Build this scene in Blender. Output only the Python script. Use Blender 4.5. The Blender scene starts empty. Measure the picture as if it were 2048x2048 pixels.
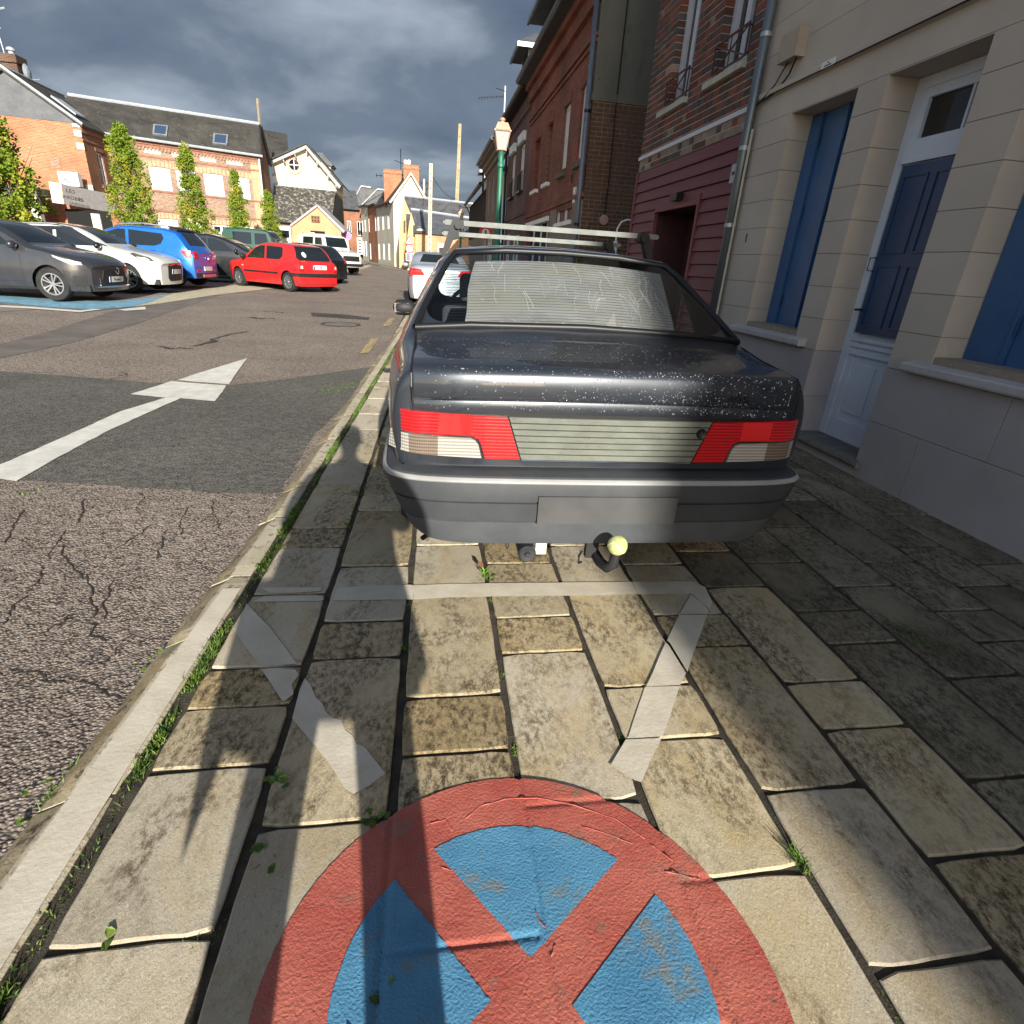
import bpy, bmesh, math, random
from mathutils import Vector, Matrix
R = math.radians
random.seed(7)
scene = bpy.context.scene
col = scene.collection

# ---------------------------------------------------------------- camera
EYE = 1.29
FPX = 1118.4                     # focal length in pixels of the 2048 px photograph
PITCH, ROLL, HEAD = 0.4167, 0.0633, 0.1649
def _mat3():
    cp, sp, cr, sr = math.cos(PITCH), math.sin(PITCH), math.cos(ROLL), math.sin(ROLL)
    R0 = Matrix(((1, 0, 0), (0, 0, -1), (0, 1, 0)))
    Rx = Matrix(((1, 0, 0), (0, cp, -sp), (0, sp, cp)))
    Rz = Matrix(((cr, -sr, 0), (sr, cr, 0), (0, 0, 1)))
    a = -HEAD
    Rw = Matrix(((math.cos(a), -math.sin(a), 0), (math.sin(a), math.cos(a), 0), (0, 0, 1)))
    return Rz @ Rx @ R0 @ Rw.transposed()
W2C = _mat3()
cam = bpy.data.cameras.new('camera'); camo = bpy.data.objects.new('camera', cam); col.objects.link(camo)
cam.sensor_fit = 'HORIZONTAL'; cam.sensor_width = 36; cam.lens = 36 * FPX / 2048
cam.clip_start = 0.01; cam.clip_end = 2000
r0, r1, r2 = W2C[0], W2C[1], W2C[2]
camo.matrix_world = Matrix(((r0[0], -r1[0], -r2[0], 0), (r0[1], -r1[1], -r2[1], 0), (r0[2], -r1[2], -r2[2], EYE), (0, 0, 0, 1)))
scene.camera = camo
def ray(u, v):
    return W2C.transposed() @ Vector((u - 1024, v - 1024, FPX))
def G(u, v, z=0.0):              # measured photograph point -> ground plane
    d = ray(u, v); t = (z - EYE) / d.z
    return (d.x * t, d.y * t)

# ---------------------------------------------------------------- world, sun, exposure
SUN_A, SUN_T = 0.11, 0.36        # drift to the left and drop per metre of travel up the street
SUN_EL = math.atan(SUN_T / math.hypot(1, SUN_A))
world = bpy.data.worlds.new('World'); scene.world = world; world.use_nodes = True
def build_world():
    nt = world.node_tree; N = nt.nodes; L = nt.links; N.clear()
    out = N.new('ShaderNodeOutputWorld')
    sky = N.new('ShaderNodeTexSky'); sky.sky_type = 'NISHITA'; sky.sun_disc = False
    sky.sun_elevation = SUN_EL; sky.sun_rotation = math.pi - math.atan(SUN_A)
    b1 = N.new('ShaderNodeBackground'); b1.inputs[1].default_value = 0.12
    L.new(sky.outputs[0], b1.inputs[0])
    tc = N.new('ShaderNodeTexCoord')
    # clouds on a far flat layer: direction / (height + small)
    sep = N.new('ShaderNodeSeparateXYZ'); L.new(tc.outputs['Generated'], sep.inputs[0])
    ab = N.new('ShaderNodeMath'); ab.operation = 'ABSOLUTE'; L.new(sep.outputs[2], ab.inputs[0])
    ad = N.new('ShaderNodeMath'); ad.operation = 'ADD'; ad.inputs[1].default_value = 0.22; L.new(ab.outputs[0], ad.inputs[0])
    cx = N.new('ShaderNodeMath'); cx.operation = 'DIVIDE'; L.new(sep.outputs[0], cx.inputs[0]); L.new(ad.outputs[0], cx.inputs[1])
    cy = N.new('ShaderNodeMath'); cy.operation = 'DIVIDE'; L.new(sep.outputs[1], cy.inputs[0]); L.new(ad.outputs[0], cy.inputs[1])
    cmb = N.new('ShaderNodeCombineXYZ'); L.new(cx.outputs[0], cmb.inputs[0]); L.new(cy.outputs[0], cmb.inputs[1])
    cmb.inputs[2].default_value = 3.7
    n1 = N.new('ShaderNodeTexNoise'); n1.inputs['Scale'].default_value = 1.7; n1.inputs['Detail'].default_value = 7
    n1.inputs['Roughness'].default_value = 0.5; n1.inputs['Distortion'].default_value = 0.25
    L.new(cmb.outputs[0], n1.inputs['Vector'])
    n2 = N.new('ShaderNodeTexNoise'); n2.inputs['Scale'].default_value = 0.5; n2.inputs['Detail'].default_value = 3
    L.new(cmb.outputs[0], n2.inputs['Vector'])
    ramp = N.new('ShaderNodeValToRGB'); cr = ramp.color_ramp
    cr.elements[0].position = 0.38; cr.elements[0].color = (0.085, 0.118, 0.182, 1)
    cr.elements[1].position = 0.62; cr.elements[1].color = (0.43, 0.49, 0.57, 1)
    e = cr.elements.new(0.5); e.color = (0.165, 0.205, 0.275, 1)
    mixn = N.new('ShaderNodeMath'); mixn.operation = 'MULTIPLY_ADD'; mixn.inputs[1].default_value = 0.6
    L.new(n1.outputs[0], mixn.inputs[0])
    m2 = N.new('ShaderNodeMath'); m2.operation = 'MULTIPLY'; m2.inputs[1].default_value = 0.4
    L.new(n2.outputs[0], m2.inputs[0]); L.new(m2.outputs[0], mixn.inputs[2])
    L.new(mixn.outputs[0], ramp.inputs[0])
    b2 = N.new('ShaderNodeBackground'); b2.inputs[1].default_value = CLOUD
    L.new(ramp.outputs[0], b2.inputs[0])
    mx = N.new('ShaderNodeMixShader')
    # a bank of cloud up the street, clearing towards the sun behind the viewer
    mr = N.new('ShaderNodeMapRange'); mr.interpolation_type = 'SMOOTHSTEP'; mr.inputs['From Min'].default_value = -0.60; mr.inputs['From Max'].default_value = 0.25; mr.inputs['To Min'].default_value = 0.25; mr.inputs['To Max'].default_value = 0.96
    L.new(sep.outputs[1], mr.inputs[0]); L.new(mr.outputs[0], mx.inputs[0])
    L.new(b1.outputs[0], mx.inputs[1]); L.new(b2.outputs[0], mx.inputs[2]); L.new(mx.outputs[0], out.inputs[0])
CLOUD = 0.44
build_world()
sun = bpy.data.lights.new('sun', 'SUN'); suno = bpy.data.objects.new('sun', sun); col.objects.link(suno)
sun.energy = 5.0; sun.angle = R(0.55); sun.color = (1.0, 0.95, 0.85)
suno.rotation_euler = Vector((-SUN_A, 1, -SUN_T)).to_track_quat('-Z', 'Y').to_euler()
suno.location = (0, 0, 30)
scene.view_settings.view_transform = 'Standard'; scene.view_settings.look = 'None'
scene.view_settings.gamma = 1.0; scene.view_settings.use_curve_mapping = False
scene.view_settings.exposure = 1.05

# ---------------------------------------------------------------- helpers
class MB:
    def __init__(s): s.v = []; s.f = []
    def add(s, vs, fs):
        o = len(s.v); s.v += [tuple(p) for p in vs]; s.f += [tuple(i + o for i in f) for f in fs]; return s
    def box(s, x0, x1, y0, y1, z0, z1, M=None):
        vs = [(x0, y0, z0), (x1, y0, z0), (x1, y1, z0), (x0, y1, z0), (x0, y0, z1), (x1, y0, z1), (x1, y1, z1), (x0, y1, z1)]
        if M is not None: vs = [M @ Vector(p) for p in vs]
        return s.add(vs, [(3, 2, 1, 0), (4, 5, 6, 7), (0, 1, 5, 4), (1, 2, 6, 5), (2, 3, 7, 6), (3, 0, 4, 7)])
    def prism(s, pts, z0, z1):   # pts counter-clockwise
        n = len(pts)
        vs = [(p[0], p[1], z0) for p in pts] + [(p[0], p[1], z1) for p in pts]
        return s.add(vs, [tuple(range(n - 1, -1, -1)), tuple(range(n, 2 * n))] + [(i, (i + 1) % n, n + (i + 1) % n, n + i) for i in range(n)])
    def extr(s, pts, d):         # any 3-d outline pushed along d
        n = len(pts); d = Vector(d)
        vs = [Vector(p) for p in pts]; vs = vs + [p + d for p in vs]
        return s.add(vs, [tuple(range(n - 1, -1, -1)), tuple(range(n, 2 * n))] + [(i, (i + 1) % n, n + (i + 1) % n, n + i) for i in range(n)])
    def tube(s, path, r, n=8, caps=True):
        path = [Vector(p) for p in path]; rs = r if isinstance(r, (list, tuple)) else [r] * len(path)
        o = len(s.v); up = None
        for i, p in enumerate(path):
            a = path[max(i - 1, 0)]; b = path[min(i + 1, len(path) - 1)]; t = (b - a).normalized()
            if up is None:
                up = Vector((0, 0, 1)) if abs(t.z) < 0.9 else Vector((0, 1, 0))
            u = t.cross(up).normalized(); w = u.cross(t)
            for k in range(n):
                an = 2 * math.pi * k / n
                s.v.append(tuple(p + (u * math.cos(an) + w * math.sin(an)) * rs[i]))
        for i in range(len(path) - 1):
            for k in range(n):
                k2 = (k + 1) % n
                s.f.append((o + i * n + k, o + i * n + k2, o + (i + 1) * n + k2, o + (i + 1) * n + k))
        if caps:
            s.f.append(tuple(o + k for k in range(n - 1, -1, -1))); e = o + (len(path) - 1) * n
            s.f.append(tuple(e + k for k in range(n)))
        return s
    def lathe(s, prof, c=(0, 0, 0), axis='z', n=24):   # prof: (radius, height)
        o = len(s.v)
        for r, hgt in prof:
            for k in range(n):
                a = 2 * math.pi * k / n; p = (r * math.cos(a), r * math.sin(a), hgt)
                if axis == 'y': p = (p[0], p[2], p[1])
                if axis == 'x': p = (p[2], p[0], p[1])
                s.v.append((c[0] + p[0], c[1] + p[1], c[2] + p[2]))
        for i in range(len(prof) - 1):
            for k in range(n):
                k2 = (k + 1) % n
                s.f.append((o + i * n + k, o + i * n + k2, o + (i + 1) * n + k2, o + (i + 1) * n + k))
        return s
    def build(s, name, mat, parent=None, smooth=False, angle=None, label=None):
        me = bpy.data.meshes.new(name); me.from_pydata(s.v, [], s.f); me.update()
        if mat: me.materials.append(mat)
        if smooth:
            for p in me.polygons: p.use_smooth = True
            if angle: me.set_sharp_from_angle(angle=R(angle))
        o = bpy.data.objects.new(name, me); col.objects.link(o)
        if parent: o.parent = parent
        if label: o['label'] = label
        return o
def tag(o, label, cat, group=None, kind=None):
    o['label'] = label; o['category'] = cat
    if group: o['group'] = group
    if kind: o['kind'] = kind
    return o
def thing(name, label, cat, loc=(0, 0, 0), rz=0, group=None):
    o = bpy.data.objects.new(name, None); col.objects.link(o); o.empty_display_size = 0.1
    o.location = loc; o.rotation_euler = (0, 0, rz)
    return tag(o, label, cat, group)
def structure(o, label=None):
    o['kind'] = 'structure'
    if label: o['label'] = label
    return o
def stuff(o, label=None):
    o['kind'] = 'stuff'
    if label: o['label'] = label
    return o
def copy_tree(o, parent=None):
    kids = list(o.children)
    c = o.copy(); col.objects.link(c); c.parent = parent
    for ch in kids: copy_tree(ch, c)
    return c
def inst(o, parent, M, name=None):  # another object on the same mesh
    c = bpy.data.objects.new(name or o.name, o.data if hasattr(o, 'data') else o); col.objects.link(c)
    c.parent = parent; c.matrix_local = M; return c
def text_obj(txt, size, mat, parent, M, name='lettering', ext=0.002, align='CENTER', sx=1.0):
    cu = bpy.data.curves.new(name, 'FONT'); cu.body = txt; cu.size = size; cu.extrude = ext; cu.align_x = align; cu.align_y = 'CENTER'
    cu.resolution_u = 2
    t = bpy.data.objects.new(name, cu); col.objects.link(t)
    bpy.context.view_layer.update()
    me = bpy.data.meshes.new_from_object(t.evaluated_get(bpy.context.evaluated_depsgraph_get()))
    bpy.data.objects.remove(t); me.materials.clear(); me.materials.append(mat)
    o = bpy.data.objects.new(name, me); col.objects.link(o); o.parent = parent
    o.matrix_local = M @ Matrix.Diagonal((sx, 1, 1, 1)); return o
def face_matrix(origin, right, up):
    r = Vector(right).normalized(); u = Vector(up).normalized(); n = r.cross(u)
    return Matrix(((r.x, u.x, n.x, origin[0]), (r.y, u.y, n.y, origin[1]), (r.z, u.z, n.z, origin[2]), (0, 0, 0, 1)))

# ---------------------------------------------------------------- materials
def newmat(name):
    m = bpy.data.materials.new(name); m.use_nodes = True
    nt = m.node_tree; b = nt.nodes['Principled BSDF']; return m, nt, nt.nodes, nt.links, b
def plain(name, c, rough=0.6, metal=0.0, spec=0.5, coat=0.0, trans=0.0, emis=None, ior=1.45):
    m, nt, N, L, b = newmat(name)
    b.inputs['Base Color'].default_value = (*c, 1); b.inputs['Roughness'].default_value = rough
    b.inputs['Metallic'].default_value = metal; b.inputs['Specular IOR Level'].default_value = spec
    b.inputs['Coat Weight'].default_value = coat; b.inputs['Transmission Weight'].default_value = trans; b.inputs['IOR'].default_value = ior
    return m
def noisy(name, c1, c2, scale=6, rough=0.8, bump=0.3, bscale=60, dist=0.004, speck=None, speck_scale=40, speck_t=0.62, rand=0.0, stretch=None, metal=0.0, detail=6, obj=False, spec=0.4, c3=None, s3=1.5):
    """two tones mixed by noise, optional dark specks, fine bump, optional per-object tone"""
    m, nt, N, L, b = newmat(name)
    if obj:
        tc = N.new('ShaderNodeTexCoord'); src = tc.outputs['Object']
    else:
        g = N.new('ShaderNodeNewGeometry'); src = g.outputs['Position']
    if stretch:
        mp = N.new('ShaderNodeMapping'); mp.inputs['Scale'].default_value = stretch[:3]
        if len(stretch) > 3: mp.inputs['Rotation'].default_value = (0, 0, stretch[3])
        L.new(src, mp.inputs[0]); src = mp.outputs[0]
    n = N.new('ShaderNodeTexNoise'); n.inputs['Scale'].default_value = scale; n.inputs['Detail'].default_value = detail; n.inputs['Roughness'].default_value = 0.6
    L.new(src, n.inputs['Vector'])
    rp = N.new('ShaderNodeValToRGB'); rp.color_ramp.elements[0].position = 0.36; rp.color_ramp.elements[1].position = 0.64
    rp.color_ramp.elements[0].color = (*c1, 1); rp.color_ramp.elements[1].color = (*c2, 1)
    L.new(n.outputs[0], rp.inputs[0]); colr = rp.outputs[0]
    if c3:
        n3 = N.new('ShaderNodeTexNoise'); n3.inputs['Scale'].default_value = s3; n3.inputs['Detail'].default_value = 4; L.new(src, n3.inputs['Vector'])
        r3 = N.new('ShaderNodeValToRGB'); r3.color_ramp.elements[0].position = 0.5; r3.color_ramp.elements[1].position = 0.66; L.new(n3.outputs[0], r3.inputs[0])
        mx = N.new('ShaderNodeMixRGB'); L.new(r3.outputs[0], mx.inputs[0]); L.new(colr, mx.inputs[1]); mx.inputs[2].default_value = (*c3, 1); colr = mx.outputs[0]
    if speck:
        s = N.new('ShaderNodeTexNoise'); s.inputs['Scale'].default_value = speck_scale; s.inputs['Detail'].default_value = 5; s.inputs['Roughness'].default_value = 0.75
        L.new(src, s.inputs['Vector'])
        r2_ = N.new('ShaderNodeValToRGB'); r2_.color_ramp.elements[0].position = speck_t; r2_.color_ramp.elements[1].position = min(speck_t + 0.09, 1)
        L.new(s.outputs[0], r2_.inputs[0])
        mx = N.new('ShaderNodeMixRGB'); L.new(r2_.outputs[0], mx.inputs[0]); L.new(colr, mx.inputs[1]); mx.inputs[2].default_value = (*speck, 1); colr = mx.outputs[0]
    if rand:
        oi = N.new('ShaderNodeObjectInfo'); mr = N.new('ShaderNodeMapRange'); mr.inputs['To Min'].default_value = 1 - rand; mr.inputs['To Max'].default_value = 1 + rand * 0.8
        L.new(oi.outputs['Random'], mr.inputs[0])
        hs = N.new('ShaderNodeHueSaturation'); L.new(mr.outputs[0], hs.inputs['Value']); L.new(colr, hs.inputs['Color']); colr = hs.outputs[0]
    L.new(colr, b.inputs['Base Color'])
    b.inputs['Roughness'].default_value = rough; b.inputs['Metallic'].default_value = metal; b.inputs['Specular IOR Level'].default_value = spec
    if bump:
        bn = N.new('ShaderNodeTexNoise'); bn.inputs['Scale'].default_value = bscale; bn.inputs['Detail'].default_value = 8; bn.inputs['Roughness'].default_value = 0.7
        L.new(src, bn.inputs['Vector'])
        bp = N.new('ShaderNodeBump'); bp.inputs['Strength'].default_value = bump; bp.inputs['Distance'].default_value = dist
        L.new(bn.outputs[0], bp.inputs['Height']); L.new(bp.outputs[0], b.inputs['Normal'])
    return m
def brickmat(name, c1, c2, mortar, axis='xz', scale=1.0, bw=0.22, bh=0.065, ms=0.012, vary=0.25, bump=0.6, squash=0.5):
    """far masonry whose single bricks are a few pixels at most"""
    m, nt, N, L, b = newmat(name)
    g = N.new('ShaderNodeNewGeometry'); sp = N.new('ShaderNodeSeparateXYZ'); L.new(g.outputs['Position'], sp.inputs[0])
    cb = N.new('ShaderNodeCombineXYZ')
    if axis == 'xz': L.new(sp.outputs[0], cb.inputs[0])
    elif axis == 'yz': L.new(sp.outputs[1], cb.inputs[0])
    else:
        a = N.new('ShaderNodeMath'); a.operation = 'ADD'; L.new(sp.outputs[0], a.inputs[0]); L.new(sp.outputs[1], a.inputs[1]); L.new(a.outputs[0], cb.inputs[0])
    L.new(sp.outputs[2], cb.inputs[1])
    bt = N.new('ShaderNodeTexBrick'); bt.inputs['Color1'].default_value = (*c1, 1); bt.inputs['Color2'].default_value = (*c2, 1); bt.inputs['Mortar'].default_value = (*mortar, 1)
    bt.inputs['Scale'].default_value = 1; bt.inputs['Mortar Size'].default_value = ms; bt.inputs['Brick Width'].default_value = bw; bt.inputs['Row Height'].default_value = bh
    L.new(cb.outputs[0], bt.inputs['Vector'])
    n = N.new('ShaderNodeTexNoise'); n.inputs['Scale'].default_value = 0.8; n.inputs['Detail'].default_value = 8; L.new(g.outputs['Position'], n.inputs['Vector'])
    mr = N.new('ShaderNodeMapRange'); mr.inputs['From Min'].default_value = 0.3; mr.inputs['From Max'].default_value = 0.7; mr.inputs['To Min'].default_value = 1 - vary; mr.inputs['To Max'].default_value = 1 + vary
    L.new(n.outputs[0], mr.inputs[0])
    hs = N.new('ShaderNodeHueSaturation'); L.new(mr.outputs[0], hs.inputs['Value']); L.new(bt.outputs[0], hs.inputs['Color']); L.new(hs.outputs[0], b.inputs['Base Color'])
    b.inputs['Roughness'].default_value = 0.9; b.inputs['Specular IOR Level'].default_value = 0.2
    bp = N.new('ShaderNodeBump'); bp.inputs['Strength'].default_value = bump; bp.inputs['Distance'].default_value = 0.006; bp.invert = True
    L.new(bt.outputs['Fac'], bp.inputs['Height']); L.new(bp.outputs[0], b.inputs['Normal'])
    return m
def glassmat(name, tint=(0.8, 0.85, 0.85), alpha=0.5, rough=0.02, dust=0.0):
    m, nt, N, L, b = newmat(name)
    N.remove(b); out = N['Material Output']
    tr = N.new('ShaderNodeBsdfTransparent'); tr.inputs[0].default_value = (*tint, 1)
    gl = N.new('ShaderNodeBsdfGlossy'); gl.inputs['Roughness'].default_value = rough
    lw = N.new('ShaderNodeLayerWeight'); lw.inputs[0].default_value = .5; pw = N.new('ShaderNodeMath'); pw.operation = 'POWER'; L.new(lw.outputs['Facing'], pw.inputs[0]); pw.inputs[1].default_value = 4.5; fr = N.new('ShaderNodeMath'); fr.operation = 'MULTIPLY_ADD'; L.new(pw.outputs[0], fr.inputs[0]); fr.inputs[1].default_value = .9; fr.inputs[2].default_value = .045
    mx = N.new('ShaderNodeMixShader'); L.new(fr.outputs[0], mx.inputs[0]); L.new(tr.outputs[0], mx.inputs[1]); L.new(gl.outputs[0], mx.inputs[2]); last = mx
    if dust:
        df = N.new('ShaderNodeBsdfDiffuse'); df.inputs[0].default_value = (0.5, 0.48, 0.44, 1)
        g = N.new('ShaderNodeNewGeometry'); n = N.new('ShaderNodeTexNoise'); n.inputs['Scale'].default_value = 9; n.inputs['Detail'].default_value = 6; L.new(g.outputs['Position'], n.inputs['Vector'])
        mr = N.new('ShaderNodeMapRange'); mr.inputs['From Min'].default_value = 0.35; mr.inputs['From Max'].default_value = 0.75; mr.inputs['To Min'].default_value = 0.0; mr.inputs['To Max'].default_value = dust * 2; L.new(n.outputs[0], mr.inputs[0])
        m2 = N.new('ShaderNodeMixShader'); L.new(mr.outputs[0], m2.inputs[0]); L.new(mx.outputs[0], m2.inputs[1]); L.new(df.outputs[0], m2.inputs[2]); last = m2
    L.new(last.outputs[0], out.inputs[0])
    return m
def paint(name, c, flake=0.25, rough=0.32, dirt=0.12):
    m, nt, N, L, b = newmat(name)
    g = N.new('ShaderNodeNewGeometry'); n = N.new('ShaderNodeTexNoise'); n.inputs['Scale'].default_value = 5; n.inputs['Detail'].default_value = 8; L.new(g.outputs['Position'], n.inputs['Vector'])
    rp = N.new('ShaderNodeValToRGB'); rp.color_ramp.elements[0].position = 0.5; rp.color_ramp.elements[1].position = 0.8
    rp.color_ramp.elements[0].color = (*c, 1); rp.color_ramp.elements[1].color = (*[x * (1 - dirt) + 0.18 * dirt for x in c], 1)
    L.new(n.outputs[0], rp.inputs[0]); L.new(rp.outputs[0], b.inputs['Base Color'])
    mr = N.new('ShaderNodeMapRange'); mr.inputs['To Min'].default_value = rough - 0.05; mr.inputs['To Max'].default_value = rough + 0.12; L.new(n.outputs[0], mr.inputs[0]); L.new(mr.outputs[0], b.inputs['Roughness'])
    b.inputs['Metallic'].default_value = flake; b.inputs['Coat Weight'].default_value = 0.8; b.inputs['Coat Roughness'].default_value = 0.05
    return m

def aggregate(name, c1, c2, dark, scale, big1, rough=.9, dist=.006, strength=.9):
    """asphalt: every stone its own tone, dark binder between, worn patches"""
    m, nt, N, L, b = newmat(name); g = N.new('ShaderNodeNewGeometry')
    v = N.new('ShaderNodeTexVoronoi'); v.inputs['Scale'].default_value = scale; L.new(g.outputs['Position'], v.inputs['Vector'])
    sp = N.new('ShaderNodeSeparateColor'); L.new(v.outputs['Color'], sp.inputs[0])
    mx = N.new('ShaderNodeMixRGB'); L.new(sp.outputs[0], mx.inputs[0]); mx.inputs[1].default_value = (*c1, 1); mx.inputs[2].default_value = (*c2, 1)
    r_ = N.new('ShaderNodeMapRange'); r_.inputs['From Min'].default_value = .42; r_.inputs['From Max'].default_value = .66; L.new(v.outputs['Distance'], r_.inputs[0])
    n2 = N.new('ShaderNodeTexNoise'); n2.inputs['Scale'].default_value = 22; n2.inputs['Detail'].default_value = 6; L.new(g.outputs['Position'], n2.inputs['Vector'])
    ad = N.new('ShaderNodeMath'); ad.operation = 'MULTIPLY'; L.new(r_.outputs[0], ad.inputs[0]); r2_ = N.new('ShaderNodeMapRange'); r2_.inputs['From Min'].default_value = .35; r2_.inputs['From Max'].default_value = .6; r2_.inputs['To Min'].default_value = .35; L.new(n2.outputs[0], r2_.inputs[0]); L.new(r2_.outputs[0], ad.inputs[1])
    m2 = N.new('ShaderNodeMixRGB'); L.new(ad.outputs[0], m2.inputs[0]); L.new(mx.outputs[0], m2.inputs[1]); m2.inputs[2].default_value = (*dark, 1)
    n3 = N.new('ShaderNodeTexNoise'); n3.inputs['Scale'].default_value = .9; n3.inputs['Detail'].default_value = 7; L.new(g.outputs['Position'], n3.inputs['Vector'])
    r3 = N.new('ShaderNodeMapRange'); r3.inputs['From Min'].default_value = .3; r3.inputs['From Max'].default_value = .7; r3.inputs['To Min'].default_value = 1 - big1; r3.inputs['To Max'].default_value = 1 + big1; L.new(n3.outputs[0], r3.inputs[0])
    hs = N.new('ShaderNodeHueSaturation'); L.new(m2.outputs[0], hs.inputs['Color']); L.new(r3.outputs[0], hs.inputs['Value']); L.new(hs.outputs[0], b.inputs['Base Color'])
    b.inputs['Roughness'].default_value = rough; b.inputs['Specular IOR Level'].default_value = .3
    bp = N.new('ShaderNodeBump'); bp.invert = True; bp.inputs['Strength'].default_value = strength; bp.inputs['Distance'].default_value = dist; L.new(v.outputs['Distance'], bp.inputs['Height'])
    b2 = N.new('ShaderNodeBump'); b2.inputs['Strength'].default_value = .8; b2.inputs['Distance'].default_value = .012; L.new(n2.outputs[0], b2.inputs['Height']); L.new(bp.outputs[0], b2.inputs['Normal']); L.new(b2.outputs[0], b.inputs['Normal'])
    return m

# ================================================================ GROUND, ROAD, PAVEMENT
HS = EYE
PROFILE = [(-60, -0.07), (6, -0.07), (12, 0.02), (16, 0.07), (24, 0.09), (36, 0.2), (50, 0.27), (75, 0.55), (110, 1.25), (200, 3.2), (700, 12)]
def gz(y):
    for (a, za), (b, zb) in zip(PROFILE, PROFILE[1:]):
        if y <= b: return za + (zb - za) * (y - a) / (b - a)
    return PROFILE[-1][1]
M_asph = aggregate('asphalt_worn', (0.175, 0.140, 0.115), (0.37, 0.305, 0.255), (0.055, 0.043, 0.035), 100, .14)
M_asph2 = aggregate('asphalt_patch', (0.070, 0.066, 0.058), (0.20, 0.19, 0.165), (0.032, 0.030, 0.026), 150, .16, dist=.003)
M_asph3 = noisy('asphalt_dark', (0.035, 0.033, 0.030), (0.07, 0.065, 0.058), scale=3, rough=0.85, bump=0.8, bscale=70, dist=0.01, spec=0.3)
M_soil = noisy('soil', (0.035, 0.028, 0.018), (0.075, 0.06, 0.04), scale=12, rough=1, bump=0.8, bscale=120, dist=0.01, speck=(0.16, 0.14, 0.11), speck_scale=160, speck_t=0.64)
M_far = noisy('far_ground', (0.16, 0.14, 0.11), (0.22, 0.19, 0.15), scale=0.3, rough=1)
def sheet(xa, xb, y0, y1, dz, step=2.0):
    """strip of ground between two edge functions"""
    m = MB(); y = y0; rows = []
    while True:
        rows.append(y)
        if y >= y1: break
        y = min(y + step * (1 if y < 60 else 6), y1)
    for y in rows:
        a, b = xa(y), xb(y)
        for k in range(5): m.v.append((a + (b - a) * k / 4, y, gz(y) + dz))
    for i in range(len(rows) - 1):
        for k in range(4):
            q = i * 5 + k; m.f.append((q, q + 1, q + 6, q + 5))
    return m
structure(sheet(lambda y: -400, lambda y: 400, -60, 700, -0.08, 4).build('ground', M_far))
KX0 = lambda y: (-0.601 + 0.0352 * (y / HS - 0.536)) * HS           # grassy joint behind the kerb
KX1 = lambda y: KX0(y) - 0.105 - 0.22 * max(0, min(1, (3.0 - y) / 3)) * 0.35    # kerb arris
KXR = lambda y: KX1(y) - 0.10
road = structure(sheet(lambda y: -60, lambda y: -0.80 + 0.03 * (y - 2) * 0.8 if y < 20 else 0.1 + 0.0 * y, -40, 60, 0.0, 1.0).build('road', M_asph))

# fine cracks of the worn asphalt: thin recessed-looking strips would be geometry; wide ones are built
M_crack = noisy('crack_dirt', (0.012, 0.010, 0.009), (0.05, 0.04, 0.03), scale=30, rough=1)
def ribbon(pts, w, z, jit=0.0):
    m = MB(); n = len(pts)
    for i, p in enumerate(pts):
        a = Vector(pts[max(i - 1, 0)]); b = Vector(pts[min(i + 1, n - 1)]); t = (b - a); t = Vector((t.x, t.y)).normalized(); nn = Vector((-t.y, t.x))
        ww = w * (0.4 + 0.9 * random.random()) if jit else w
        if jit and (i == 0 or i == n - 1): ww = w * 0.1
        for sgn in (-1, 1):
            x, y = p[0] + nn.x * ww * sgn / 2, p[1] + nn.y * ww * sgn / 2
            m.v.append((x, y, (gz(y) if z is None else 0) + (0.003 if z is None else z)))
        if i: m.f.append((2 * i - 2, 2 * i - 1, 2 * i + 1, 2 * i))
    return m
def wander(p0, p1, n, amp):
    out = []; off = 0
    d = Vector(p1) - Vector(p0); nn = Vector((-d.y, d.x)).normalized()
    for i in range(n + 1):
        off += random.uniform(-amp, amp); off *= 0.85
        q = Vector(p0) + d * i / n + nn * off; out.append((q.x, q.y))
    return out
cm = MB()
for a, b in [((135, 1060), (110, 1120)), ((125, 1090), (170, 1160)), ((170, 1150), (180, 1240)), ((300, 1050), (240, 1100)), ((385, 1010), (375, 1070)), ((150, 1230), (80, 1270)), ((170, 1250), (205, 1290)),
             ((20, 1340), (130, 1370)), ((150, 1365), (290, 1400)), ((240, 1290), (190, 1330)), ((40, 1020), (20, 1090)), ((420, 1000), (440, 1060)), ((60, 1190), (10, 1250)), ((290, 985), (275, 1030)), ((170, 1000), (150, 1050)), ((340, 1060), (310, 1120)), ((230, 1160), (215, 1240)), ((90, 1130), (60, 1180))]:
    r_ = ribbon(wander(G(*a, -0.07), G(*b, -0.07), 14, 0.014), random.uniform(.004, .010), None, 1)
    cm.add(r_.v, r_.f)
for a, b, w in [((310, 693), (390, 694), 0.06), ((390, 692), (480, 664), 0.10), ((200, 757), (250, 735), 0.02), ((495, 641), (550, 643), 0.12), ((530, 628), (570, 632), 0.05), ((830, 640), (700, 700), 0.0)]:
    if w: r_ = ribbon(wander(G(*a, -0.02), G(*b, -0.02), 14, 0.10), w, None, 1); cm.add(r_.v, r_.f)
o = cm.build('road_crack', M_crack, road); stuff(o)

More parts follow.
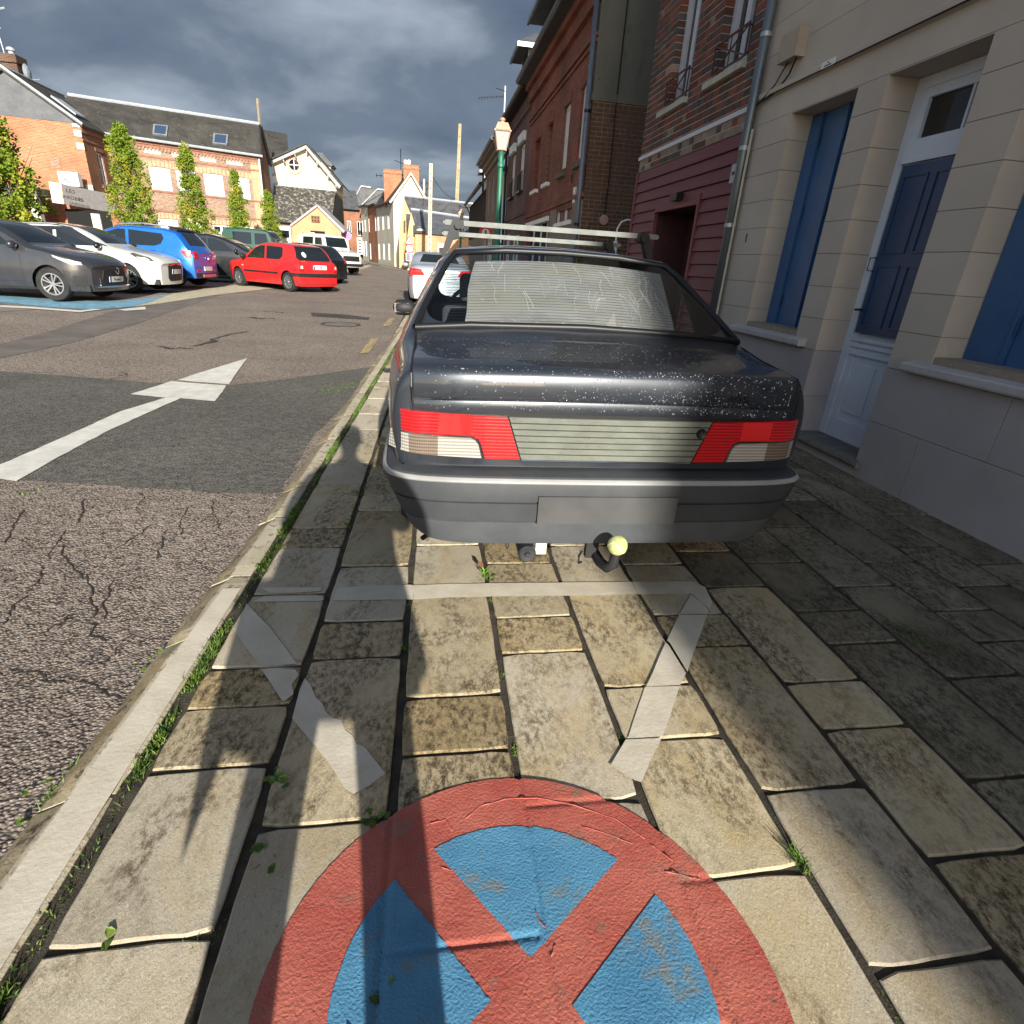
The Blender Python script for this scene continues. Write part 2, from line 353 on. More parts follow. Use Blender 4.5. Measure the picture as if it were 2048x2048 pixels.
def flat(px, z, dz, name, mat, parent=None, sub=0, jit=0.0, use_gz=False):
    """polygon of measured points laid on the ground as a thin sheet"""
    pts = [G(u, v, z) for u, v in px]
    return flatw(pts, z, dz, name, mat, parent, jit, use_gz)
def flatw(pts, z, dz, name, mat, parent=None, jit=0.0, use_gz=False, seg=0.08):
    dense = []
    for i, p in enumerate(pts):
        q = pts[(i + 1) % len(pts)]; L_ = math.hypot(q[0] - p[0], q[1] - p[1]); k = max(1, int(L_ / seg)) if jit else 1
        for j in range(k):
            t = j / k; dense.append((p[0] + (q[0] - p[0]) * t + random.uniform(-jit, jit), p[1] + (q[1] - p[1]) * t + random.uniform(-jit, jit)))
    bm = bmesh.new(); f = bm.faces.new([bm.verts.new((x, y, 0)) for x, y in dense])
    bmesh.ops.triangulate(bm, faces=[f])
    if use_gz:
        for _ in range(3): bmesh.ops.subdivide_edges(bm, edges=bm.edges[:], cuts=1, use_grid_fill=True)
    for v in bm.verts: v.co.z = (gz(v.co.y) if use_gz else z) + dz
    bm.normal_update()
    for f in bm.faces:
        if f.normal.z < 0: f.normal_flip()
    me = bpy.data.meshes.new(name); bm.to_mesh(me); bm.free(); me.materials.append(mat)
    o = bpy.data.objects.new(name, me); col.objects.link(o); o.parent = parent; return o
# darker resurfaced trench across the road
rp = flat([(-900, 900), (-300, 735), (0, 745), (150, 755), (300, 767), (455, 772), (560, 762), (745, 738), (740, 760), (700, 800), (620, 880), (560, 985), (500, 990), (300, 978), (150, 968), (0, 960), (-500, 930)], -0.07, 0.004, 'road_patch', M_asph2, road, jit=0.01, use_gz=True)
rp['label'] = 'darker grey resurfaced band of asphalt'
rp2 = flat([(0, 678), (120, 650), (240, 618), (330, 600), (420, 588), (470, 582), (430, 597), (370, 615), (270, 645), (150, 675), (0, 702), (-400, 760), (-400, 720)], 0.03, 0.004, 'road_patch', noisy('asphalt_trench', (0.10, 0.087, 0.076), (0.15, 0.13, 0.112), scale=2, rough=0.9, bump=0.8, bscale=80, dist=0.006), road, jit=0.01, use_gz=True)
for px in ([(622, 631), (625, 638), (735, 645), (742, 641), (690, 635)],):
    flat(px, -0.02, 0.005, 'road_patch', M_asph3, road, jit=0.01, use_gz=True)
# manhole cover
mc = thing('manhole_cover', 'round iron manhole cover set in the asphalt near the kerb', 'manhole cover', (*G(682, 652, -0.01), gz(12) + 0.0))
MB().lathe([(0, 0.006), (0.29, 0.006), (0.30, 0.0)], n=28).build('lid', noisy('iron_cover', (0.12, 0.105, 0.09), (0.2, 0.17, 0.14), scale=8, rough=0.6, bump=0.5, bscale=60), mc)
MB().lathe([(0.31, 0.004), (0.33, 0.009), (0.37, 0.009), (0.38, 0.0)], n=28).build('ring', M_asph3, mc)

# ---- white arrow painted on the road
M_wpaint = noisy('road_paint', (0.50, 0.48, 0.43), (0.62, 0.60, 0.55), scale=9, rough=0.8, bump=0.5, bscale=90, dist=0.003, speck=(0.2, 0.18, 0.15), speck_scale=60, speck_t=0.66)
arrow = thing('painted_arrow', 'white arrow painted on the road pointing up the street', 'road marking', (0, 0, 0))
pa = flat([(0, 960), (-60, 975), (-60, 955), (0, 932), (120, 880), (240, 825), (331, 797), (260, 790), (344, 765), (375, 768), (452, 773), (450, 778), (430, 804), (362, 798), (330, 812), (220, 862), (120, 915), (32, 965)], -0.07, 0.009, 'arrow_shaft', M_wpaint, arrow, jit=0.004, use_gz=True)
pb = flat([(355, 763), (400, 749), (495, 722), (478, 744), (458, 771), (400, 767)], -0.07, 0.009, 'arrow_tip', M_wpaint, arrow, jit=0.003, use_gz=True)
# ---- yellow broken line along the kerb
M_ypaint = noisy('yellow_paint', (0.42, 0.30, 0.08), (0.55, 0.40, 0.13), scale=12, rough=0.8, bump=0.4, bscale=80, speck=(0.20, 0.16, 0.13), speck_scale=16, speck_t=0.45)
yl = thing('yellow_line', 'broken yellow line painted on the road beside the kerb', 'road marking', (0, 0, 0))
for y0 in (8.6, 11.8, 15.0):
    x0 = KXR(y0) - 0.10; flatw([(x0 - 0.16, y0), (x0 - 0.04, y0), (x0 + 0.0, y0 + 1.5), (x0 - 0.12, y0 + 1.5)], 0, 0.009, 'dash', M_ypaint, yl, jit=0.006, use_gz=True)

# ---------------------------------------------------------------- pavement of stone slabs
M_joint = noisy('joint_dirt', (0.030, 0.025, 0.018), (0.075, 0.062, 0.045), scale=14, rough=1, bump=1.0, bscale=150, dist=0.01, speck=(0.15, 0.13, 0.10), speck_scale=140, speck_t=0.66)
pv = MB(); ys = [-24, -3, 1, 4, 8, 12, 14, 60]
def pz(y): return 0.0 if y < 14 else gz(y) + 0.07 - (gz(14) + 0.07) * max(0, 1 - (y - 14) / 6)
for y in ys: pv.v += [(KX1(y) + 0.03, y, pz(y) - 0.0075), (14.0, y, pz(y) - 0.0075)]
pv.f = [(2 * i, 2 * i + 1, 2 * i + 3, 2 * i + 2) for i in range(len(ys) - 1)]
pavement = structure(pv.build('pavement', M_joint))
def slabmat(name, c1, c2, dark, sp_t, c3, s=2.6):
    """one weathered limestone: soft cream to ochre drift, grime in drifts and streaks, pits, a tone of its own per stone"""
    m, nt, N, L, b = newmat(name); g = N.new('ShaderNodeNewGeometry'); oi = N.new('ShaderNodeObjectInfo')
    off = N.new('ShaderNodeCombineXYZ'); ml = N.new('ShaderNodeMath'); ml.operation = 'MULTIPLY'; ml.inputs[1].default_value = 37.0; L.new(oi.outputs['Random'], ml.inputs[0]); L.new(ml.outputs[0], off.inputs[2])
    ad = N.new('ShaderNodeVectorMath'); ad.operation = 'ADD'; L.new(g.outputs['Position'], ad.inputs[0]); L.new(off.outputs[0], ad.inputs[1])
    mp = N.new('ShaderNodeMapping'); mp.inputs['Scale'].default_value = (1, .6, 1); mp.inputs['Rotation'].default_value = (0, 0, R(-35)); L.new(ad.outputs[0], mp.inputs[0]); src = mp.outputs[0]
    def noise(sc, de=6, ro=.6, dist=0.0):
        n = N.new('ShaderNodeTexNoise'); n.inputs['Scale'].default_value = sc; n.inputs['Detail'].default_value = de; n.inputs['Roughness'].default_value = ro; n.inputs['Distortion'].default_value = dist; L.new(src, n.inputs['Vector']); return n.outputs[0]
    def mr(v, a, z, lo=0.0, hi=1.0):
        r_ = N.new('ShaderNodeMapRange'); r_.inputs['From Min'].default_value = a; r_.inputs['From Max'].default_value = z; r_.inputs['To Min'].default_value = lo; r_.inputs['To Max'].default_value = hi; r_.interpolation_type = 'SMOOTHSTEP'; L.new(v, r_.inputs[0]); return r_.outputs[0]
    def mix(f, a, c):
        x = N.new('ShaderNodeMixRGB'); L.new(f, x.inputs[0]); L.new(a, x.inputs[1]) if not isinstance(a, tuple) else setattr(x.inputs[1], 'default_value', (*a, 1)); x.inputs[2].default_value = (*c, 1); return x.outputs[0]
    col_ = mix(mr(noise(2.2, 5), .35, .65), c1, c2); col_ = mix(mr(noise(3.1, 6, .65, .4), .46, .66), col_, c3)
    big = mr(noise(4.0, 7, .7, .6), sp_t - .13, sp_t + .12); fine = mr(noise(46, 6, .8), .40, .62); mu = N.new('ShaderNodeMath'); mu.operation = 'MULTIPLY'; L.new(big, mu.inputs[0]); L.new(fine, mu.inputs[1])
    col_ = mix(mu.outputs[0], col_, dark); col_ = mix(mr(noise(120, 5, .8), .56, .66, 0, .60), col_, tuple(x * .45 for x in c1)); col_ = mix(mr(noise(170, 4, .7), .56, .68, 0, .45), col_, tuple(min(1, x * 1.35) for x in c2))
    h_ = N.new('ShaderNodeHueSaturation'); L.new(mr(oi.outputs['Random'], 0, 1, .86, 1.10), h_.inputs['Value']); L.new(col_, h_.inputs['Color']); L.new(h_.outputs[0], b.inputs['Base Color'])
    b.inputs['Roughness'].default_value = .9; b.inputs['Specular IOR Level'].default_value = .25
    b1 = N.new('ShaderNodeBump'); b1.inputs['Strength'].default_value = .55; b1.inputs['Distance'].default_value = .0045; L.new(noise(210, 6, .75), b1.inputs['Height'])
    b2 = N.new('ShaderNodeBump'); b2.inputs['Strength'].default_value = .28; b2.inputs['Distance'].default_value = .006; L.new(noise(26, 8, .75, .0), b2.inputs['Height']); L.new(b1.outputs[0], b2.inputs['Normal']); L.new(b2.outputs[0], b.inputs['Normal'])
    return m
M_slabs = [slabmat('limestone_clean', (0.41, 0.355, 0.265), (0.50, 0.440, 0.335), (0.13, 0.098, 0.062), 0.55, (0.43, 0.345, 0.21)),
           slabmat('limestone_yellow', (0.39, 0.320, 0.200), (0.47, 0.400, 0.270), (0.11, 0.078, 0.045), 0.50, (0.42, 0.325, 0.175)),
           slabmat('limestone_grimy', (0.37, 0.290, 0.165), (0.43, 0.355, 0.225), (0.065, 0.046, 0.026), 0.42, (0.36, 0.27, 0.14)),
           slabmat('limestone_dark', (0.17, 0.145, 0.100), (0.25, 0.22, 0.16), (0.050, 0.042, 0.028), 0.45, (0.115, 0.105, 0.065))]
def slab(corners, mat, z=0.0, th=0.045, bev=0.0026, name='paving_stone', parent=None, edge=0.0022):
    """a worn stone: wavy outline, chamfered edge, slightly uneven top"""
    parent = parent or pavement
    k = 6; n = 4 * k; cx = sum(p[0] for p in corners) / 4; cy = sum(p[1] for p in corners) / 4
    out = []
    for i in range(4):
        a = corners[i]; b = corners[(i + 1) % 4]
        for j in range(k):
            t = j / k; rr = 0.010 if j == 0 else 0
            x = a[0] + (b[0] - a[0]) * t + random.uniform(-edge, edge); y = a[1] + (b[1] - a[1]) * t + random.uniform(-edge, edge)
            if rr: x += (cx - x) * 0.03; y += (cy - y) * 0.03
            out.append((x, y))
    tx, ty, dz = random.uniform(-.006, .006), random.uniform(-.006, .006), random.uniform(-.0016, .0016)
    def top(x, y): return z + dz + (x - cx) * tx + (y - cy) * ty
    m = MB()
    for x, y in out: m.v.append((x, y, z - th))
    for x, y in out: m.v.append((x, y, top(x, y) - bev * random.uniform(0.7, 1.3)))
    for x, y in out:
        d = math.hypot(x - cx, y - cy); q = bev * 1.8 / d; m.v.append((x + (cx - x) * q, y + (cy - y) * q, top(x, y)))
    m.v.append((cx, cy, top(cx, cy) + random.uniform(-.001, .0015)))
    for i in range(n):
        j = (i + 1) % n
        m.f += [(i, j, n + j, n + i), (n + i, n + j, 2 * n + j, 2 * n + i), (2 * n + i, 2 * n + j, 3 * n)]
    return m.build(name, mat, parent)
CK = [None, -0.324, -0.066, 0.193, 0.4495, 0.705, 0.957, 1.20, 1.452, 1.702, 1.943, 2.18, 2.44]
def XB(k, y): return KX0(y) if k == 0 else CK[k] * HS + (0.0164 * (y - 1.29) if k < 12 else 0)
rows_px = [
 [(274, 1883.7), (381, 1538), (452, 1414.5), (510, 1335), (582, 1188), (623, 1094), (643, 1056), (683, 968), (700, 925), (730, 859)],
 [(652, 1649), (712, 1316), (731, 1241.7), (742.5, 1131), (750, 1021), (753, 989)],
 [(905, 1392), (912, 1505), (900, 1183), (897, 1090)],
 [(1087, 1304), (1060, 1234), (1065, 1181), (1055, 1125.7), (1165, 1604)],
 [(1293, 1372), (1344.7, 1476), (1490, 1750), (1215, 1178)],
 [(1301, 1128.7), (1376, 1228.6), (1420, 1293), (1630, 1575), (1876.5, 1923.5)],
 [(1466.6, 1173), (1642, 1363), (1730.8, 1455), (1957, 1709.6)],
 [(1657, 1222), (1726.8, 1286), (1545, 1124.5), (2000, 1555)],
 [(1730.8, 1172.4), (1618, 1088.7), (1962.7, 1352.6), (1590, 1053.7)],
 [(1781, 1124.7), (1923, 1220.6), (2005, 1282), (1628.8, 1026), (1617, 1000)],
 [(1777, 1057), (1829, 1093), (1966.6, 1172), (1646.6, 978)],
 [(1986.5, 1128), (1760, 1002), (1673.8, 954.8), (1811.6, 1029.8)]]
fixed = {(2, 3): 2, (2, 2): 1}
for k, pxs in enumerate(rows_px):
    yy = sorted(G(u, v)[1] for u, v in pxs)
    lo = yy[0]
    while lo > -4.2: lo -= random.choice((0.34, 0.5, 0.62, 0.42)); yy.insert(0, lo)
    hi = yy[-1]
    while hi < 13.6: hi += random.choice((0.34, 0.5, 0.62, 0.42)); yy.append(hi)
    for a, b in zip(yy, yy[1:]):
        if b - a < 0.12: continue
        g = 0.0065 if k else 0.005; gl = (0.010, 0.013, 0.011, 0.010, 0.009, 0.010)[k] if k < 6 else 0.008
        yc = (a + b) / 2; xc = (XB(k, yc) + XB(k + 1, yc)) / 2
        g0 = 0.022 if k == 0 else gl; g1 = gl if k < 11 else 0.0
        q = [(XB(k, a) + g0, a + g), (XB(k + 1, a) - g1, a + g), (XB(k + 1, b) - g1, b - g), (XB(k, b) + g0, b - g)]
        # transverse joints lean very slightly
        sk = 0.012; q = [(x, y + sk * (x - xc) * 0 + random.uniform(-.003, .003)) for x, y in q]
        if xc > 1.7: w = (0.0, 0.0, 0.06, 0.94)  # stones near the wall come mostly from the darkest type
        elif xc > 1.15: w = (0.0, 0.55, 0.25, 0.20) if yc < 1.3 else (0, .35, .35, .30)
        elif xc > 0.0 and 1.15 < yc < 1.9: w = (0.05, 0.45, 0.50, 0.0)
        elif yc > 1.9: w = (0.6, 0.28, 0.12, 0.0)
        elif yc > 0.9: w = (0.45, 0.35, 0.2, 0.0)
        else: w = (0.85, 0.15, 0.0, 0.0)
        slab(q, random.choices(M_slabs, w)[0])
# paving farther up the street, beyond where single stones can be made out
M_farpave = noisy('paving_far', (0.30, 0.26, 0.19), (0.40, 0.36, 0.28), scale=2, rough=0.9)
fp = MB(); ys = [13.6, 14, 16, 20, 25, 30, 40, 50, 60]
for y in ys: fp.v += [(KX1(min(y, 24)) + 0.03, y, pz(y) + 0.001), (14.0, y, pz(y) + 0.001)]
fp.f = [(2 * i, 2 * i + 1, 2 * i + 3, 2 * i + 2) for i in range(len(ys) - 1)]
structure(fp.build('pavement', M_farpave))
# ---------------------------------------------------------------- kerb stones
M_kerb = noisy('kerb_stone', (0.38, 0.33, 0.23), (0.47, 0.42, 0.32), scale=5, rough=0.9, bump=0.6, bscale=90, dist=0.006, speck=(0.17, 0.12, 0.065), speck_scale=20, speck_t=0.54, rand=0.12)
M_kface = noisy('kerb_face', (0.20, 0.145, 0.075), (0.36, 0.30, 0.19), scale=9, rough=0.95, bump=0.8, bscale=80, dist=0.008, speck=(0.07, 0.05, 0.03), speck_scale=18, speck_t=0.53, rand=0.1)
kerb = MB()
kerb.box(-0.95, -0.78, -3, 0.2, -0.2, -0.02)
kroot = structure(kerb.build('kerb', M_joint))
ky = [-2.4, -1.5, -0.6, 0.28, G(545, 1583.5 + 0)[1] if False else 1.02]
ky = [-2.4, -1.5, -0.6, 0.3, G(141, 1594)[1], G(370, 1273)[1], G(476, 1151)[1], G(564, 1032)[1], G(599, 971)[1]]
while ky[-1] < 24: ky.append(ky[-1] + random.uniform(0.7, 1.05))
for a, b in zip(ky, ky[1:]):
    m = MB(); n = 7; rings = []
    for i in range(n + 1):
        y = a + 0.006 + (b - a - 0.012) * i / n; e = 0.012 if i in (0, n) else 0
        j = random.uniform(-.003, .003); zt = pz(y)
        x0, x1 = KX0(y) - 0.028 + random.uniform(-.002, .002), KX1(y) + j; xr = x1 - 0.085 + j
        zr = gz(y) - 0.03
        ring = [(x0, y, zr), (x0, y, zt - 0.005 - e), (x0 - 0.006, y, zt - e * .5), (x1 + 0.012, y, zt - e * .5), (x1, y, zt - 0.006 - e), (x1 - 0.035, y, zt - 0.022 - e), (xr + 0.012, y, min(gz(y) + 0.02, zt - .03)), (xr, y, gz(y) - 0.02), (xr, y, zr)]
        rings.append(ring); m.v += ring
    c = len(rings[0])
    for i in range(n):
        for q in range(c):
            r_ = (q + 1) % c; m.f.append((i * c + q, i * c + r_, (i + 1) * c + r_, (i + 1) * c + q))
    m.f.append(tuple(range(c - 1, -1, -1))); m.f.append(tuple(n * c + q for q in range(c)))
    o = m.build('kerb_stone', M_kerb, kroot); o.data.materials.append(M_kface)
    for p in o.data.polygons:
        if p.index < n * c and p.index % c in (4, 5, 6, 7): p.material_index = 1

# ---------------------------------------------------------------- painted zone lines on the pavement
M_zone = noisy('cream_paint', (0.46, 0.41, 0.32), (0.54, 0.49, 0.40), scale=8, rough=0.75, bump=0.6, bscale=70, dist=0.003, speck=(0.22, 0.17, 0.11), speck_scale=42, speck_t=0.68, spec=0.3)
zone = thing('painted_zone_lines', 'cream bracket-shaped lines painted over the slabs behind the dark saloon', 'road marking', (0, 0, 0))
def pl(px, name='painted_line', z=0.004): return flat(px, 0, z, name, M_zone, zone, jit=0.0022)
pl([(666, 1203), (676, 1177), (740, 1172), (820, 1171), (828, 1172), (826, 1200), (740, 1201)])
pl([(828, 1172), (900, 1169), (982, 1168), (982, 1194.5), (900, 1197), (826, 1200)])
pl([(983, 1168), (1130, 1166), (1262, 1165), (1275, 1190), (1130, 1193), (983, 1194.5)])
pl([(1263, 1165), (1385, 1164), (1410, 1176), (1425, 1206), (1418, 1220), (1384, 1189), (1276, 1190)])
pl([(522, 1177), (642, 1176), (642, 1184), (580, 1187), (540, 1188)])
pl([(505, 1204.6), (530, 1194), (640, 1193), (648, 1200), (640, 1204)])
pl([(494, 1208), (540, 1256), (593.6, 1329), (560, 1331), (517, 1333), (490, 1295), (468, 1262)])
pl([(522, 1340), (555, 1338), (590, 1341), (596, 1352), (584, 1372), (586, 1390), (571, 1404), (564, 1402)])
pl([(611, 1357), (622, 1372), (631, 1395), (646, 1408), (652, 1425), (665, 1438), (684, 1441), (692, 1462), (706, 1473), (714, 1488), (728, 1497), (770, 1548), (740, 1572), (708, 1590), (690, 1580), (656, 1524), (585, 1439), (600, 1380)])
pl([(1381, 1191), (1400, 1203), (1417, 1222), (1415, 1229), (1359, 1230), (1364, 1222)], z=0.0047)
pl([(1358, 1231.5), (1414, 1230.5), (1393, 1290), (1375, 1345), (1340, 1289), (1334, 1283)], z=0.0047)
pl([(1337, 1292), (1372, 1348), (1361, 1372), (1292, 1374), (1306, 1345), (1331, 1287)], z=0.0047)
pl([(1290, 1376), (1360, 1374), (1325, 1474), (1255, 1479)])
pl([(1252, 1482), (1323, 1478), (1282, 1567), (1270, 1562), (1220, 1533)])
# kerb top painted from the cross line towards the viewer
m = MB(); ys = [-2.5 + 0.15 * i for i in range(32)]; ys = [y for y in ys if y < G(460, 1178)[1]] + [G(460, 1178)[1]]
for i, y in enumerate(ys):
    m.v += [(KX1(y) + 0.022, y, 0.0035), (KX0(y) - 0.036, y, 0.0035)]
    if i: m.f.append((2 * i - 2, 2 * i - 1, 2 * i + 1, 2 * i))
m.build('painted_line', M_zone, zone)

# ---------------------------------------------------------------- round no-stopping sign painted on the slabs
def crackpaint(name, c1, c2, worn, wt):
    m = noisy(name, c1, c2, scale=6, rough=0.62, bump=0.0, speck=worn, speck_scale=7, speck_t=wt, spec=0.45)
    nt = m.node_tree; N = nt.nodes; L = nt.links; b = N['Principled BSDF']
    g = N.new('ShaderNodeNewGeometry')
    v = N.new('ShaderNodeTexVoronoi'); v.feature = 'DISTANCE_TO_EDGE'; v.inputs['Scale'].default_value = 6.5
    n0 = N.new('ShaderNodeTexNoise'); n0.inputs['Scale'].default_value = 7; n0.inputs['Detail'].default_value = 3; L.new(g.outputs['Position'], n0.inputs['Vector'])
    mixv = N.new('ShaderNodeMixRGB'); mixv.inputs[0].default_value = 0.22; L.new(g.outputs['Position'], mixv.inputs[1]); L.new(n0.outputs['Color'], mixv.inputs[2]); L.new(mixv.outputs[0], v.inputs['Vector'])
    rr = N.new('ShaderNodeMapRange'); rr.inputs['From Max'].default_value = 0.02; L.new(v.outputs['Distance'], rr.inputs[0])
    n = N.new('ShaderNodeTexNoise'); n.inputs['Scale'].default_value = 170; n.inputs['Detail'].default_value = 6; L.new(g.outputs['Position'], n.inputs['Vector'])
    n2 = N.new('ShaderNodeTexNoise'); n2.inputs['Scale'].default_value = 11; n2.inputs['Detail'].default_value = 8; n2.inputs['Roughness'].default_value = 0.65; L.new(g.outputs['Position'], n2.inputs['Vector'])
    b1 = N.new('ShaderNodeBump'); b1.inputs['Strength'].default_value = 0.8; b1.inputs['Distance'].default_value = 0.003; L.new(n.outputs[0], b1.inputs['Height'])
    b2 = N.new('ShaderNodeBump'); b2.inputs['Strength'].default_value = 0.38; b2.inputs['Distance'].default_value = 0.007; L.new(n2.outputs[0], b2.inputs['Height']); L.new(b1.outputs[0], b2.inputs['Normal'])
    b3 = N.new('ShaderNodeBump'); b3.inputs['Strength'].default_value = 0.15; b3.inputs['Distance'].default_value = 0.003; L.new(rr.outputs[0], b3.inputs['Height']); L.new(b2.outputs[0], b3.inputs['Normal'])
    L.new(b3.outputs[0], b.inputs['Normal']); return m
M_red = crackpaint('red_paint', (0.34, 0.072, 0.052), (0.42, 0.120, 0.085), (0.25, 0.11, 0.08), 0.56)
M_blue = crackpaint('blue_paint', (0.055, 0.185, 0.315), (0.085, 0.245, 0.385), (0.15, 0.18, 0.19), 0.55)
CX, CY, CR, CI = 0.183, 0.5735, 0.511, 0.369
sign = thing('painted_no_stopping_sign', 'round red and blue no-stopping sign painted on the pavement slabs', 'road marking', (0, 0, 0))
def dent(x, y):                     # the paint sinks a little into the joints below it
    d = 1
    for k in range(1, 7): d = min(d, abs(x - XB(k, y)))
    z = -0.006 * max(0, 1 - d / 0.011)
    for k in range(7):
        if XB(k, y) <= x <= XB(k + 1, y):
            for yj in ROWY[k]: z = min(z, -0.005 * max(0, 1 - abs(y - yj) / 0.010))
    return z
ROWY = [[G(u, v)[1] for u, v in r_] for r_ in rows_px]
for k in range(7):
    lo = min(ROWY[k])
    if lo > 0.2: ROWY[k].append(lo - 0.5)
def outside_gap(x, y): return False
def disc(name, mat, inside, z):
    st = 0.0085; m = MB(); idx = {}
    n = int(CR / st) + 2
    # regular grid clipped by snapping the border points to the outline
    def vert(i, j):
        if (i, j) in idx: return idx[(i, j)]
        x, y = CX + i * st, CY + j * st
        m.v.append((x, y, z + dent(x, y))); idx[(i, j)] = len(m.v) - 1; return idx[(i, j)]
    for i in range(-n, n):
        for j in range(-n, n):
            if inside(CX + (i + .5) * st, CY + (j + .5) * st): m.f.append((vert(i, j), vert(i + 1, j), vert(i + 1, j + 1), vert(i, j + 1)))
    return m
# outer red disc: polar mesh with a clean wavy rim
m = MB(); NR, NT = 90, 400
rim = [CR * (1 + 0.004 * math.sin(5 * a * 2 * math.pi / NT + 1) + random.uniform(-.0018, .0018)) for a in range(NT)]
m.v.append((CX, CY, 0.0035))
for i in range(1, NR + 1):
    for a in range(NT):
        an = 2 * math.pi * a / NT; rr = rim[a] * i / NR; x, y = CX + rr * math.cos(an), CY + rr * math.sin(an)
        m.v.append((x, y, 0.0035 + dent(x, y)))
HY0 = G(782, 1690)[1]
hole = lambda x, y: abs(x - (XB(1, y) + 0.001)) < 0.0105 and y > HY0
gapc = 0
for a in range(NT): m.f.append((0, 1 + a, 1 + (a + 1) % NT))
for i in range(1, NR):
    for a in range(NT):
        b = (a + 1) % NT; q = (1 + (i - 1) * NT + a, 1 + i * NT + a, 1 + i * NT + b, 1 + (i - 1) * NT + b)
        if not hole(m.v[q[0]][0], m.v[q[0]][1]): m.f.append(q)
m.build('red_disc', M_red, sign, smooth=True)
for mid in (81, 171, -9, -99):
    m = MB(); ap = (CX + 0.010 + 0.078 * math.cos(R(mid)), CY + 0.078 * math.sin(R(mid))); NA, NQ = 50, 46
    for i in range(NQ + 1):
        for k in range(NA + 1):
            an = R(mid - 36.7 + 73.4 * k / NA); ex, ey = CX + CI * math.cos(an), CY + CI * math.sin(an)
            t = i / NQ; w = random.uniform(-.0015, .0015) if (k in (0, NA) or i == NQ) else 0
            x, y = ap[0] + (ex - ap[0]) * t + w, ap[1] + (ey - ap[1]) * t + w
            m.v.append((x, y, 0.0052 + dent(x, y)))
    for i in range(NQ):
        for k in range(NA):
            q = i * (NA + 1) + k; m.f.append((q, q + NA + 1, q + NA + 2, q + 1) if i else (q, q + NA + 1, q + NA + 2, q + 1))
    m.build('blue_sector', M_blue, sign, smooth=True)
# thick brushed ridges of paint
rg = MB()
for px in [[(930, 1640), (960, 1615), (1010, 1600), (1075, 1598), (1150, 1612), (1230, 1640), (1290, 1680)], [(1300, 1690), (1330, 1712), (1345, 1725)], [(1330, 1745), (1365, 1752), (1400, 1762)], [(1165, 1655), (1220, 1672), (1265, 1690)], [(1110, 1890), (1102, 1915)], [(860, 1650), (890, 1642), (905, 1665)], [(880, 1735), (900, 1742), (935, 1735)], [(1070, 1820), (1080, 1850), (1100, 1862)], [(1040, 1560), (1041, 1570)]]:
    pts = [G(u, v) for u, v in px]; fine = []
    for a, b in zip(pts, pts[1:]):
        for t in range(4): fine.append((a[0] + (b[0] - a[0]) * t / 4 + random.uniform(-.0012, .0012), a[1] + (b[1] - a[1]) * t / 4 + random.uniform(-.0012, .0012), 0.0040))
    fine.append((*pts[-1], 0.0040)); rg.tube(fine, [random.uniform(.0006, .0020) for _ in fine], 5)
rg.build('paint_ridge', M_red, sign, smooth=True)

# ---------------------------------------------------------------- grass and weeds in the joints
def leafmat(name, c1, c2, trans=0.25):
    m, nt, N, L, b = newmat(name)
    g = N.new('ShaderNodeNewGeometry'); n = N.new('ShaderNodeTexNoise'); n.inputs['Scale'].default_value = 30; L.new(g.outputs['Position'], n.inputs['Vector'])
    mx = N.new('ShaderNodeMixRGB'); mx.inputs[1].default_value = (*c1, 1); mx.inputs[2].default_value = (*c2, 1)
    rp = N.new('ShaderNodeValToRGB'); rp.color_ramp.elements[0].position = .38; rp.color_ramp.elements[1].position = .62; L.new(n.outputs[0], rp.inputs[0]); L.new(rp.outputs[0], mx.inputs[0])
    L.new(mx.outputs[0], b.inputs['Base Color']); b.inputs['Roughness'].default_value = 0.55
    t = N.new('ShaderNodeBsdfTranslucent'); L.new(mx.outputs[0], t.inputs[0]); ms = N.new('ShaderNodeMixShader'); ms.inputs[0].default_value = trans
    L.new(b.outputs[0], ms.inputs[1]); L.new(t.outputs[0], ms.inputs[2]); L.new(ms.outputs[0], N['Material Output'].inputs[0]); return m
M_grass = leafmat('grass_blade', (0.045, 0.10, 0.015), (0.16, 0.24, 0.035))
gm = MB()
def blade(x, y, z, h, lean=None):
    a = random.uniform(0, 6.28); w = random.uniform(.0012, .0028); b = random.uniform(0, 6.28); l = h * random.uniform(.3, 1.0)
    dx, dy = math.cos(a) * w, math.sin(a) * w; ex, ey = math.cos(b) * l, math.sin(b) * l
    gm.add([(x - dx, y - dy, z), (x + dx, y + dy, z), (x + ex * .4 + dx * .7, y + ey * .4 + dy * .7, z + h * .6), (x + ex * .4 - dx * .7, y + ey * .4 - dy * .7, z + h * .6), (x + ex, y + ey, z + h)], [(0, 1, 2, 3), (3, 2, 4)])
def weedleaf(x, y, z, s):
    b = random.uniform(0, 6.28); t = random.uniform(.2, .9); f = Vector((math.cos(b), math.sin(b), t * .8)).normalized(); r_ = Vector((-math.sin(b), math.cos(b), random.uniform(-.3, .3)))
    p = Vector((x, y, z)); q = [p, p + f * s * .35 + r_ * s * .28, p + f * s * .75 + r_ * s * .22, p + f * s + Vector((0, 0, -.15 * s)), p + f * s * .75 - r_ * s * .22, p + f * s * .35 - r_ * s * .28]
    gm.add(q, [(0, 1, 2, 3, 4, 5)])
random.seed(3)
y = -0.6
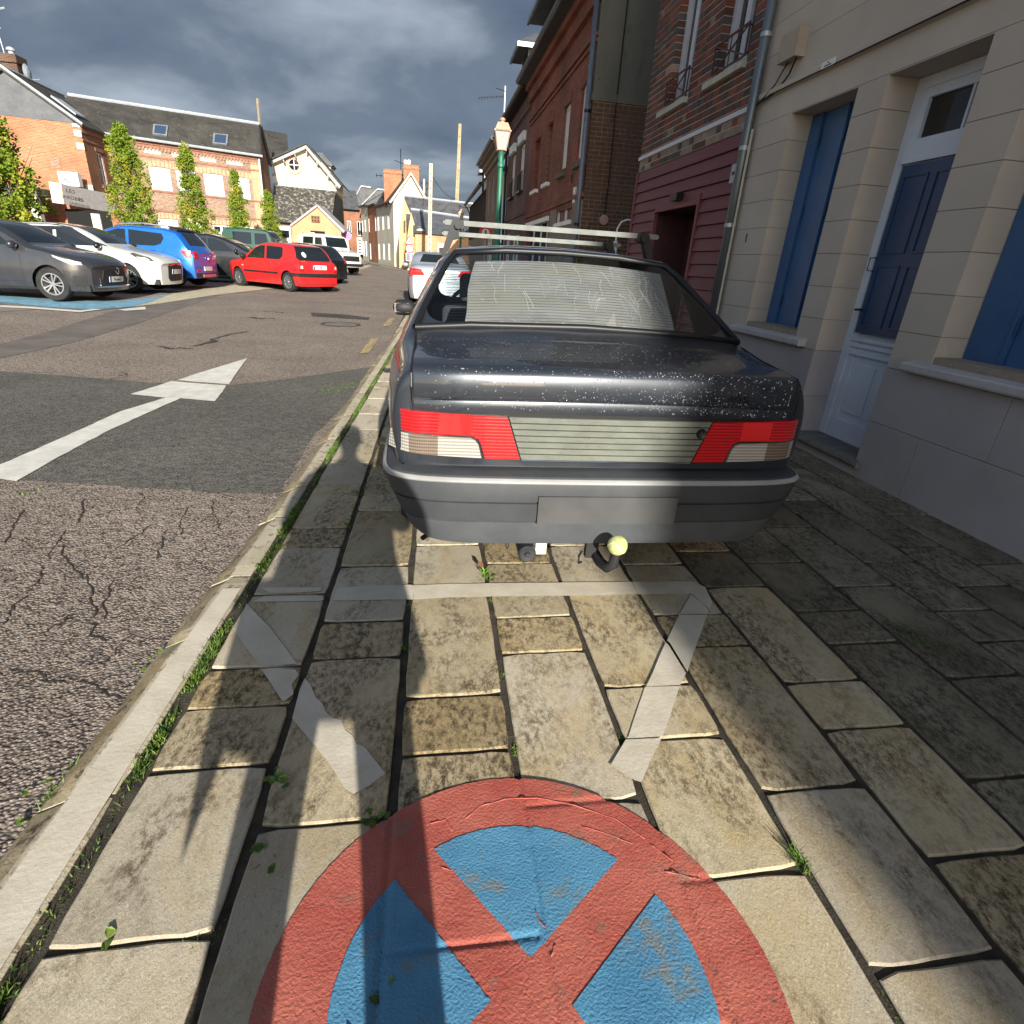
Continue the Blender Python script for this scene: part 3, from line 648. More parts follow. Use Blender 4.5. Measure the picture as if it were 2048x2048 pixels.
while y < 9:
    d = 0.5 + 0.5 * math.sin(y * 5.1) + 0.4 * math.sin(y * 11.3 + 1); d = max(0.12, d) * (1 if y < 4 else 0.7)
    if 1.02 < y < 1.16 or 1.42 < y < 1.5 or 1.9 < y < 2.05: d = 0.03
    for _ in range(int(20 * d + 1 + (random.random() < 0.6))):
        gm_x = KX0(y) - 0.004 + random.gauss(0, 0.009)
        blade(gm_x, y + random.uniform(0, .012), -0.012, random.uniform(.010, .026) * (0.7 + d * .6))
    if random.random() < 0.13 * d: weedleaf(KX0(y) + random.uniform(-.015, .015), y, -.004, random.uniform(.015, .035))
    y += 0.011
def tuft(u, v, n, r_, hh, leaves=0, z=-0.01):
    x, y = G(u, v, 0)
    for _ in range(n): blade(x + random.gauss(0, r_ * .6), y + random.gauss(0, r_), z, random.uniform(.4, 1) * hh)
    for _ in range(leaves): weedleaf(x + random.gauss(0, r_), y + random.gauss(0, r_), z + .008, random.uniform(.015, .04))
for a in [(1600, 1722, 70, .014, .05), (748, 1640, 30, .01, .02, 8), (1032, 1500, 60, .012, .012), (760, 1945, 60, .022, .02), (745, 2025, 50, .02, .02, 4), (560, 1560, 16, .012, .015, 10), (540, 1700, 14, .02, .012, 6),
          (972, 1150, 60, .02, .035, 8), (810, 1168, 14, .008, .02), (815, 1300, 16, .01, .02, 2), (1005, 1350, 40, .02, .01), (1790, 2010, 40, .012, .01), (700, 1050, 20, .012, .02, 3), (390, 1870, 24, .02, .014), (430, 1866, 16, .015, .015), (225, 1885, 14, .015, .012, 2), (1240, 1470, 26, .01, .01), (560, 1095, 40, .02, .03), (820, 1205, 20, .008, .012), (983, 1200, 12, .01, .02),
          (715, 985, 30, .012, .03), (765, 880, 70, .03, .03), (775, 850, 50, .04, .03), (768, 830, 40, .05, .03)]: tuft(*a)
for a in [(320, 1300, 30, .035, .05, 16), (345, 1280, 30, .02, .05, 10), (110, 1560, 60, .045, .05, 16), (135, 1540, 40, .03, .05, 8), (40, 965, 10, .03, .02), (145, 1590, 20, .02, .03, 4), (655, 770, 120, .12, .03, 10), (700, 762, 90, .10, .04, 10), (60, 962, 16, .05, .02)]: tuft(*a, z=-0.068)
stuff(tag(gm.build('grass', M_grass), 'grass and small weeds growing in the pavement joints and gutter', 'grass'))
# seedling with a dark shrivelled leaf beside the cross line
sx, sy = G(968, 1150)
sd = thing('seedling', 'small bright green seedling with a shrivelled dark leaf in a slab joint', 'plant', (sx, sy, 0))
m = MB()
for a in range(7):
    an = a * 0.9; c, s_ = math.cos(an), math.sin(an); m.add([(0, 0, .005), (c * .012 - s_ * .008, s_ * .012 + c * .008, .018), (c * .028, s_ * .028, .026 + a * .003), (c * .012 + s_ * .008, s_ * .012 - c * .008, .018)], [(0, 1, 2, 3)])
m.build('leaf', leafmat('seedling_green', (0.14, 0.30, 0.03), (0.22, 0.40, 0.06)), sd)
m = MB(); m.add([(-.012, .01, .03), (-.028, .016, .045), (-.024, .02, .062), (-.008, .016, .058), (-.002, .012, .042)], [(0, 1, 2, 3, 4)]); m.tube([(0, 0, 0), (-.006, .006, .02), (-.012, .012, .035)], .0012, 5)
m.build('dry_leaf', plain('dry_leaf', (0.10, 0.035, 0.02), 0.8), sd)

M_moss = noisy('moss', (.07, .12, .03), (.13, .20, .06), scale=60, rough=1, bump=.8, bscale=200)
mo = MB()
for a, b, n_, w_ in [((1768, 1245), (1835, 1275), 40, .010), ((1835, 1275), (1860, 1295), 24, .016), ((1775, 1130), (1815, 1155), 16, .007), ((1870, 1195), (1905, 1222), 14, .004), ((1935, 1245), (1995, 1282), 24, .003)]:
    p0, p1 = Vector(G(*a)), Vector(G(*b))
    for k in range(n_ * 3):
        t = random.random(); q = p0 + (p1 - p0) * t + Vector((random.gauss(0, w_), random.gauss(0, w_))); r_ = random.uniform(.0012, .004)
        mo.add([(q.x + r_ * math.cos(i * 1.26), q.y + r_ * math.sin(i * 1.26) * 1.4, .0045) for i in range(5)], [(0, 1, 2, 3, 4)])
stuff(tag(mo.build('moss', M_moss), 'streaks of bright green moss on the shaded slabs', 'moss'))

# ================================================================ BUILDING HELPERS
class Face:
    """a vertical plane: u runs along it, z up, n outwards"""
    def __init__(s, x, y, ang):
        s.o = Vector((x, y, 0)); s.d = Vector((math.cos(R(ang)), math.sin(R(ang)), 0)); s.n = Vector((s.d.y, -s.d.x, 0))
    def P(s, u, z, n=0.0): return tuple(s.o + s.d * u + s.n * n + Vector((0, 0, z)))
    def M(s, u, z, n=0.0): return face_matrix(s.P(u, z, n), s.d, (0, 0, 1))
def fbox(m, F, u0, u1, z0, z1, n0, n1):
    vs = [F.P(u0, z0, n1), F.P(u1, z0, n1), F.P(u1, z0, n0), F.P(u0, z0, n0), F.P(u0, z1, n1), F.P(u1, z1, n1), F.P(u1, z1, n0), F.P(u0, z1, n0)]
    return m.add(vs, [(3, 2, 1, 0), (4, 5, 6, 7), (0, 1, 5, 4), (1, 2, 6, 5), (2, 3, 7, 6), (3, 0, 4, 7)])
def wall_mesh(F, u0, u1, z0, z1, ops, depth=0.18, m=None, top=None):
    """wall with rectangular openings and their reveals; top(u) may cut the wall to a gable"""
    m = m or MB(); us = sorted({u0, u1} | {min(max(a, u0), u1) for o in ops for a in o[:2]}); zs = sorted({z0, z1} | {min(max(a, z0), z1) for o in ops for a in o[2:4]})
    for a, b in zip(us, us[1:]):
        for c, d in zip(zs, zs[1:]):
            if any(o[0] < (a + b) / 2 < o[1] and o[2] < (c + d) / 2 < o[3] for o in ops): continue
            m.add([F.P(a, c), F.P(b, c), F.P(b, d), F.P(a, d)], [(0, 1, 2, 3)])
    for o in ops:
        a, b, c, d = o[:4]; e = -depth
        m.add([F.P(a, c), F.P(a, d), F.P(a, d, e), F.P(a, c, e)], [(0, 1, 2, 3)]); m.add([F.P(b, c), F.P(b, c, e), F.P(b, d, e), F.P(b, d)], [(0, 1, 2, 3)])
        m.add([F.P(a, d), F.P(b, d), F.P(b, d, e), F.P(a, d, e)], [(0, 1, 2, 3)]); m.add([F.P(a, c), F.P(a, c, e), F.P(b, c, e), F.P(b, c)], [(0, 1, 2, 3)])
    return m
M_white = noisy('white_paint', (0.60, 0.60, 0.58), (0.72, 0.72, 0.70), scale=3, rough=0.5, bump=0.15, bscale=40)
M_pane = plain('window_pane', (0.012, 0.014, 0.017), 0.06, spec=0.6)
M_slate = noisy('slate', (0.045, 0.047, 0.052), (0.085, 0.085, 0.088), scale=2, rough=0.6, bump=0.7, bscale=14, dist=0.02, speck=(0.13, 0.125, 0.10), speck_scale=5, speck_t=0.60, spec=0.4)
M_zinc = noisy('zinc', (0.22, 0.24, 0.27), (0.34, 0.36, 0.39), scale=6, rough=0.45, bump=0.2, bscale=30, metal=0.5, obj=False)
M_dark = plain('dark_interior', (0.006, 0.006, 0.006), 0.9)
def window(F, u0, u1, z0, z1, parent, depth=0.14, cols=2, rows=1, fr=None, kind='pane', fw=0.05, panemat=None):
    fr = fr or M_white; e = -depth
    m = MB(); fbox(m, F, u0, u0 + fw, z0, z1, e, e + .05); fbox(m, F, u1 - fw, u1, z0, z1, e, e + .05)
    fbox(m, F, u0 + fw, u1 - fw, z1 - fw, z1, e, e + .05); fbox(m, F, u0 + fw, u1 - fw, z0, z0 + fw, e, e + .05)
    iu0, iu1, iz0, iz1 = u0 + fw, u1 - fw, z0 + fw, z1 - fw
    for k in range(1, cols):
        c = iu0 + (iu1 - iu0) * k / cols; fbox(m, F, c - fw * .7, c + fw * .7, iz0, iz1, e, e + .055)
    for k in range(1, rows):
        c = iz0 + (iz1 - iz0) * k / rows; fbox(m, F, iu0, iu1, c - .015, c + .015, e + .004, e + .045)
    w = m.build('window', fr, parent)
    p = MB(); fbox(p, F, iu0, iu1, iz0, iz1, e - .02, e + .012); p.build('pane', panemat or M_pane, w)
    return w
def shutter(F, u0, u1, z0, z1, parent, mat=None, depth=0.05, leaves=2):
    w = None
    for k in range(leaves):
        a = u0 + (u1 - u0) * k / leaves; b = u0 + (u1 - u0) * (k + 1) / leaves
        m = MB(); fbox(m, F, a + .006, b - .006, z0, z1, -depth - .03, -depth)
        w = m.build('shutter', mat or M_white, parent)
        q = MB(); fbox(q, F, a + .07, b - .07, z0 + .12, z1 - .12, -depth, -depth + .008); q.build('panel', mat or M_white, w)
    return w
def roofslab(pts, name, mat, parent, th=0.10):
    m = MB(); P0 = [Vector(p) for p in pts]; n = (P0[1] - P0[0]).cross(P0[2] - P0[0]).normalized()
    if n.z < 0: n = -n; P0 = P0[::-1]
    m.extr([p - n * th for p in P0], n * th); return m.build(name, mat, parent)

# ================================================================ BEIGE HOUSE (right)
WX = 3.14
M_block = noisy('beige_render', (0.40, 0.345, 0.29), (0.45, 0.39, 0.33), scale=1.3, rough=0.92, bump=0.45, bscale=210, dist=0.003, rand=0.035, speck=(0.28, 0.23, 0.18), speck_scale=120, speck_t=0.66)
M_plinth = noisy('plinth_render', (0.30, 0.275, 0.275), (0.355, 0.325, 0.325), scale=1.5, rough=0.92, bump=0.5, bscale=180, dist=0.003, rand=0.03, speck=(0.12, 0.11, 0.10), speck_scale=40, speck_t=0.70)
M_mortar = noisy('render_joint', (0.22, 0.18, 0.14), (0.28, 0.23, 0.18), scale=20, rough=1)
M_sill = noisy('stone_sill', (0.34, 0.32, 0.32), (0.41, 0.39, 0.38), scale=8, rough=0.85, bump=0.5, bscale=120, dist=0.003, speck=(0.13, 0.12, 0.11), speck_scale=60, speck_t=0.66)
M_blueA = noisy('blue_shutter', (0.028, 0.085, 0.200), (0.040, 0.110, 0.235), scale=4, rough=0.42, bump=0.12, bscale=50, dist=0.002, spec=0.5)
M_blueB = noisy('blue_door', (0.014, 0.042, 0.105), (0.020, 0.054, 0.125), scale=4, rough=0.35, bump=0.10, bscale=50, dist=0.002, spec=0.5)
M_door = noisy('pale_door', (0.52, 0.55, 0.60), (0.60, 0.62, 0.67), scale=3, rough=0.5, bump=0.2, bscale=60, dist=0.002, speck=(0.28, 0.28, 0.29), speck_scale=25, speck_t=0.70)
house = thing('beige_house', 'beige rendered house with blue shutters and panelled door on the right', 'house', (WX, 3.9, 0))
def hb(m, x0, x1, y0, y1, z0, z1): return m.box(x0 - WX, x1 - WX, y0 - 3.9, y1 - 3.9, z0, z1)
OPS = [(4.62, 5.45, 0.91, 2.63), (3.53, 4.32, 0.0, 2.63), (1.85, 3.19, 0.91, 2.63), (-0.6, 0.5, 0.91, 2.63), (-3.6, -2.3, 0.91, 2.63)]
def spans(z0, z1, ya, yb, cut=True):
    out = [(ya, yb)]
    for o in OPS:
        if o[2] < (z0 + z1) / 2 < o[3]:
            nn = []
            for a, b in out:
                if o[0] > a and o[1] < b: nn += [(a, o[0]), (o[1], b)]
                else: nn.append((a, b))
            out = nn
    return out
core = MB()
for z0, z1 in ((-0.1, 0.91), (0.91, 2.63)):
    for a, b in spans(z0, z1, -4.2, 6.09): hb(core, WX + 0.007, WX + 0.30, a + 0.007, b - 0.007, z0, z1)
hb(core, WX + 0.007, WX + 0.30, -4.2, 6.09, 2.63, 7.0)
core.build('wall', M_mortar, house)
courses = [0.79, 1.03, 1.27, 1.51, 1.74, 1.97, 2.20, 2.43, 2.63]
J = 0.0022
for z0, z1 in zip(courses, courses[1:]):
    for a, b in spans(max(z0, .92), z1, -4.2, 6.10):
        cuts = [a]; L_ = b - a
        if L_ > 1.2:
            k = int(L_ / 0.75)
            cuts += [a + L_ * (i + (0.5 if int(z0 * 10) % 2 else 0.25)) / k for i in range(k)]
        cuts.append(b)
        for c, d in zip(cuts, cuts[1:]):
            if d - c < .1: continue
            m = MB(); x1 = WX + 0.25; hb(m, WX, x1, c + (J if c > a else 0), d - (J if d < b else 0), z0 + J, z1 - J); m.build('wall_block', M_block, house)
m = MB()
for z0, z1 in ((2.63, 2.822),): hb(m, WX, WX + 0.25, -4.2, 6.10, z0 + J * .3, z1); m.build('wall_block', M_block, house)
z = 2.886
for z1 in (3.16, 3.40, 3.64, 3.88, 4.12, 4.36, 4.60, 4.84, 5.1):
    m = MB(); hb(m, WX, WX + 0.25, -4.2, 6.10, z + J, z1 - J * .3); m.build('wall_block', M_block, house); z = z1
# plinth: two courses, slightly proud
for z0, z1, cuts in ((-0.05, 0.42, [-4.2, -2.9, -1.5, -0.2, 1.0, 2.05, 3.07, 3.53]), (0.42, 0.79, [-4.2, -3.2, -2.0, -0.8, 0.4, 1.5, 2.6, 3.53])):
    for a, b in zip(cuts, cuts[1:]):
        m = MB(); hb(m, WX - 0.008, WX + 0.26, a + J * .8, b - (J * .8 if b < 3.5 else 0), z0, z1 - J * 1.6); m.build('plinth_block', M_plinth, house)
    for a, b in ((4.32, 5.15), (5.15, 6.10)):
        m = MB(); hb(m, WX - 0.008, WX + 0.26, a + (J * .8 if a > 4.4 else 0), b - J * .8, z0, z1 - J * 1.6); m.build('plinth_block', M_plinth, house)
m = MB(); hb(m, WX - 0.008, WX + 0.10, 3.53, 4.32, -0.05, 0.065); m.build('plinth_block', M_plinth, house)
# doorstep with a rounded nosing
M_step = noisy('doorstep_stone', (0.10, 0.098, 0.085), (0.17, 0.165, 0.145), scale=9, rough=0.9, bump=0.8, bscale=60, dist=0.006, speck=(0.26, 0.25, 0.22), speck_scale=90, speck_t=0.64)
m = MB(); hb(m, WX - 0.02, WX + 0.33, 3.505, 4.36, 0.066, 0.118)
nose = [(-0.02 - WX + WX, 0, 0)]
pts = [(WX - 0.02 + 0.0, 0.066), (WX - 0.045, 0.070), (WX - 0.055, 0.09), (WX - 0.045, 0.112), (WX - 0.02, 0.1185)]
m.extr([(p[0] - WX, 3.47 - 3.9, p[1]) for p in pts], (0, 0.90, 0)); m.build('doorstep', M_step, house)
# sills
for ya, yb in ((4.46, 5.66), (1.70, 3.345), (-0.75, 0.65)):
    m = MB(); y0, y1 = ya - 3.9, yb - 3.9
    prof = [(-0.068, 0.80), (-0.075, 0.812), (-0.075, 0.846), (-0.066, 0.856), (0.26, 0.905), (0.26, 0.80)]
    m.extr([(p[0], y0, p[1]) for p in prof], (0, y1 - y0, 0)); m.build('window_sill', M_sill, house)
# string course
m = MB(); prof = [(-0.004, 2.822), (-0.035, 2.835), (-0.038, 2.872), (-0.02, 2.886), (0.2, 2.886), (0.2, 2.822)]
m.extr([(p[0], -8.1, p[1]) for p in prof], (0, 10.29, 0)); m.build('string_course', M_block, house)
# lintel soffits (same render as the wall blocks)
m = MB()
for o in OPS[:3]: hb(m, WX + 0.003, WX + 0.30, o[0] + .002, o[1] - .002, 2.622, 2.629)
m.build('soffit', M_block, house)
# folding metal shutters
def blue_shutter(y0, y1, z0, z1):
    n = 5; w = (y1 - y0) / n
    for k in range(n):
        a = y0 + w * k; zig = 0.016 if k % 2 else 0.0
        m = MB(); hb(m, WX + 0.20 + zig, WX + 0.222 + zig, a + 0.003, a + w - 0.003, z0, z1)
        hb(m, WX + 0.192 + zig, WX + 0.20 + zig, a + 0.003, a + 0.024, z0, z1)
        leaf = m.build('shutter_leaf', M_blueA, house)
        if k in (1, 3):
            q = MB(); yy = a + w - 0.004
            for zc in (z0 + .22, (z0 + z1) / 2 + .1, z1 - .2): q.tube([(0.186 + zig, yy - 3.9, zc - .05), (0.186 + zig, yy - 3.9, zc + .05)], 0.008, 7)
            stuff(q.build('hinge', M_blueB, leaf))
    m = MB(); hb(m, WX + 0.24, WX + 0.26, y0, y1, z0, z1); m.build('shutter_backing', M_dark, house)
blue_shutter(4.625, 5.445, 0.905, 2.615); blue_shutter(1.86, 3.185, 0.905, 2.615); blue_shutter(-0.59, 0.49, 0.905, 2.615); blue_shutter(-3.59, -2.31, 0.905, 2.615)
# the door: frame, transom window, pale door behind a blue shutter panel
m = MB(); DX = 0.25
def db(m, x0, x1, y0, y1, z0, z1): return m.box(x0, x1, y0 - 3.9, y1 - 3.9, z0, z1)
db(m, DX - .01, DX + .06, 4.25, 4.32, .118, 2.62); db(m, DX - .01, DX + .06, 3.53, 3.60, .118, 2.62); db(m, DX - .01, DX + .06, 3.60, 4.25, 2.55, 2.62)
db(m, DX - .03, DX + .06, 3.60, 4.25, 2.10, 2.22); fr = m.build('door_frame', M_door, house)
m = MB(); db(m, DX + .0, DX + .04, 4.19, 4.25, 2.22, 2.55); db(m, DX, DX + .04, 3.60, 3.66, 2.22, 2.55); db(m, DX, DX + .04, 3.66, 4.19, 2.49, 2.55); db(m, DX, DX + .04, 3.66, 4.19, 2.22, 2.25)
db(m, DX + .005, DX + .03, 3.83, 3.85, 2.25, 2.49); tw = m.build('transom_window', M_door, house)
m = MB(); db(m, DX + .025, DX + .03, 3.66, 4.19, 2.25, 2.49); m.build('pane', plain('transom_glass', (0.02, 0.021, 0.018), 0.05), tw)
m = MB(); db(m, DX + .012, DX + .05, 3.60, 4.25, .118, 2.10)
db(m, DX - .006, DX + .012, 3.60, 4.25, .118, .27); db(m, DX + .004, DX + .012, 3.60, 3.67, .27, 1.0); db(m, DX + .004, DX + .012, 4.18, 4.25, .27, 1.0)
for zc in (0.80, 0.86, 0.905): db(m, DX - .012, DX + .012, 3.60, 4.25, zc - .014, zc + .014)
door = m.build('door', M_door, house)
m = MB(); db(m, DX + .002, DX + .012, 3.92, 4.12, .34, .72); db(m, DX + .002, DX + .012, 3.66, 3.86, .34, .72); m.build('door_panel', M_door, door)
m = MB(); db(m, DX - .034, DX - .008, 3.605, 4.205, .955, 2.085); bp_ = m.build('blue_door_shutter', M_blueB, house)
for ya, yb in ((3.66, 3.88), (3.945, 4.165)):
    for za, zb in ((1.01, 1.44), (1.52, 2.02)):
        m = MB(); i = .0
        for a, b, c, d in ((ya, yb, za, za + .012), (ya, yb, zb - .012, zb), (ya, ya + .012, za + .012, zb - .012), (yb - .012, yb, za + .012, zb - .012)): db(m, DX - .043, DX - .034, a, b, c, d)
        m.build('panel_moulding', M_blueB, bp_)
M_iron = plain('black_iron', (0.012, 0.012, 0.013), 0.45, 0.6)
m = MB(); m.tube([(DX - .035, 4.20 - 3.9, 1.40), (DX - .075, 4.215 - 3.9, 1.40), (DX - .075, 4.215 - 3.9, 1.49), (DX - .035, 4.20 - 3.9, 1.49)], .005, 6); m.build('door_pull', M_iron, bp_)
m = MB(); m.tube([(DX - .01, 4.235 - 3.9, 1.12), (DX - .06, 4.235 - 3.9, 1.12), (DX - .062, 4.16 - 3.9, 1.125)], .009, 6); m.build('door_handle', M_iron, door)
# small fixtures
m = MB(); db(m, -.09, -.001, 5.45, 5.72, 3.02, 3.22); jb = m.build('junction_box', noisy('box_beige', (0.30, 0.25, 0.19), (0.36, 0.30, 0.23), scale=5, rough=.7), house)
m = MB(); m.tube([(-.05, 1.58, 3.02), (-.04, 1.66, 2.92), (-.02, 1.86, 2.84), (-.045, 2.1, 2.80), (-.03, 2.19, 2.78)], .008, 6); m.tube([(-.042, 1.93, 2.83), (-.042, 0.4, 2.8315), (-.042, -6, 2.8315)], .006, 5); m.tube([(-.05, 1.70, 3.02), (-.03, 1.88, 2.9), (-.04, 2.15, 2.78)], .006, 6); m.build('cable', M_iron, house)
m = MB(); db(m, -.046, -.036, 4.93, 5.09, 2.828, 2.878); sp_ = m.build('sign_plate', plain('plate_white', (.62, .62, .58), .4), house)
for zz, ln in ((2.862, .03), (2.845, .09)): 
    for k in range(int(ln / .012)):
        m = MB(); db(m, -.048, -.046, 5.01 - ln / 2 + k * .012, 5.01 - ln / 2 + k * .012 + .008, zz - .004, zz + .004); m.build('lettering', M_iron, sp_)
m = MB(); db(m, -.001, .0035, 5.78, 5.80, 1.62, 1.70); m.build('wall_slot', M_dark, house)
# roof edge over the street (out of frame, it shades the pavement)
roofslab([(3.06, -12.2, 5.15), (3.06, 6.1, 5.15), (7.2, 6.1, 8.4), (7.2, -12.2, 8.4)], 'roof', M_slate, None, 0.12)
rf = bpy.data.objects['roof']; rf.parent = house; rf.location = (-WX, -3.9, 0)
# unseen street front behind the viewer; the tall house is sized for its shade
tall = thing('tall_house', 'tall rendered house behind the viewer, sized for the shade it casts', 'house', (WX, -15.45, 0))
m = MB(); m.box(0, 5, -3.2, 3.2, -.1, 7.8); m.box(-.02, 5.1, -3.25, 3.2, 7.8, 8.0); m.build('wall', M_block, tall)
for y in (-1.1, 0.3):
    for z in (0.9, 3.7, 5.9):
        w_ = window(Face(WX, -15.45 + y + 0.9, -90), 0, .9, z, z + 1.4, None, depth=-0.03); w_.parent = tall; w_.location = (-WX, 15.45, 0)
shop = thing('low_shop', 'rendered shop front along the pavement behind the viewer', 'shop', (WX, -8.2, 0))
m = MB(); m.box(0, 4, -4.0, 4.0, -.1, 5.1); m.build('wall', M_plinth, shop)
for y in (-2.6, 0.6): w_ = window(Face(WX, -8.2 + y + 1.6, -90), 0, 2.4, .6, 2.4, None, depth=-0.03); w_.parent = shop; w_.location = (-WX, 8.2, 0)
aw = thing('shadow_awning', 'added awning with two long rails, out of view, casting shade bands on the pavement', 'awning', (WX, -8.2, 3.0))  # added out of view; its sheet and rails shape the pavement's shade bands
m = MB()
m.extr([(0, 0, .3), (-.93, 0, .0), (-.93, 0, -.015), (0, 0, .27)], (0, -3.6, 0)) ; aws = m.build('shade_sheet', noisy('shade_sheet_grey', (.2, .2, .21), (.25, .25, .26), rough=.9), aw); aws.location = (0, 1.2, 0)
m = MB(); m.tube([(-.955, -2.4, 0), (-.955, 4.6, 0)], .058, 10); m.tube([(-.825, -2.4, .05), (-.825, 4.6, .05)], .024, 8)
for y in (-2.4, 1.2, 4.6): m.tube([(0, y, .3), (-.93, y, 0)], .02, 6)
m.build('rail', M_zinc, aw)

# ================================================================ RED SIDING HOUSE with brick upper storey
red = thing('red_clad_house', 'brick house with dark red boarded ground floor beside the beige house', 'house', (WX, 7.7, 0))
def rb(m, x0, x1, y0, y1, z0, z1): return m.box(x0 - WX, x1 - WX, y0 - 7.7, y1 - 7.7, z0, z1)
M_board = noisy('red_boards', (0.125, 0.029, 0.036), (0.150, 0.038, 0.045), scale=4, rough=0.55, bump=0.25, bscale=40, dist=0.003, stretch=(1, .2, 3), rand=0.04)
m = MB(); rb(m, WX + .3, WX + 4, 9.1, 9.34, -.1, 9.5); rb(m, WX + .03, WX + .3, 6.11, 7.0, -.1, 2.62); rb(m, WX + .03, WX + .3, 8.40, 9.34, -.1, 2.62); rb(m, WX + .03, WX + .3, 7.0, 8.40, 2.10, 2.62); m.build('wall_core', M_dark, red)
z = 0.06; P = 0.1355
while z < 2.62:
    for a, b in ((6.11, 7.0), (8.42, 9.34)) if z < 2.03 else ((6.11, 9.34),):
        if z < 2.03 and z + P > 2.03 and False: pass
        t = min(z + P, 2.64)
        m = MB(); prof = [(-.004, z), (-.012, z + .003), (.012, t - .006), (.03, t - .006), (.03, z)]
        m.extr([(p[0], a - 7.7, p[1]) for p in prof], (0, b - a, 0)); m.build('board', M_board, red)
    z += P
m = MB(); rb(m, WX - .02, WX + .03, 6.995, 7.045, 0, 2.16); rb(m, WX - .02, WX + .03, 8.37, 8.42, 0, 2.05); rb(m, WX - .018, WX + .03, 7.045, 8.37, 2.05, 2.10); rb(m, WX - .02, WX + .05, 9.32, 9.36, 0, 2.63); m.build('corner_trim', M_board, red)
# recessed doorway
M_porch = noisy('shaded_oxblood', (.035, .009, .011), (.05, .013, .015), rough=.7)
m = MB(); rb(m, WX + .55, WX + .6, 7.0, 8.4, 0, 2.1); rb(m, WX + .03, WX + .55, 6.98, 7.045, 0, 2.1); rb(m, WX + .03, WX + .55, 8.37, 8.42, 0, 2.1); rb(m, WX + .03, WX + .6, 7.045, 8.37, 2.06, 2.1); m.build('porch', M_porch, red)
m = MB(); rb(m, WX + .49, WX + .55, 7.50, 8.35, .05, 2.0); d_ = m.build('door', M_porch, red)
m = MB(); rb(m, WX + .475, WX + .49, 7.62, 8.22, .2, 1.85); m.build('door_panel', M_porch, d_)
m = MB(); rb(m, WX + .30, WX + .36, 7.05, 7.35, .05, 2.0); sl = m.build('side_panel', M_board, red)
m = MB(); rb(m, WX + .26, WX + .30, 7.09, 7.125, .5, 1.80); m.build('glass_strip', plain('strip_mirror', (.8, .8, .78), .03, metal=1.0), sl)
m = MB(); rb(m, WX - .09, WX + .0, 7.52, 7.72, 2.13, 2.21); m.build('wall_lamp', M_iron, red)
m = MB(); rb(m, WX - .07, WX - .0, 6.13, 6.24, 2.17, 2.34); eb = m.build('meter_box', plain('box_grey', (.33, .34, .35), .5), red)
m = MB(); rb(m, WX - .073, WX - .07, 6.16, 6.21, 2.24, 2.27); m.build('switch', M_iron, eb)
m = MB(); rb(m, WX - .022, WX + .02, 6.10, 9.35, 2.79, 2.835); m.build('white_trim', plain('trim_white', (.50, .50, .53), .5), red)
# brick upper wall
M_mort = noisy('lime_mortar', (0.46, 0.39, 0.29), (0.56, 0.49, 0.38), scale=25, rough=1, bump=.5, bscale=150)
M_bricks = [noisy('brick_red', (0.125, 0.042, 0.030), (0.180, 0.065, 0.045), scale=9, rough=.9, bump=.5, bscale=90, dist=.004, rand=.30),
            noisy('brick_brown', (0.085, 0.038, 0.030), (0.125, 0.055, 0.042), scale=9, rough=.9, bump=.5, bscale=90, dist=.004, rand=.28),
            noisy('brick_blue', (0.050, 0.042, 0.044), (0.085, 0.070, 0.070), scale=9, rough=.9, bump=.5, bscale=90, dist=.004, rand=.25),
            noisy('brick_pale', (0.21, 0.15, 0.12), (0.27, 0.20, 0.165), scale=9, rough=.9, bump=.5, bscale=90, dist=.004, rand=.2)]
WIN = [(7.87, 8.55, 3.27, 5.05), (6.49, 7.20, 3.27, 5.05)]
m = MB()
for z0, z1 in ((2.64, 3.27), (5.05, 8.6)): rb(m, WX + .005, WX + .3, 6.11, 9.34, z0, z1)
for a, b in ((6.11, 6.49), (7.20, 7.87), (8.55, 9.34)): rb(m, WX + .005, WX + .3, a + (.008 if a > 6.2 else 0), b - (.008 if b < 9 else 0), 3.27, 5.05)
m.build('brick_wall', M_mort, red)
RH = 0.0745; protos = {}
def brick_mesh(L_, mat, key):
    if key not in protos:
        m = MB(); m.box(0, .105, 0, L_, 0, RH - .011); me = bpy.data.meshes.new('brick'); me.from_pydata(m.v, [], m.f); me.materials.append(mat); protos[key] = me
    return protos[key]
cands = []; row = 0; z = 2.645
while z < 6.0:
    cuts = [6.112] + [e for w in sorted(WIN) if w[2] < z + .03 < w[3] for e in (w[0], w[1])] + [9.338]
    for sa, sb in zip(cuts[::2], cuts[1::2]):
        y = sa; k = row % 2
        while y < sb - .02:
            hd = (k % 2 == 1); L_ = 0.104 if hd else 0.218
            if sb - (y + L_) < .06: L_ = sb - y
            cands.append((y, min(L_, sb - y), z, hd)); y += L_ + .0115; k += 1
    z += RH; row += 1
cands.sort(key=lambda c: (c[0] - 0) ** 2 + (c[2] - 1.29) ** 2 + (3000 if (c[2] > 3.3 + (c[0] - 6.1) * .45 + 0.35) else 0))
rest = {}
for i, (y, L_, z, hd) in enumerate(cands):
    mi = 2 if hd and random.random() < .75 else random.choices((0, 1, 2, 3), (.62, .28, .06, .04))[0]
    if z < 2.79 and random.random() < .7: mi = 3 if random.random() < .6 else 2
    L2 = round(L_, 3)
    if i < 300:
        o = bpy.data.objects.new('brick', brick_mesh(L2, M_bricks[mi], (L2, mi))); col.objects.link(o); o.parent = red
        o.location = (random.uniform(-.003, .002), y - 7.7, z)
    else:
        rest.setdefault(mi, MB()).box(random.uniform(-.003, .002), .105, y - 7.7, y - 7.7 + L_, z, z + RH - .011)
allb = MB(); mats = []; polys = []
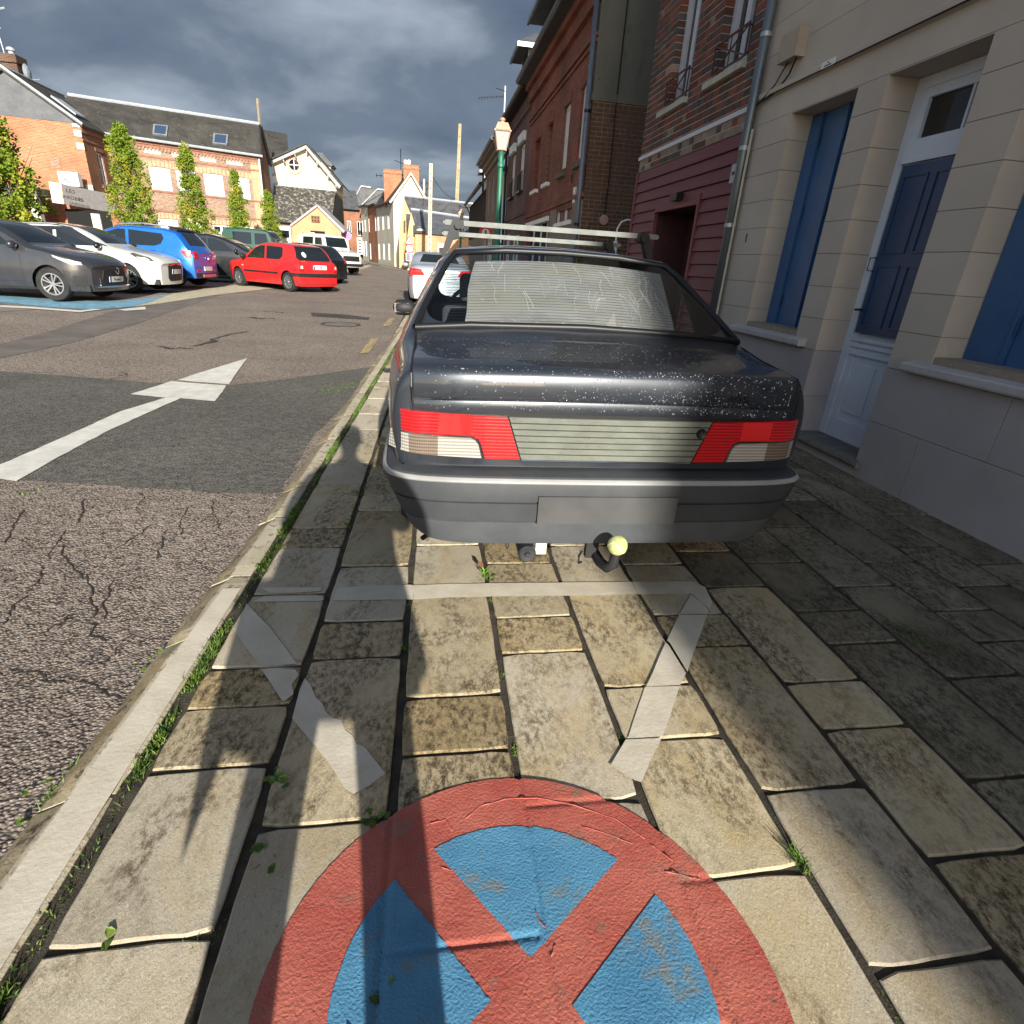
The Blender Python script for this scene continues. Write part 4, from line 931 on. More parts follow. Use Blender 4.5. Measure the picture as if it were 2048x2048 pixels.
for mi, mb in rest.items():
    n0 = len(allb.f); allb.add(mb.v, mb.f); polys.append((n0, len(allb.f), len(mats))); mats.append(M_bricks[mi])
o = allb.build('brickwork', None, red); [o.data.materials.append(q) for q in mats]
for a, b, k in polys:
    for i in range(a, b): o.data.polygons[i].material_index = k
stuff(o)
M_pvc = noisy('white_pvc', (0.42, 0.43, 0.47), (0.50, 0.51, 0.55), scale=3, rough=.4, bump=0)
M_maroon = plain('maroon_iron', (0.045, 0.008, 0.012), .5)
for (a, b, z0, z1) in WIN:
    m = MB(); x = WX + .10
    for ya, yb in ((a, a + .05), (a + .06, a + .12), (b - .12, b - .06), (b - .05, b), ((a + b) / 2 - .05, (a + b) / 2 + .05)): rb(m, x, x + .06, ya, yb, z0 + .02, z1)
    rb(m, x, x + .05, a + .12, b - .12, z0 + .02, z0 + .10); rb(m, x, x + .05, a + .12, b - .12, z1 - .08, z1)
    w_ = m.build('window', M_pvc, red)
    m = MB(); rb(m, x + .035, x + .045, a + .05, b - .05, z0 + .06, z1 - .06); m.build('pane', plain('dim_pane', (.03, .027, .022), .08), w_)
    m = MB(); rb(m, WX - .055, WX + .12, a - .015, b + .20 if b > 8 else b + .16, 3.20, 3.262); m.build('window_sill', noisy('sill_cream', (.34, .32, .26), (.42, .40, .34), scale=9, rough=.9, bump=.4), red)
    m = MB(); xr = -.03
    q = [(xr, y - 7.7, zz) for y, zz in ((a, 3.30), (b, 3.30), (a, 3.56), (b, 3.56))]
    for i, j in ((0, 1), (2, 3), (0, 2), (1, 3), (0, 3), (1, 2)): m.tube([q[i], q[j]], .009 if i + j != 5 else .012, 6)
    m.tube([(xr, (a + b) / 2 - 7.7, 3.3), (xr, (a + b) / 2 - 7.7, 3.56)], .006, 6)
    for y in (a, b): m.tube([(xr, y - 7.7, 3.32), (.02, y - 7.7, 3.32)], .008, 5); m.tube([(xr, y - 7.7, 3.54), (.02, y - 7.7, 3.54)], .008, 5)
    m.build('window_rail', M_maroon, red)
roofslab([(2.9, 6.1, 8.5), (2.9, 9.4, 8.5), (7.2, 9.4, 11.2), (7.2, 6.1, 11.2)], 'roof', M_slate, None)
rf = bpy.data.objects['roof.001'] if 'roof.001' in bpy.data.objects else None
if rf: rf.parent = red; rf.location = (-WX, -7.7, 0)
# rain pipe between the two houses
dp = thing('rain_pipe', 'dark zinc rain pipe between the beige house and the red boarded house', 'rain pipe', (WX - .065, 6.06, 0))
m = MB(); m.tube([(0, 0, 0), (0, 0, 5.1)], .046, 14); m.build('pipe', noisy('zinc_dark', (.10, .115, .125), (.16, .18, .19), scale=5, rough=.38, bump=.1, metal=.6, stretch=(1, 1, .15)), dp, smooth=True)
for z in (1.78, 3.33, 2.45): 
    m = MB(); m.tube([(0, 0, z - .018), (0, 0, z + .018)], .052, 14); m.box(.0, .07, -.008, .008, z - .01, z + .01); m.build('collar', M_zinc, dp)
m = MB(); m.tube([(.02, -.055, 0), (.02, -.055, 2.6)], .012, 6); m.build('conduit', noisy('conduit', (.36, .34, .27), (.42, .4, .33)), dp)

# ================================================================ OLD BRICK HOUSE and the row beyond (right side)
OX = 3.0
M_old = brickmat('old_brick', (0.25, 0.072, 0.045), (0.17, 0.050, 0.034), (0.16, 0.11, 0.085), 'yz', vary=.3, bh=.07, bw=.225, ms=.010)
M_oldg = [noisy('gable_brick', (0.065, 0.036, 0.026), (0.105, 0.055, 0.038), scale=6, rough=.95, bump=.6, bscale=60)]
M_cem = noisy('cement_render', (0.085, 0.085, 0.070), (0.135, 0.130, 0.108), scale=1.2, rough=.95, bump=.7, bscale=30, dist=.01, speck=(.05, .05, .04), speck_scale=7, speck_t=.6, stretch=(1, 1, .35))
M_oldmort = noisy('old_mortar', (0.20, 0.165, 0.12), (0.27, 0.225, 0.165), scale=10, rough=1)
old = thing('old_brick_house', 'old dark red brick house with slate dormer and concrete gable past the alley', 'house', (OX, 12.0, 0))
FO = Face(0, 7.05, -90)    # face of old house in its own frame: u from far to near, outward -x
class LF(Face):
    pass
ops = [(7.05 - .90, 7.05 - .12, 3.27, 4.48), (7.05 - 2.4, 7.05 - 1.82, 3.27, 4.46), (7.05 - 4.2, 7.05 - 3.6, 3.2, 4.46), (7.05 - 5.9, 7.05 - 5.15, 3.2, 4.40),
       (7.05 - 2.35, 7.05 - .75, 2.20, 2.44), (7.05 - 2.0, 7.05 - 1.2, 0.2, 1.9), (7.05 - 6.6, 7.05 - 3.3, 0.3, 2.35)]
wall_mesh(FO, 0, 7.05, -.1, 6.0, ops, .14).build('wall', M_old, old)
M_gr = noisy('ground_render', (0.17, 0.145, 0.11), (0.23, 0.2, 0.155), scale=2, rough=.95, bump=.5, bscale=30)
m = MB()
for a, b, c, d in ((7.05 - 3.0, 7.05, -.1, 2.19), (7.05 - .74, 7.05, 2.19, 2.5), (7.05 - 3.0, 7.05 - 2.36, 2.19, 2.5)): fbox(m, FO, a, b, c, d, 0.002, .03)
m.build('ground_render', M_gr, old)
for o_ in ops[:2]: window(FO, *o_[:4], old, depth=.10, cols=2)
for o_ in ops[2:4]:
    m = MB(); fbox(m, FO, o_[0], o_[1], o_[2], o_[3], -.13, -.09); m.build('bricked_window', M_old, old)
for k, o_ in enumerate(ops[:4]):
    m = MB(); fbox(m, FO, o_[0] - .06, o_[1] + .06, 3.10, 3.18, -.05, .09); m.build('window_sill', M_cem if k < 2 else M_white, old)
    m = MB()
    for i in range(9):
        t = (i - 4) / 4; uc = (o_[0] + o_[1]) / 2 + t * (o_[1] - o_[0]) * .55; fbox(m, FO, uc - .035, uc + .035, o_[3] + .0 - .03 * t * t, o_[3] + .22 - .03 * t * t, .002, .02)
    m.build('brick_arch', M_old, old)
m = MB(); fbox(m, FO, *ops[4][:4], -.1, -.06); sw = m.build('shop_fanlight', M_board, old)
for u in (ops[4][0] + .03, (ops[4][0] + ops[4][1]) / 2, ops[4][1] - .03): m = MB(); fbox(m, FO, u - .03, u + .03, 2.2, 2.44, -.06, -.02); m.build('glazing_bar', M_white, sw)
m = MB(); fbox(m, FO, ops[4][0] - .05, ops[4][1] + .05, 2.12, 2.20, -.1, .06); m.build('white_ledge', M_white, sw)
window(FO, *ops[5][:4], old, depth=.1, cols=2, rows=2)
m = MB(); fbox(m, FO, *ops[6][:4], -.16, -.12); sf = m.build('shop_front', M_dark, old)
m = MB(); fbox(m, FO, ops[6][0] - .05, ops[6][1] + .05, 2.32, 2.42, -.1, .05); m.build('white_ledge', M_white, sf)
for u in (1.2, 2.3, 3.2): m = MB(); fbox(m, FO, u, u + .05, .3, 2.3, -.12, -.08); m.build('glazing_bar', M_white, sf)
for z0, z1, n in ((4.93, 4.99, .04), (5.03, 5.08, .07), (5.5, 5.75, .10), (5.75, 5.95, .2), (2.56, 2.64, .04)):
    m = MB(); fbox(m, FO, 0, 7.05, z0, z1, 0.002, n); m.build('brick_band', M_old, old)
# gable wall: real bricks below, render above
gb = MB(); core_ = MB(); core_.box(0.008, 6.0, 0.008, .25, -.1, 4.08); core_.build('gable_core', M_oldmort, old)
z = 0; row = 0
while z < 4.04:
    x = 0.0 if row % 2 else -.11; k = 0
    while x < 2.9:
        hd = (row % 3 == 0) or random.random() < .25; L_ = .105 if hd else .215
        a, b = max(x, 0), x + L_
        if b - a > .04: gb.box(a, b, random.uniform(-.006, .004), .06, z, z + .062)
        x += L_ + .012
    z += .074; row += 1
o = gb.build('gable_brickwork', M_oldg[0], old); stuff(o)
m = MB(); m.box(-.03, 6.0, -.03, .25, 4.08, 4.2); m.box(-.01, 6.0, -.012, .25, 4.2, 9.5); m.build('gable_render', M_cem, old)
m = MB(); m.tube([(.45, -.02, 2.2), (.46, -.02, 3.0), (.44, -.02, 4.0), (.44, -.03, 6)], .012, 5); m.build('gable_cable', M_iron, old)
m = MB(); m.tube([(-.42, -.15, 5.98), (-.42, 7.1, 5.98)], .075, 10); m.box(-.42, .1, 0, 7.05, 5.9, 5.96); m.build('gutter', noisy('gutter_dark', (.03, .034, .033), (.055, .06, .058), rough=.5), old)
roofslab([(-.4, -.1, 6.02), (-.4, 7.1, 6.02), (3.6, 7.1, 10.2), (3.6, -.1, 10.2)], 'roof', M_slate, old)
m = MB(); m.tube([(-.07, .05, 0), (-.07, .05, 2.6), (-.08, .05, 6)], .05, 12); m.build('downpipe', noisy('pipe_blue', (.10, .12, .15), (.14, .16, .20), rough=.4, metal=.3), old, smooth=True)
for z in (2.05, 3.9):
    m = MB(); m.tube([(-.07, .05, z), (-.07, .05, z + .05)], .06, 12); m.build('collar', M_iron, old)
m = MB(); m.box(-.03, 0, .62, .78, 2.50, 2.78); m.build('wall_plate', M_white, old)
m = MB(); m.lathe([(.09, 0), (.11, .015), (.07, .03), (.05, .015)], (-.02, 1.05, 2.98), 'x', 12); m.build('wall_ring', M_cem, old)
M_cheek = noisy('pale_slate_cheek', (0.42, 0.42, 0.38), (0.52, 0.52, 0.47), scale=3, rough=.7, bump=.3, bscale=12, speck=(.2, .2, .18), speck_scale=9, speck_t=.62)
def dormer(px, y0, y1, z0, z1, own, ox, oy, ov=.28, rise=.55, dep=1.3):
    m = MB(); x0, x1 = px - ox, px - ox + dep
    for ys in (y0, y1 - .04): m.box(x0, x1, ys - oy, ys + .04 - oy, z0, z1)
    ck = m.build('dormer_cheek', M_cheek, own)
    m = MB(); m.box(x0 + .005, x0 + .05, y0 + .04 - oy, y1 - .04 - oy, z0, z1); m.build('dormer_front', M_dark, own)
    ym = (y0 + y1) / 2 - oy; a, b = y0 - oy - ov, y1 - oy + ov; xf = x0 - ov - .1
    m = MB(); V = [(xf, a, z1), (xf, b, z1), (x0 + .25, ym, z1 + rise), (x1 + .8, ym, z1 + rise), (x1 + .3, a, z1), (x1 + .3, b, z1)]
    V2 = [(p[0], p[1], p[2] - .07) for p in V[:2]] + [(V[4][0], V[4][1], z1 - .07), (V[5][0], V[5][1], z1 - .07)]
    m.add(V + V2, [(0, 2, 1), (0, 4, 3, 2), (1, 2, 3, 5), (0, 1, 7, 6), (0, 6, 8, 4), (1, 5, 9, 7), (6, 7, 9, 8)]); m.build('dormer_roof', M_slate, own)
    m = MB(); m.box(xf - .01, xf + .05, a, b, z1 - .1, z1 + .01); m.box(xf, x1, a - .02, a + .03, z1 - .1, z1 + .01); m.build('dormer_fascia', M_zinc, own)
dormer(3.0, 16.3, 17.5, 6.0, 6.95, old, OX, 12.0, ov=.34, rise=.75)
# second house of the row
M_b2 = brickmat('brown_brick', (0.150, 0.078, 0.060), (0.110, 0.055, 0.045), (0.15, 0.115, 0.095), 'yz', vary=.25, bh=.07, ms=.012)
h2 = thing('brown_brick_house', 'brown brick house with two white-capped windows beyond the old red one', 'house', (OX, 19.05, 0))
F2 = Face(0, 4.9, -90)
ops = [(4.9 - 1.75, 4.9 - .85, 3.45, 4.72), (4.9 - 3.75, 4.9 - 2.85, 3.45, 4.72), (.5, 1.6, .2, 2.3), (2.3, 3.9, .6, 2.2)]
wall_mesh(F2, 0, 4.9, -.1, 5.9, ops, .14).build('wall', M_b2, h2)
for o_ in ops[:2]:
    window(F2, *o_[:4], h2, depth=.1, cols=2, rows=2)
    m = MB(); fbox(m, F2, o_[0] - .12, o_[1] + .12, 4.74, 4.98, -.02, .10); m.build('white_lintel', M_white, h2)
    m = MB(); fbox(m, F2, o_[0] - .05, o_[1] + .05, 3.36, 3.42, -.05, .12)
    for k in range(9): fbox(m, F2, o_[0] + k * (o_[1] - o_[0]) / 8.5, o_[0] + k * (o_[1] - o_[0]) / 8.5 + .02, 3.42, 3.9, .05, .07)
    fbox(m, F2, o_[0] - .02, o_[1] + .02, 3.9, 3.93, .04, .08); m.build('window_rail', M_iron, h2)
for o_ in ops[2:]: window(F2, *o_[:4], h2, depth=.1, cols=2, rows=2)
m = MB(); fbox(m, F2, 0, 4.9, 2.72, 2.78, .0, .05); fbox(m, F2, 0, 4.9, 5.4, 5.5, .0, .08); m.build('brick_band', M_b2, h2).__setitem__('kind', 'stuff')
m = MB(); m.tube([(-.3, 0, 5.95), (-.3, 4.9, 5.95)], .07, 8); m.box(-.3, .1, 0, 4.9, 5.88, 5.93); m.build('gutter', M_iron, h2)
roofslab([(-.3, 0, 6.0), (-.3, 4.9, 6.0), (3.4, 4.9, 9.6), (3.4, 0, 9.6)], 'roof', M_slate, h2)
dormer(3.0, 20.3, 21.5, 6.0, 7.15, h2, OX, 19.05, ov=.26, rise=.5)
m = MB(); m.tube([(-.08, 4.75, 0), (-.08, 4.75, 5.9)], .05, 8); m.build('downpipe', M_iron, h2)
ant = thing('roof_aerial', 'comb-shaped television aerial on a thin mast above the street lamp', 'aerial', (3.2, 27.5, 6.0))
m = MB(); m.tube([(0, 0, 0), (0, 0, 1.85)], .025, 6); m.build('mast', M_white, ant)
m = MB(); m.tube([(0, 0, 1.5), (-1.1, -.2, 1.32)], .012, 5)
for k in range(9): x = -.1 - k * .12; m.tube([(x, -.3, 1.5 - k * .02), (x, .3, 1.5 - k * .02)], .008, 4)
m.tube([(0, -.2, 1.62), (-.4, -.2, 1.70)], .01, 4); m.build('aerial_rods', M_iron, ant)
# third house: eaves lean out over the pavement
M_b3 = noisy('aged_render', (0.16, 0.105, 0.075), (0.23, 0.16, 0.12), scale=1.5, rough=.95, bump=.4, bscale=30)
h3 = thing('jettied_house', 'brownish rendered house with deep dark eaves behind the street lamp', 'house', (2.85, 24.05, 0))
F3 = Face(0, 6.5, -90); ops = [(.8, 1.6, 3.3, 4.7), (2.7, 3.5, 3.3, 4.7), (4.6, 5.4, 3.3, 4.7), (1.2, 3.6, .5, 2.3)]
wall_mesh(F3, 0, 6.5, -.1, 5.3, ops, .12).build('wall', M_b3, h3)
for o_ in ops: shutter(F3, *o_[:4], h3, noisy('dull_shutter', (.24, .21, .18), (.3, .27, .23)), depth=.03) if o_[2] > 3 else window(F3, *o_[:4], h3, depth=.1, cols=3)
m = MB(); fbox(m, F3, 0, 6.5, 5.0, 5.15, 0, .1); fbox(m, F3, 0, 6.5, 5.15, 5.3, 0, .22); fbox(m, F3, 0, 6.5, 5.3, 5.42, 0, .4); m.build('cornice', noisy('cornice', (.2, .15, .11), (.27, .21, .16)), h3)
m = MB(); m.tube([(-.45, 0, 5.45), (-.45, 6.5, 5.45)], .07, 8); m.build('gutter', M_iron, h3)
roofslab([(-.45, 0, 5.45), (-.45, 6.5, 5.45), (3.0, 6.5, 8.4), (3.0, 0, 8.4)], 'roof', M_slate, h3)
h4 = thing('timbered_house', 'low dark timber-framed house at the far end of the right-hand row', 'house', (2.95, 30.6, 0))
F4 = Face(0, 12, -90); ops = [(1 + 2.6 * k, 1.8 + 2.6 * k, 3.0, 4.1) for k in range(4)]
wall_mesh(F4, 0, 12, -.1, 4.65, ops, .1).build('wall', noisy('aged_plaster', (.16, .125, .09), (.23, .19, .14), scale=2), h4)
for o_ in ops: window(F4, *o_[:4], h4, depth=.08, cols=2, fr=M_iron)
for k in range(19): m = MB(); fbox(m, F4, .1 + k * .64, .24 + k * .64, 2.6, 4.6, .0, .05); m.build('timber', noisy('old_timber', (.035, .027, .02), (.06, .045, .035)) if k == 0 else bpy.data.materials['old_timber'], h4)
m = MB(); m.tube([(-.4, -.1, 4.7), (-.4, 12, 4.7)], .07, 8); m.tube([(-.4, 11.9, 4.7), (-.2, 11.9, 4.5), (-.05, 11.9, 4.2), (-.05, 11.9, 0)], .04, 6); m.build('gutter', M_iron, h4)
roofslab([(-.4, 0, 4.7), (-.4, 12, 4.7), (2.6, 12, 8.2), (2.6, 0, 8.2)], 'roof', M_slate, h4)
dormer(3.1, 34.6, 35.8, 4.7, 5.75, h4, 2.95, 30.6, ov=.15, rise=.4)
# alley fittings
hr = thing('alley_handrail', 'white bent tube handrail in the dark alley beside the red house', 'handrail', (3.3, 10.4, 0))
m = MB(); m.tube([(-.05, 0, 0), (-.05, 0, 1.95), (0, -.02, 2.05), (.08, -.04, 2.09), (.5, -.2, 2.09), (.5, -.2, 0)], .016, 8); m.build('rail', M_white, hr, smooth=True)
m = MB(); m.box(-.09, -.03, -.04, 0, 1.45, 1.75); m.build('notice', M_white, hr)
rs = thing('alley_mirror', 'faded round pinkish disc on the brick gable in the alley', 'sign', (3.43, 11.93, 2.18))
m = MB(); m.lathe([(0, 0), (.085, 0), (.09, -.015), (0, -.02)], axis='y', n=20); m.build('disc', plain('faded_pink', (.32, .2, .17), .5), rs)

# ================================================================ CARS
M_tyre = noisy('tyre', (0.012, 0.012, 0.012), (0.022, 0.021, 0.020), scale=12, rough=0.85, bump=.3, bscale=60)
M_trim = noisy('black_trim', (0.010, 0.010, 0.011), (0.018, 0.018, 0.019), scale=8, rough=0.6, bump=.1)
M_alloy = plain('alloy', (0.50, 0.51, 0.53), 0.3, 0.85)
M_chrome = plain('chrome', (0.7, 0.7, 0.72), 0.15, 1.0)
M_cglass = plain('car_glass', (0.010, 0.014, 0.016), 0.03, spec=0.8)
M_redlens = plain('red_lens', (0.42, 0.010, 0.012), 0.18, spec=.6, coat=.5)
M_clear = plain('clear_lens', (0.48, 0.47, 0.44), 0.2, spec=.7, coat=.5)
M_plate = plain('number_plate', (0.62, 0.62, 0.60), 0.4)
M_euro = plain('plate_blue', (0.02, 0.06, 0.30), 0.4)
def dense_poly(pts, cuts=3):
    bm = bmesh.new(); f = bm.faces.new([bm.verts.new((p[0], p[1], 0)) for p in pts]); f.normal_update(); bmesh.ops.triangulate(bm, faces=[f])
    for _ in range(cuts): bmesh.ops.subdivide_edges(bm, edges=[e for e in bm.edges if e.calc_length() > .035], cuts=1, use_grid_fill=True); bmesh.ops.triangulate(bm, faces=bm.faces[:])
    bm.normal_update()
    v = [(q.co.x, q.co.y) for q in bm.verts]; f = [tuple(w.index for w in fc.verts) for fc in bm.faces]
    bd = [(e.verts[0].index, e.verts[1].index) for e in bm.edges if e.is_boundary]; bm.free(); return v, f, bd
def patch(pts, fn, name, mat, parent, d0=0.0, d1=0.004, cuts=3, smooth=True, label=None):
    """polygon in surface coordinates mapped by fn(a, b, lift) and given a little thickness"""
    v, f, bd = dense_poly(pts, cuts); n = len(v); m = MB()
    m.v = [tuple(fn(a, b, d1)) for a, b in v] + [tuple(fn(a, b, d0)) for a, b in v]
    m.f = list(f) + [(a, b, b + n, a + n) for a, b in bd]
    o = m.build(name, mat, parent, smooth=smooth, angle=40, label=label)
    bm = bmesh.new(); bm.from_mesh(o.data); bmesh.ops.recalc_face_normals(bm, faces=bm.faces[:]); bm.to_mesh(o.data); bm.free()
    return o
def wheel(parent, pos, r, w, side, spokes=5, style='alloy', rz=0.0):
    """side +1: outer face towards +y of the car frame"""
    root = MB(); y0, y1 = -w / 2 * side, w / 2 * side
    prof = [(r * .62, -w * .42), (r * .80, -w * .5), (r * .95, -w * .47), (r, -w * .33), (r, w * .33), (r * .95, w * .47), (r * .80, w * .5), (r * .64, w * .44)]
    root.lathe([(a, b * side) for a, b in prof], (0, 0, 0), 'y', 32)
    t = root.build('wheel', M_tyre, parent, smooth=True, angle=50); t.location = pos; t.rotation_euler = (0, 0, rz)
    m = MB(); m.lathe([(r * .64, w * .44 * side), (r * .66, w * .47 * side), (r * .60, w * .47 * side), (r * .58, w * .30 * side), (r * .58, -w * .4 * side)], (0, 0, 0), 'y', 32)
    m.lathe([(0.001, w * .42 * side), (r * .12, w * .42 * side), (r * .14, w * .25 * side)], (0, 0, 0), 'y', 14)
    n = spokes * 2 if style == 'alloy' else spokes
    for k in range(n):
        a = 2 * math.pi * (k // 2) / spokes + (0.20 if k % 2 else -0.20) * (1 if style == 'alloy' else 0) if style == 'alloy' else 2 * math.pi * k / n
        c, s = math.cos(a), math.sin(a); hw = r * (.035 if style == 'alloy' else .05); tw = 0.0 if style == 'alloy' else .10
        q = []
        for rr, hh, yo in ((r * .10, hw, .40), (r * .61, hw * 1.2, .44)):
            sh = tw * r if rr > .3 * r else 0
            for sg in (-1, 1):
                q.append((c * rr - s * (hh * sg + sh), w * yo * side, s * rr + c * (hh * sg + sh)))
        q2 = [(p[0], p[1] - .03 * side, p[2]) for p in q]
        m.add(q + q2, [(0, 1, 3, 2), (4, 6, 7, 5), (0, 4, 5, 1), (2, 3, 7, 6), (0, 2, 6, 4), (1, 5, 7, 3)])
    m.build('rim', M_alloy, t, smooth=False)
    m = MB(); m.lathe([(r * .58, -w * .1 * side), (0.001, -w * .1 * side)], (0, 0, 0), 'y', 20); m.build('brake_disc', M_trim, t)
    return t
class Car:
    """body shape as functions; x runs from the nose (0) to the tail (L)"""
    def __init__(s, **k): s.__dict__.update(k)
    def top(s, x):
        P = s.prof; x = max(P[0][0], min(P[-1][0], x))
        for i in range(len(P) - 1):
            if x <= P[i + 1][0]:
                x0, z0 = P[i]; x1, z1 = P[i + 1]; h = x1 - x0; t = (x - x0) / h
                def sl(j):
                    if j <= 0: return (P[1][1] - P[0][1]) / (P[1][0] - P[0][0])
                    if j >= len(P) - 1: return (P[-1][1] - P[-2][1]) / (P[-1][0] - P[-2][0])
                    a = (P[j][1] - P[j - 1][1]) / (P[j][0] - P[j - 1][0]); b = (P[j + 1][1] - P[j][1]) / (P[j + 1][0] - P[j][0])
                    return 0 if a * b <= 0 else 2 * a * b / (a + b)
                m0, m1 = sl(i), sl(i + 1)
                return (2 * t ** 3 - 3 * t * t + 1) * z0 + (t ** 3 - 2 * t * t + t) * h * m0 + (-2 * t ** 3 + 3 * t * t) * z1 + (t ** 3 - t * t) * h * m1
        return P[-1][1]
    def S(s, x, z):
        p = 1.0
        if x < .55: p -= .20 * (1 - x / .55) ** 2.4
        if x > s.L - .45: p -= s.rtap * (1 - (s.L - x) / .45) ** 2.6
        if z < .55: v = 1 - .07 * ((.55 - z) / .4) ** 2
        elif z < s.belt: v = 1 - .045 * ((z - .55) / (s.belt - .55)) ** 2
        else: v = .955 - s.tum * ((z - s.belt) / (s.H - s.belt))
        return s.W / 2 * p * v
    def ze(s, x): return s.top(x) - .07
    def T(s, x, y):
        hw = s.S(x, s.ze(x)); u = min(abs(y) / hw, 1); return s.top(x) - .022 * u * u - .048 * max(0, (u - .82) / .18) ** 2
    def D(s, x, y, z):
        q = (y / (s.W / 2)) ** 2; f = .16 * q * max(0, 1 - x / 1.0) ** 1.5 - s.rcur * q * max(0, 1 - (s.L - x) / .8) ** 1.5
        xx = x + f
        if z < .55 and x < .3: xx += .05 * (.55 - z) / .35
        return Vector((s.L / 2 - xx, y, z))
    def side(s, sg):
        return lambda a, b, l: s.D(a, sg * (s.S(a, b) + l), b)
    def frontmap(s):
        def fn(y, z, l):
            if z <= s.ze(0.0) + .02: p = s.D(0, y, z); return (p.x + l, p.y, p.z)
            lo, hi = 0.0, s.xpeak
            for _ in range(24):
                mid = (lo + hi) / 2
                if s.T(mid, y) < z: lo = mid
                else: hi = mid
            e = .01; sl = (s.T(lo + e, y) - s.T(lo - e if lo > e else 0, y)) / (2 * e); n = Vector((sl, 0, 1)).normalized()
            p = s.D(lo, y, z); return (p.x + n.x * l, p.y, p.z + n.z * l)
        return fn
    def rearmap(s):
        def fn(y, z, l):
            if z <= s.ze(s.L) + .02: p = s.D(s.L, y, z); return (p.x - l, p.y, p.z)
            lo, hi = s.xpeak, s.L
            for _ in range(24):
                mid = (lo + hi) / 2
                if s.T(mid, y) > z: lo = mid
                else: hi = mid
            e = .01; sl = (s.T(min(lo + e, s.L), y) - s.T(lo - e, y)) / (2 * e); n = Vector((sl, 0, 1)).normalized()
            p = s.D(lo, y, z); return (p.x + n.x * l, p.y, p.z + n.z * l)
        return fn
    def zlow(s, x):
        z = s.sill
        for xw in (s.xf, s.xr):
            d = abs(x - xw)
            if d < s.ra: z = max(z, s.wr + math.sqrt(s.ra ** 2 - d * d) * 1.0)
        return z
    def build(s, name, label, cat, loc, rz, group='cars parked in the square'):
        root = thing(name, label, cat, loc, rz, group)
        xs = set()
        for i in range(int(s.L / .07) + 1): xs.add(round(i * .07, 3))
        for x in [.0, .012, .03, .06, .1, .14, .18, .24, .3, .36]: xs.add(x); xs.add(round(s.L - x, 3))
        for xw in (s.xf, s.xr):
            for k in range(13): xs.add(round(xw - s.ra * math.cos(math.pi * k / 12), 3))
            xs.add(round(xw - s.ra - .002, 3)); xs.add(round(xw + s.ra + .002, 3))
        for p in s.prof: xs.add(round(p[0], 3))
        xs = sorted(x for x in xs if 0 <= x <= s.L)
        NS, NTp = 11, 9; m = MB(); cols_ = []
        for x in xs:
            zl = s.zlow(x); ze = s.ze(x); ring = []
            for k in range(NS):
                z = zl + (ze - zl) * k / NS; ring.append((x, s.S(x, z), z))
            hw = s.S(x, ze)
            for k in range(NTp):
                u = 1 - k / (NTp - 1) if k < 3 else (1 - k / (NTp - 1)); u = u if k else 1
                ring.append((x, hw * u, s.T(x, hw * u)))
            full = ring + [(p[0], -p[1], p[2]) for p in ring[::-1][1:]]
            cols_.append(len(m.v)); m.v += [tuple(s.D(*p)) for p in full]
        c = len(full)
        for a, b in zip(cols_, cols_[1:]):
            for k in range(c - 1): m.f.append((a + k, b + k, b + k + 1, a + k + 1))
        for end in (0, -1):        # nose and tail faces as grids between left and right
            a = cols_[end]; x = xs[end]; n = c // 2; K = 6; grid = []
            for k in range(n):
                L_, R_ = Vector(m.v[a + k]), Vector(m.v[a + c - 1 - k]); row = [a + k]
                for q in range(1, K):
                    y = L_.y + (R_.y - L_.y) * q / K; p = s.D(x, y, L_.z); m.v.append(tuple(p)); row.append(len(m.v) - 1)
                row.append(a + c - 1 - k); grid.append(row)
            for r1_, r2_ in zip(grid[:NS + 1], grid[1:NS + 1]):
                for q in range(K): m.f.append((r1_[q], r1_[q + 1], r2_[q + 1], r2_[q]))
            r_ = grid[NS]; m.f.append(tuple(r_[1:-1] + [a + c - 1 - k for k in range(NS, n)] + [a + k for k in range(n, NS - 1, -1)]))
        body = m.build('body', s.mat, root, smooth=True, angle=38)
        bm = bmesh.new(); bm.from_mesh(body.data); bmesh.ops.recalc_face_normals(bm, faces=bm.faces[:]); bm.to_mesh(body.data); bm.free()
        m = MB(); w = s.W / 2 * .86; m.box(-s.L / 2 + .12, s.L / 2 - .16, -w, w, s.sill + .0, s.sill + .12)
        for xw in (s.xf, s.xr): m.box(s.L / 2 - xw - s.ra - .02, s.L / 2 - xw + s.ra + .02, -w, w, s.sill + .1, s.wr + s.ra + .06)
        m.build('underbody', M_trim, root)
        for xw in (s.xf, s.xr):
            for sg in (1, -1): wheel(root, (s.L / 2 - xw, sg * (s.W / 2 - .105), s.wr), s.wr, .20, sg, s.spokes, s.wstyle)
        for sg in (1, -1):
            for poly in s.sidewin: patch(poly, s.side(sg), 'side_window', M_cglass, root, -.01, .004)
            for (a, b) in s.seams:
                pts = [a] + [b]; dx, dz = b[0] - a[0], b[1] - a[1]; L_ = math.hypot(dx, dz); nx, nz = -dz / L_ * .004, dx / L_ * .004
                patch([(a[0] + nx, a[1] + nz), (b[0] + nx, b[1] + nz), (b[0] - nx, b[1] - nz), (a[0] - nx, a[1] - nz)], s.side(sg), 'door_seam', M_trim, root, -.004, .0015)
            for (x, z) in s.handles: patch([(x - .08, z - .018), (x + .08, z - .018), (x + .08, z + .018), (x - .08, z + .018)], s.side(sg), 'door_handle', s.hmat, root, -.004, .03)
            x, z = s.mirror; p = s.D(x, sg * (s.S(x, z)), z); mm = MB()
            mm.lathe([(.001, 0), (.06, .012), (.085, .05), (.09, .10), (.085, .155), (.04, .185), (.001, .19)], (0, 0, 0), 'y', 14)
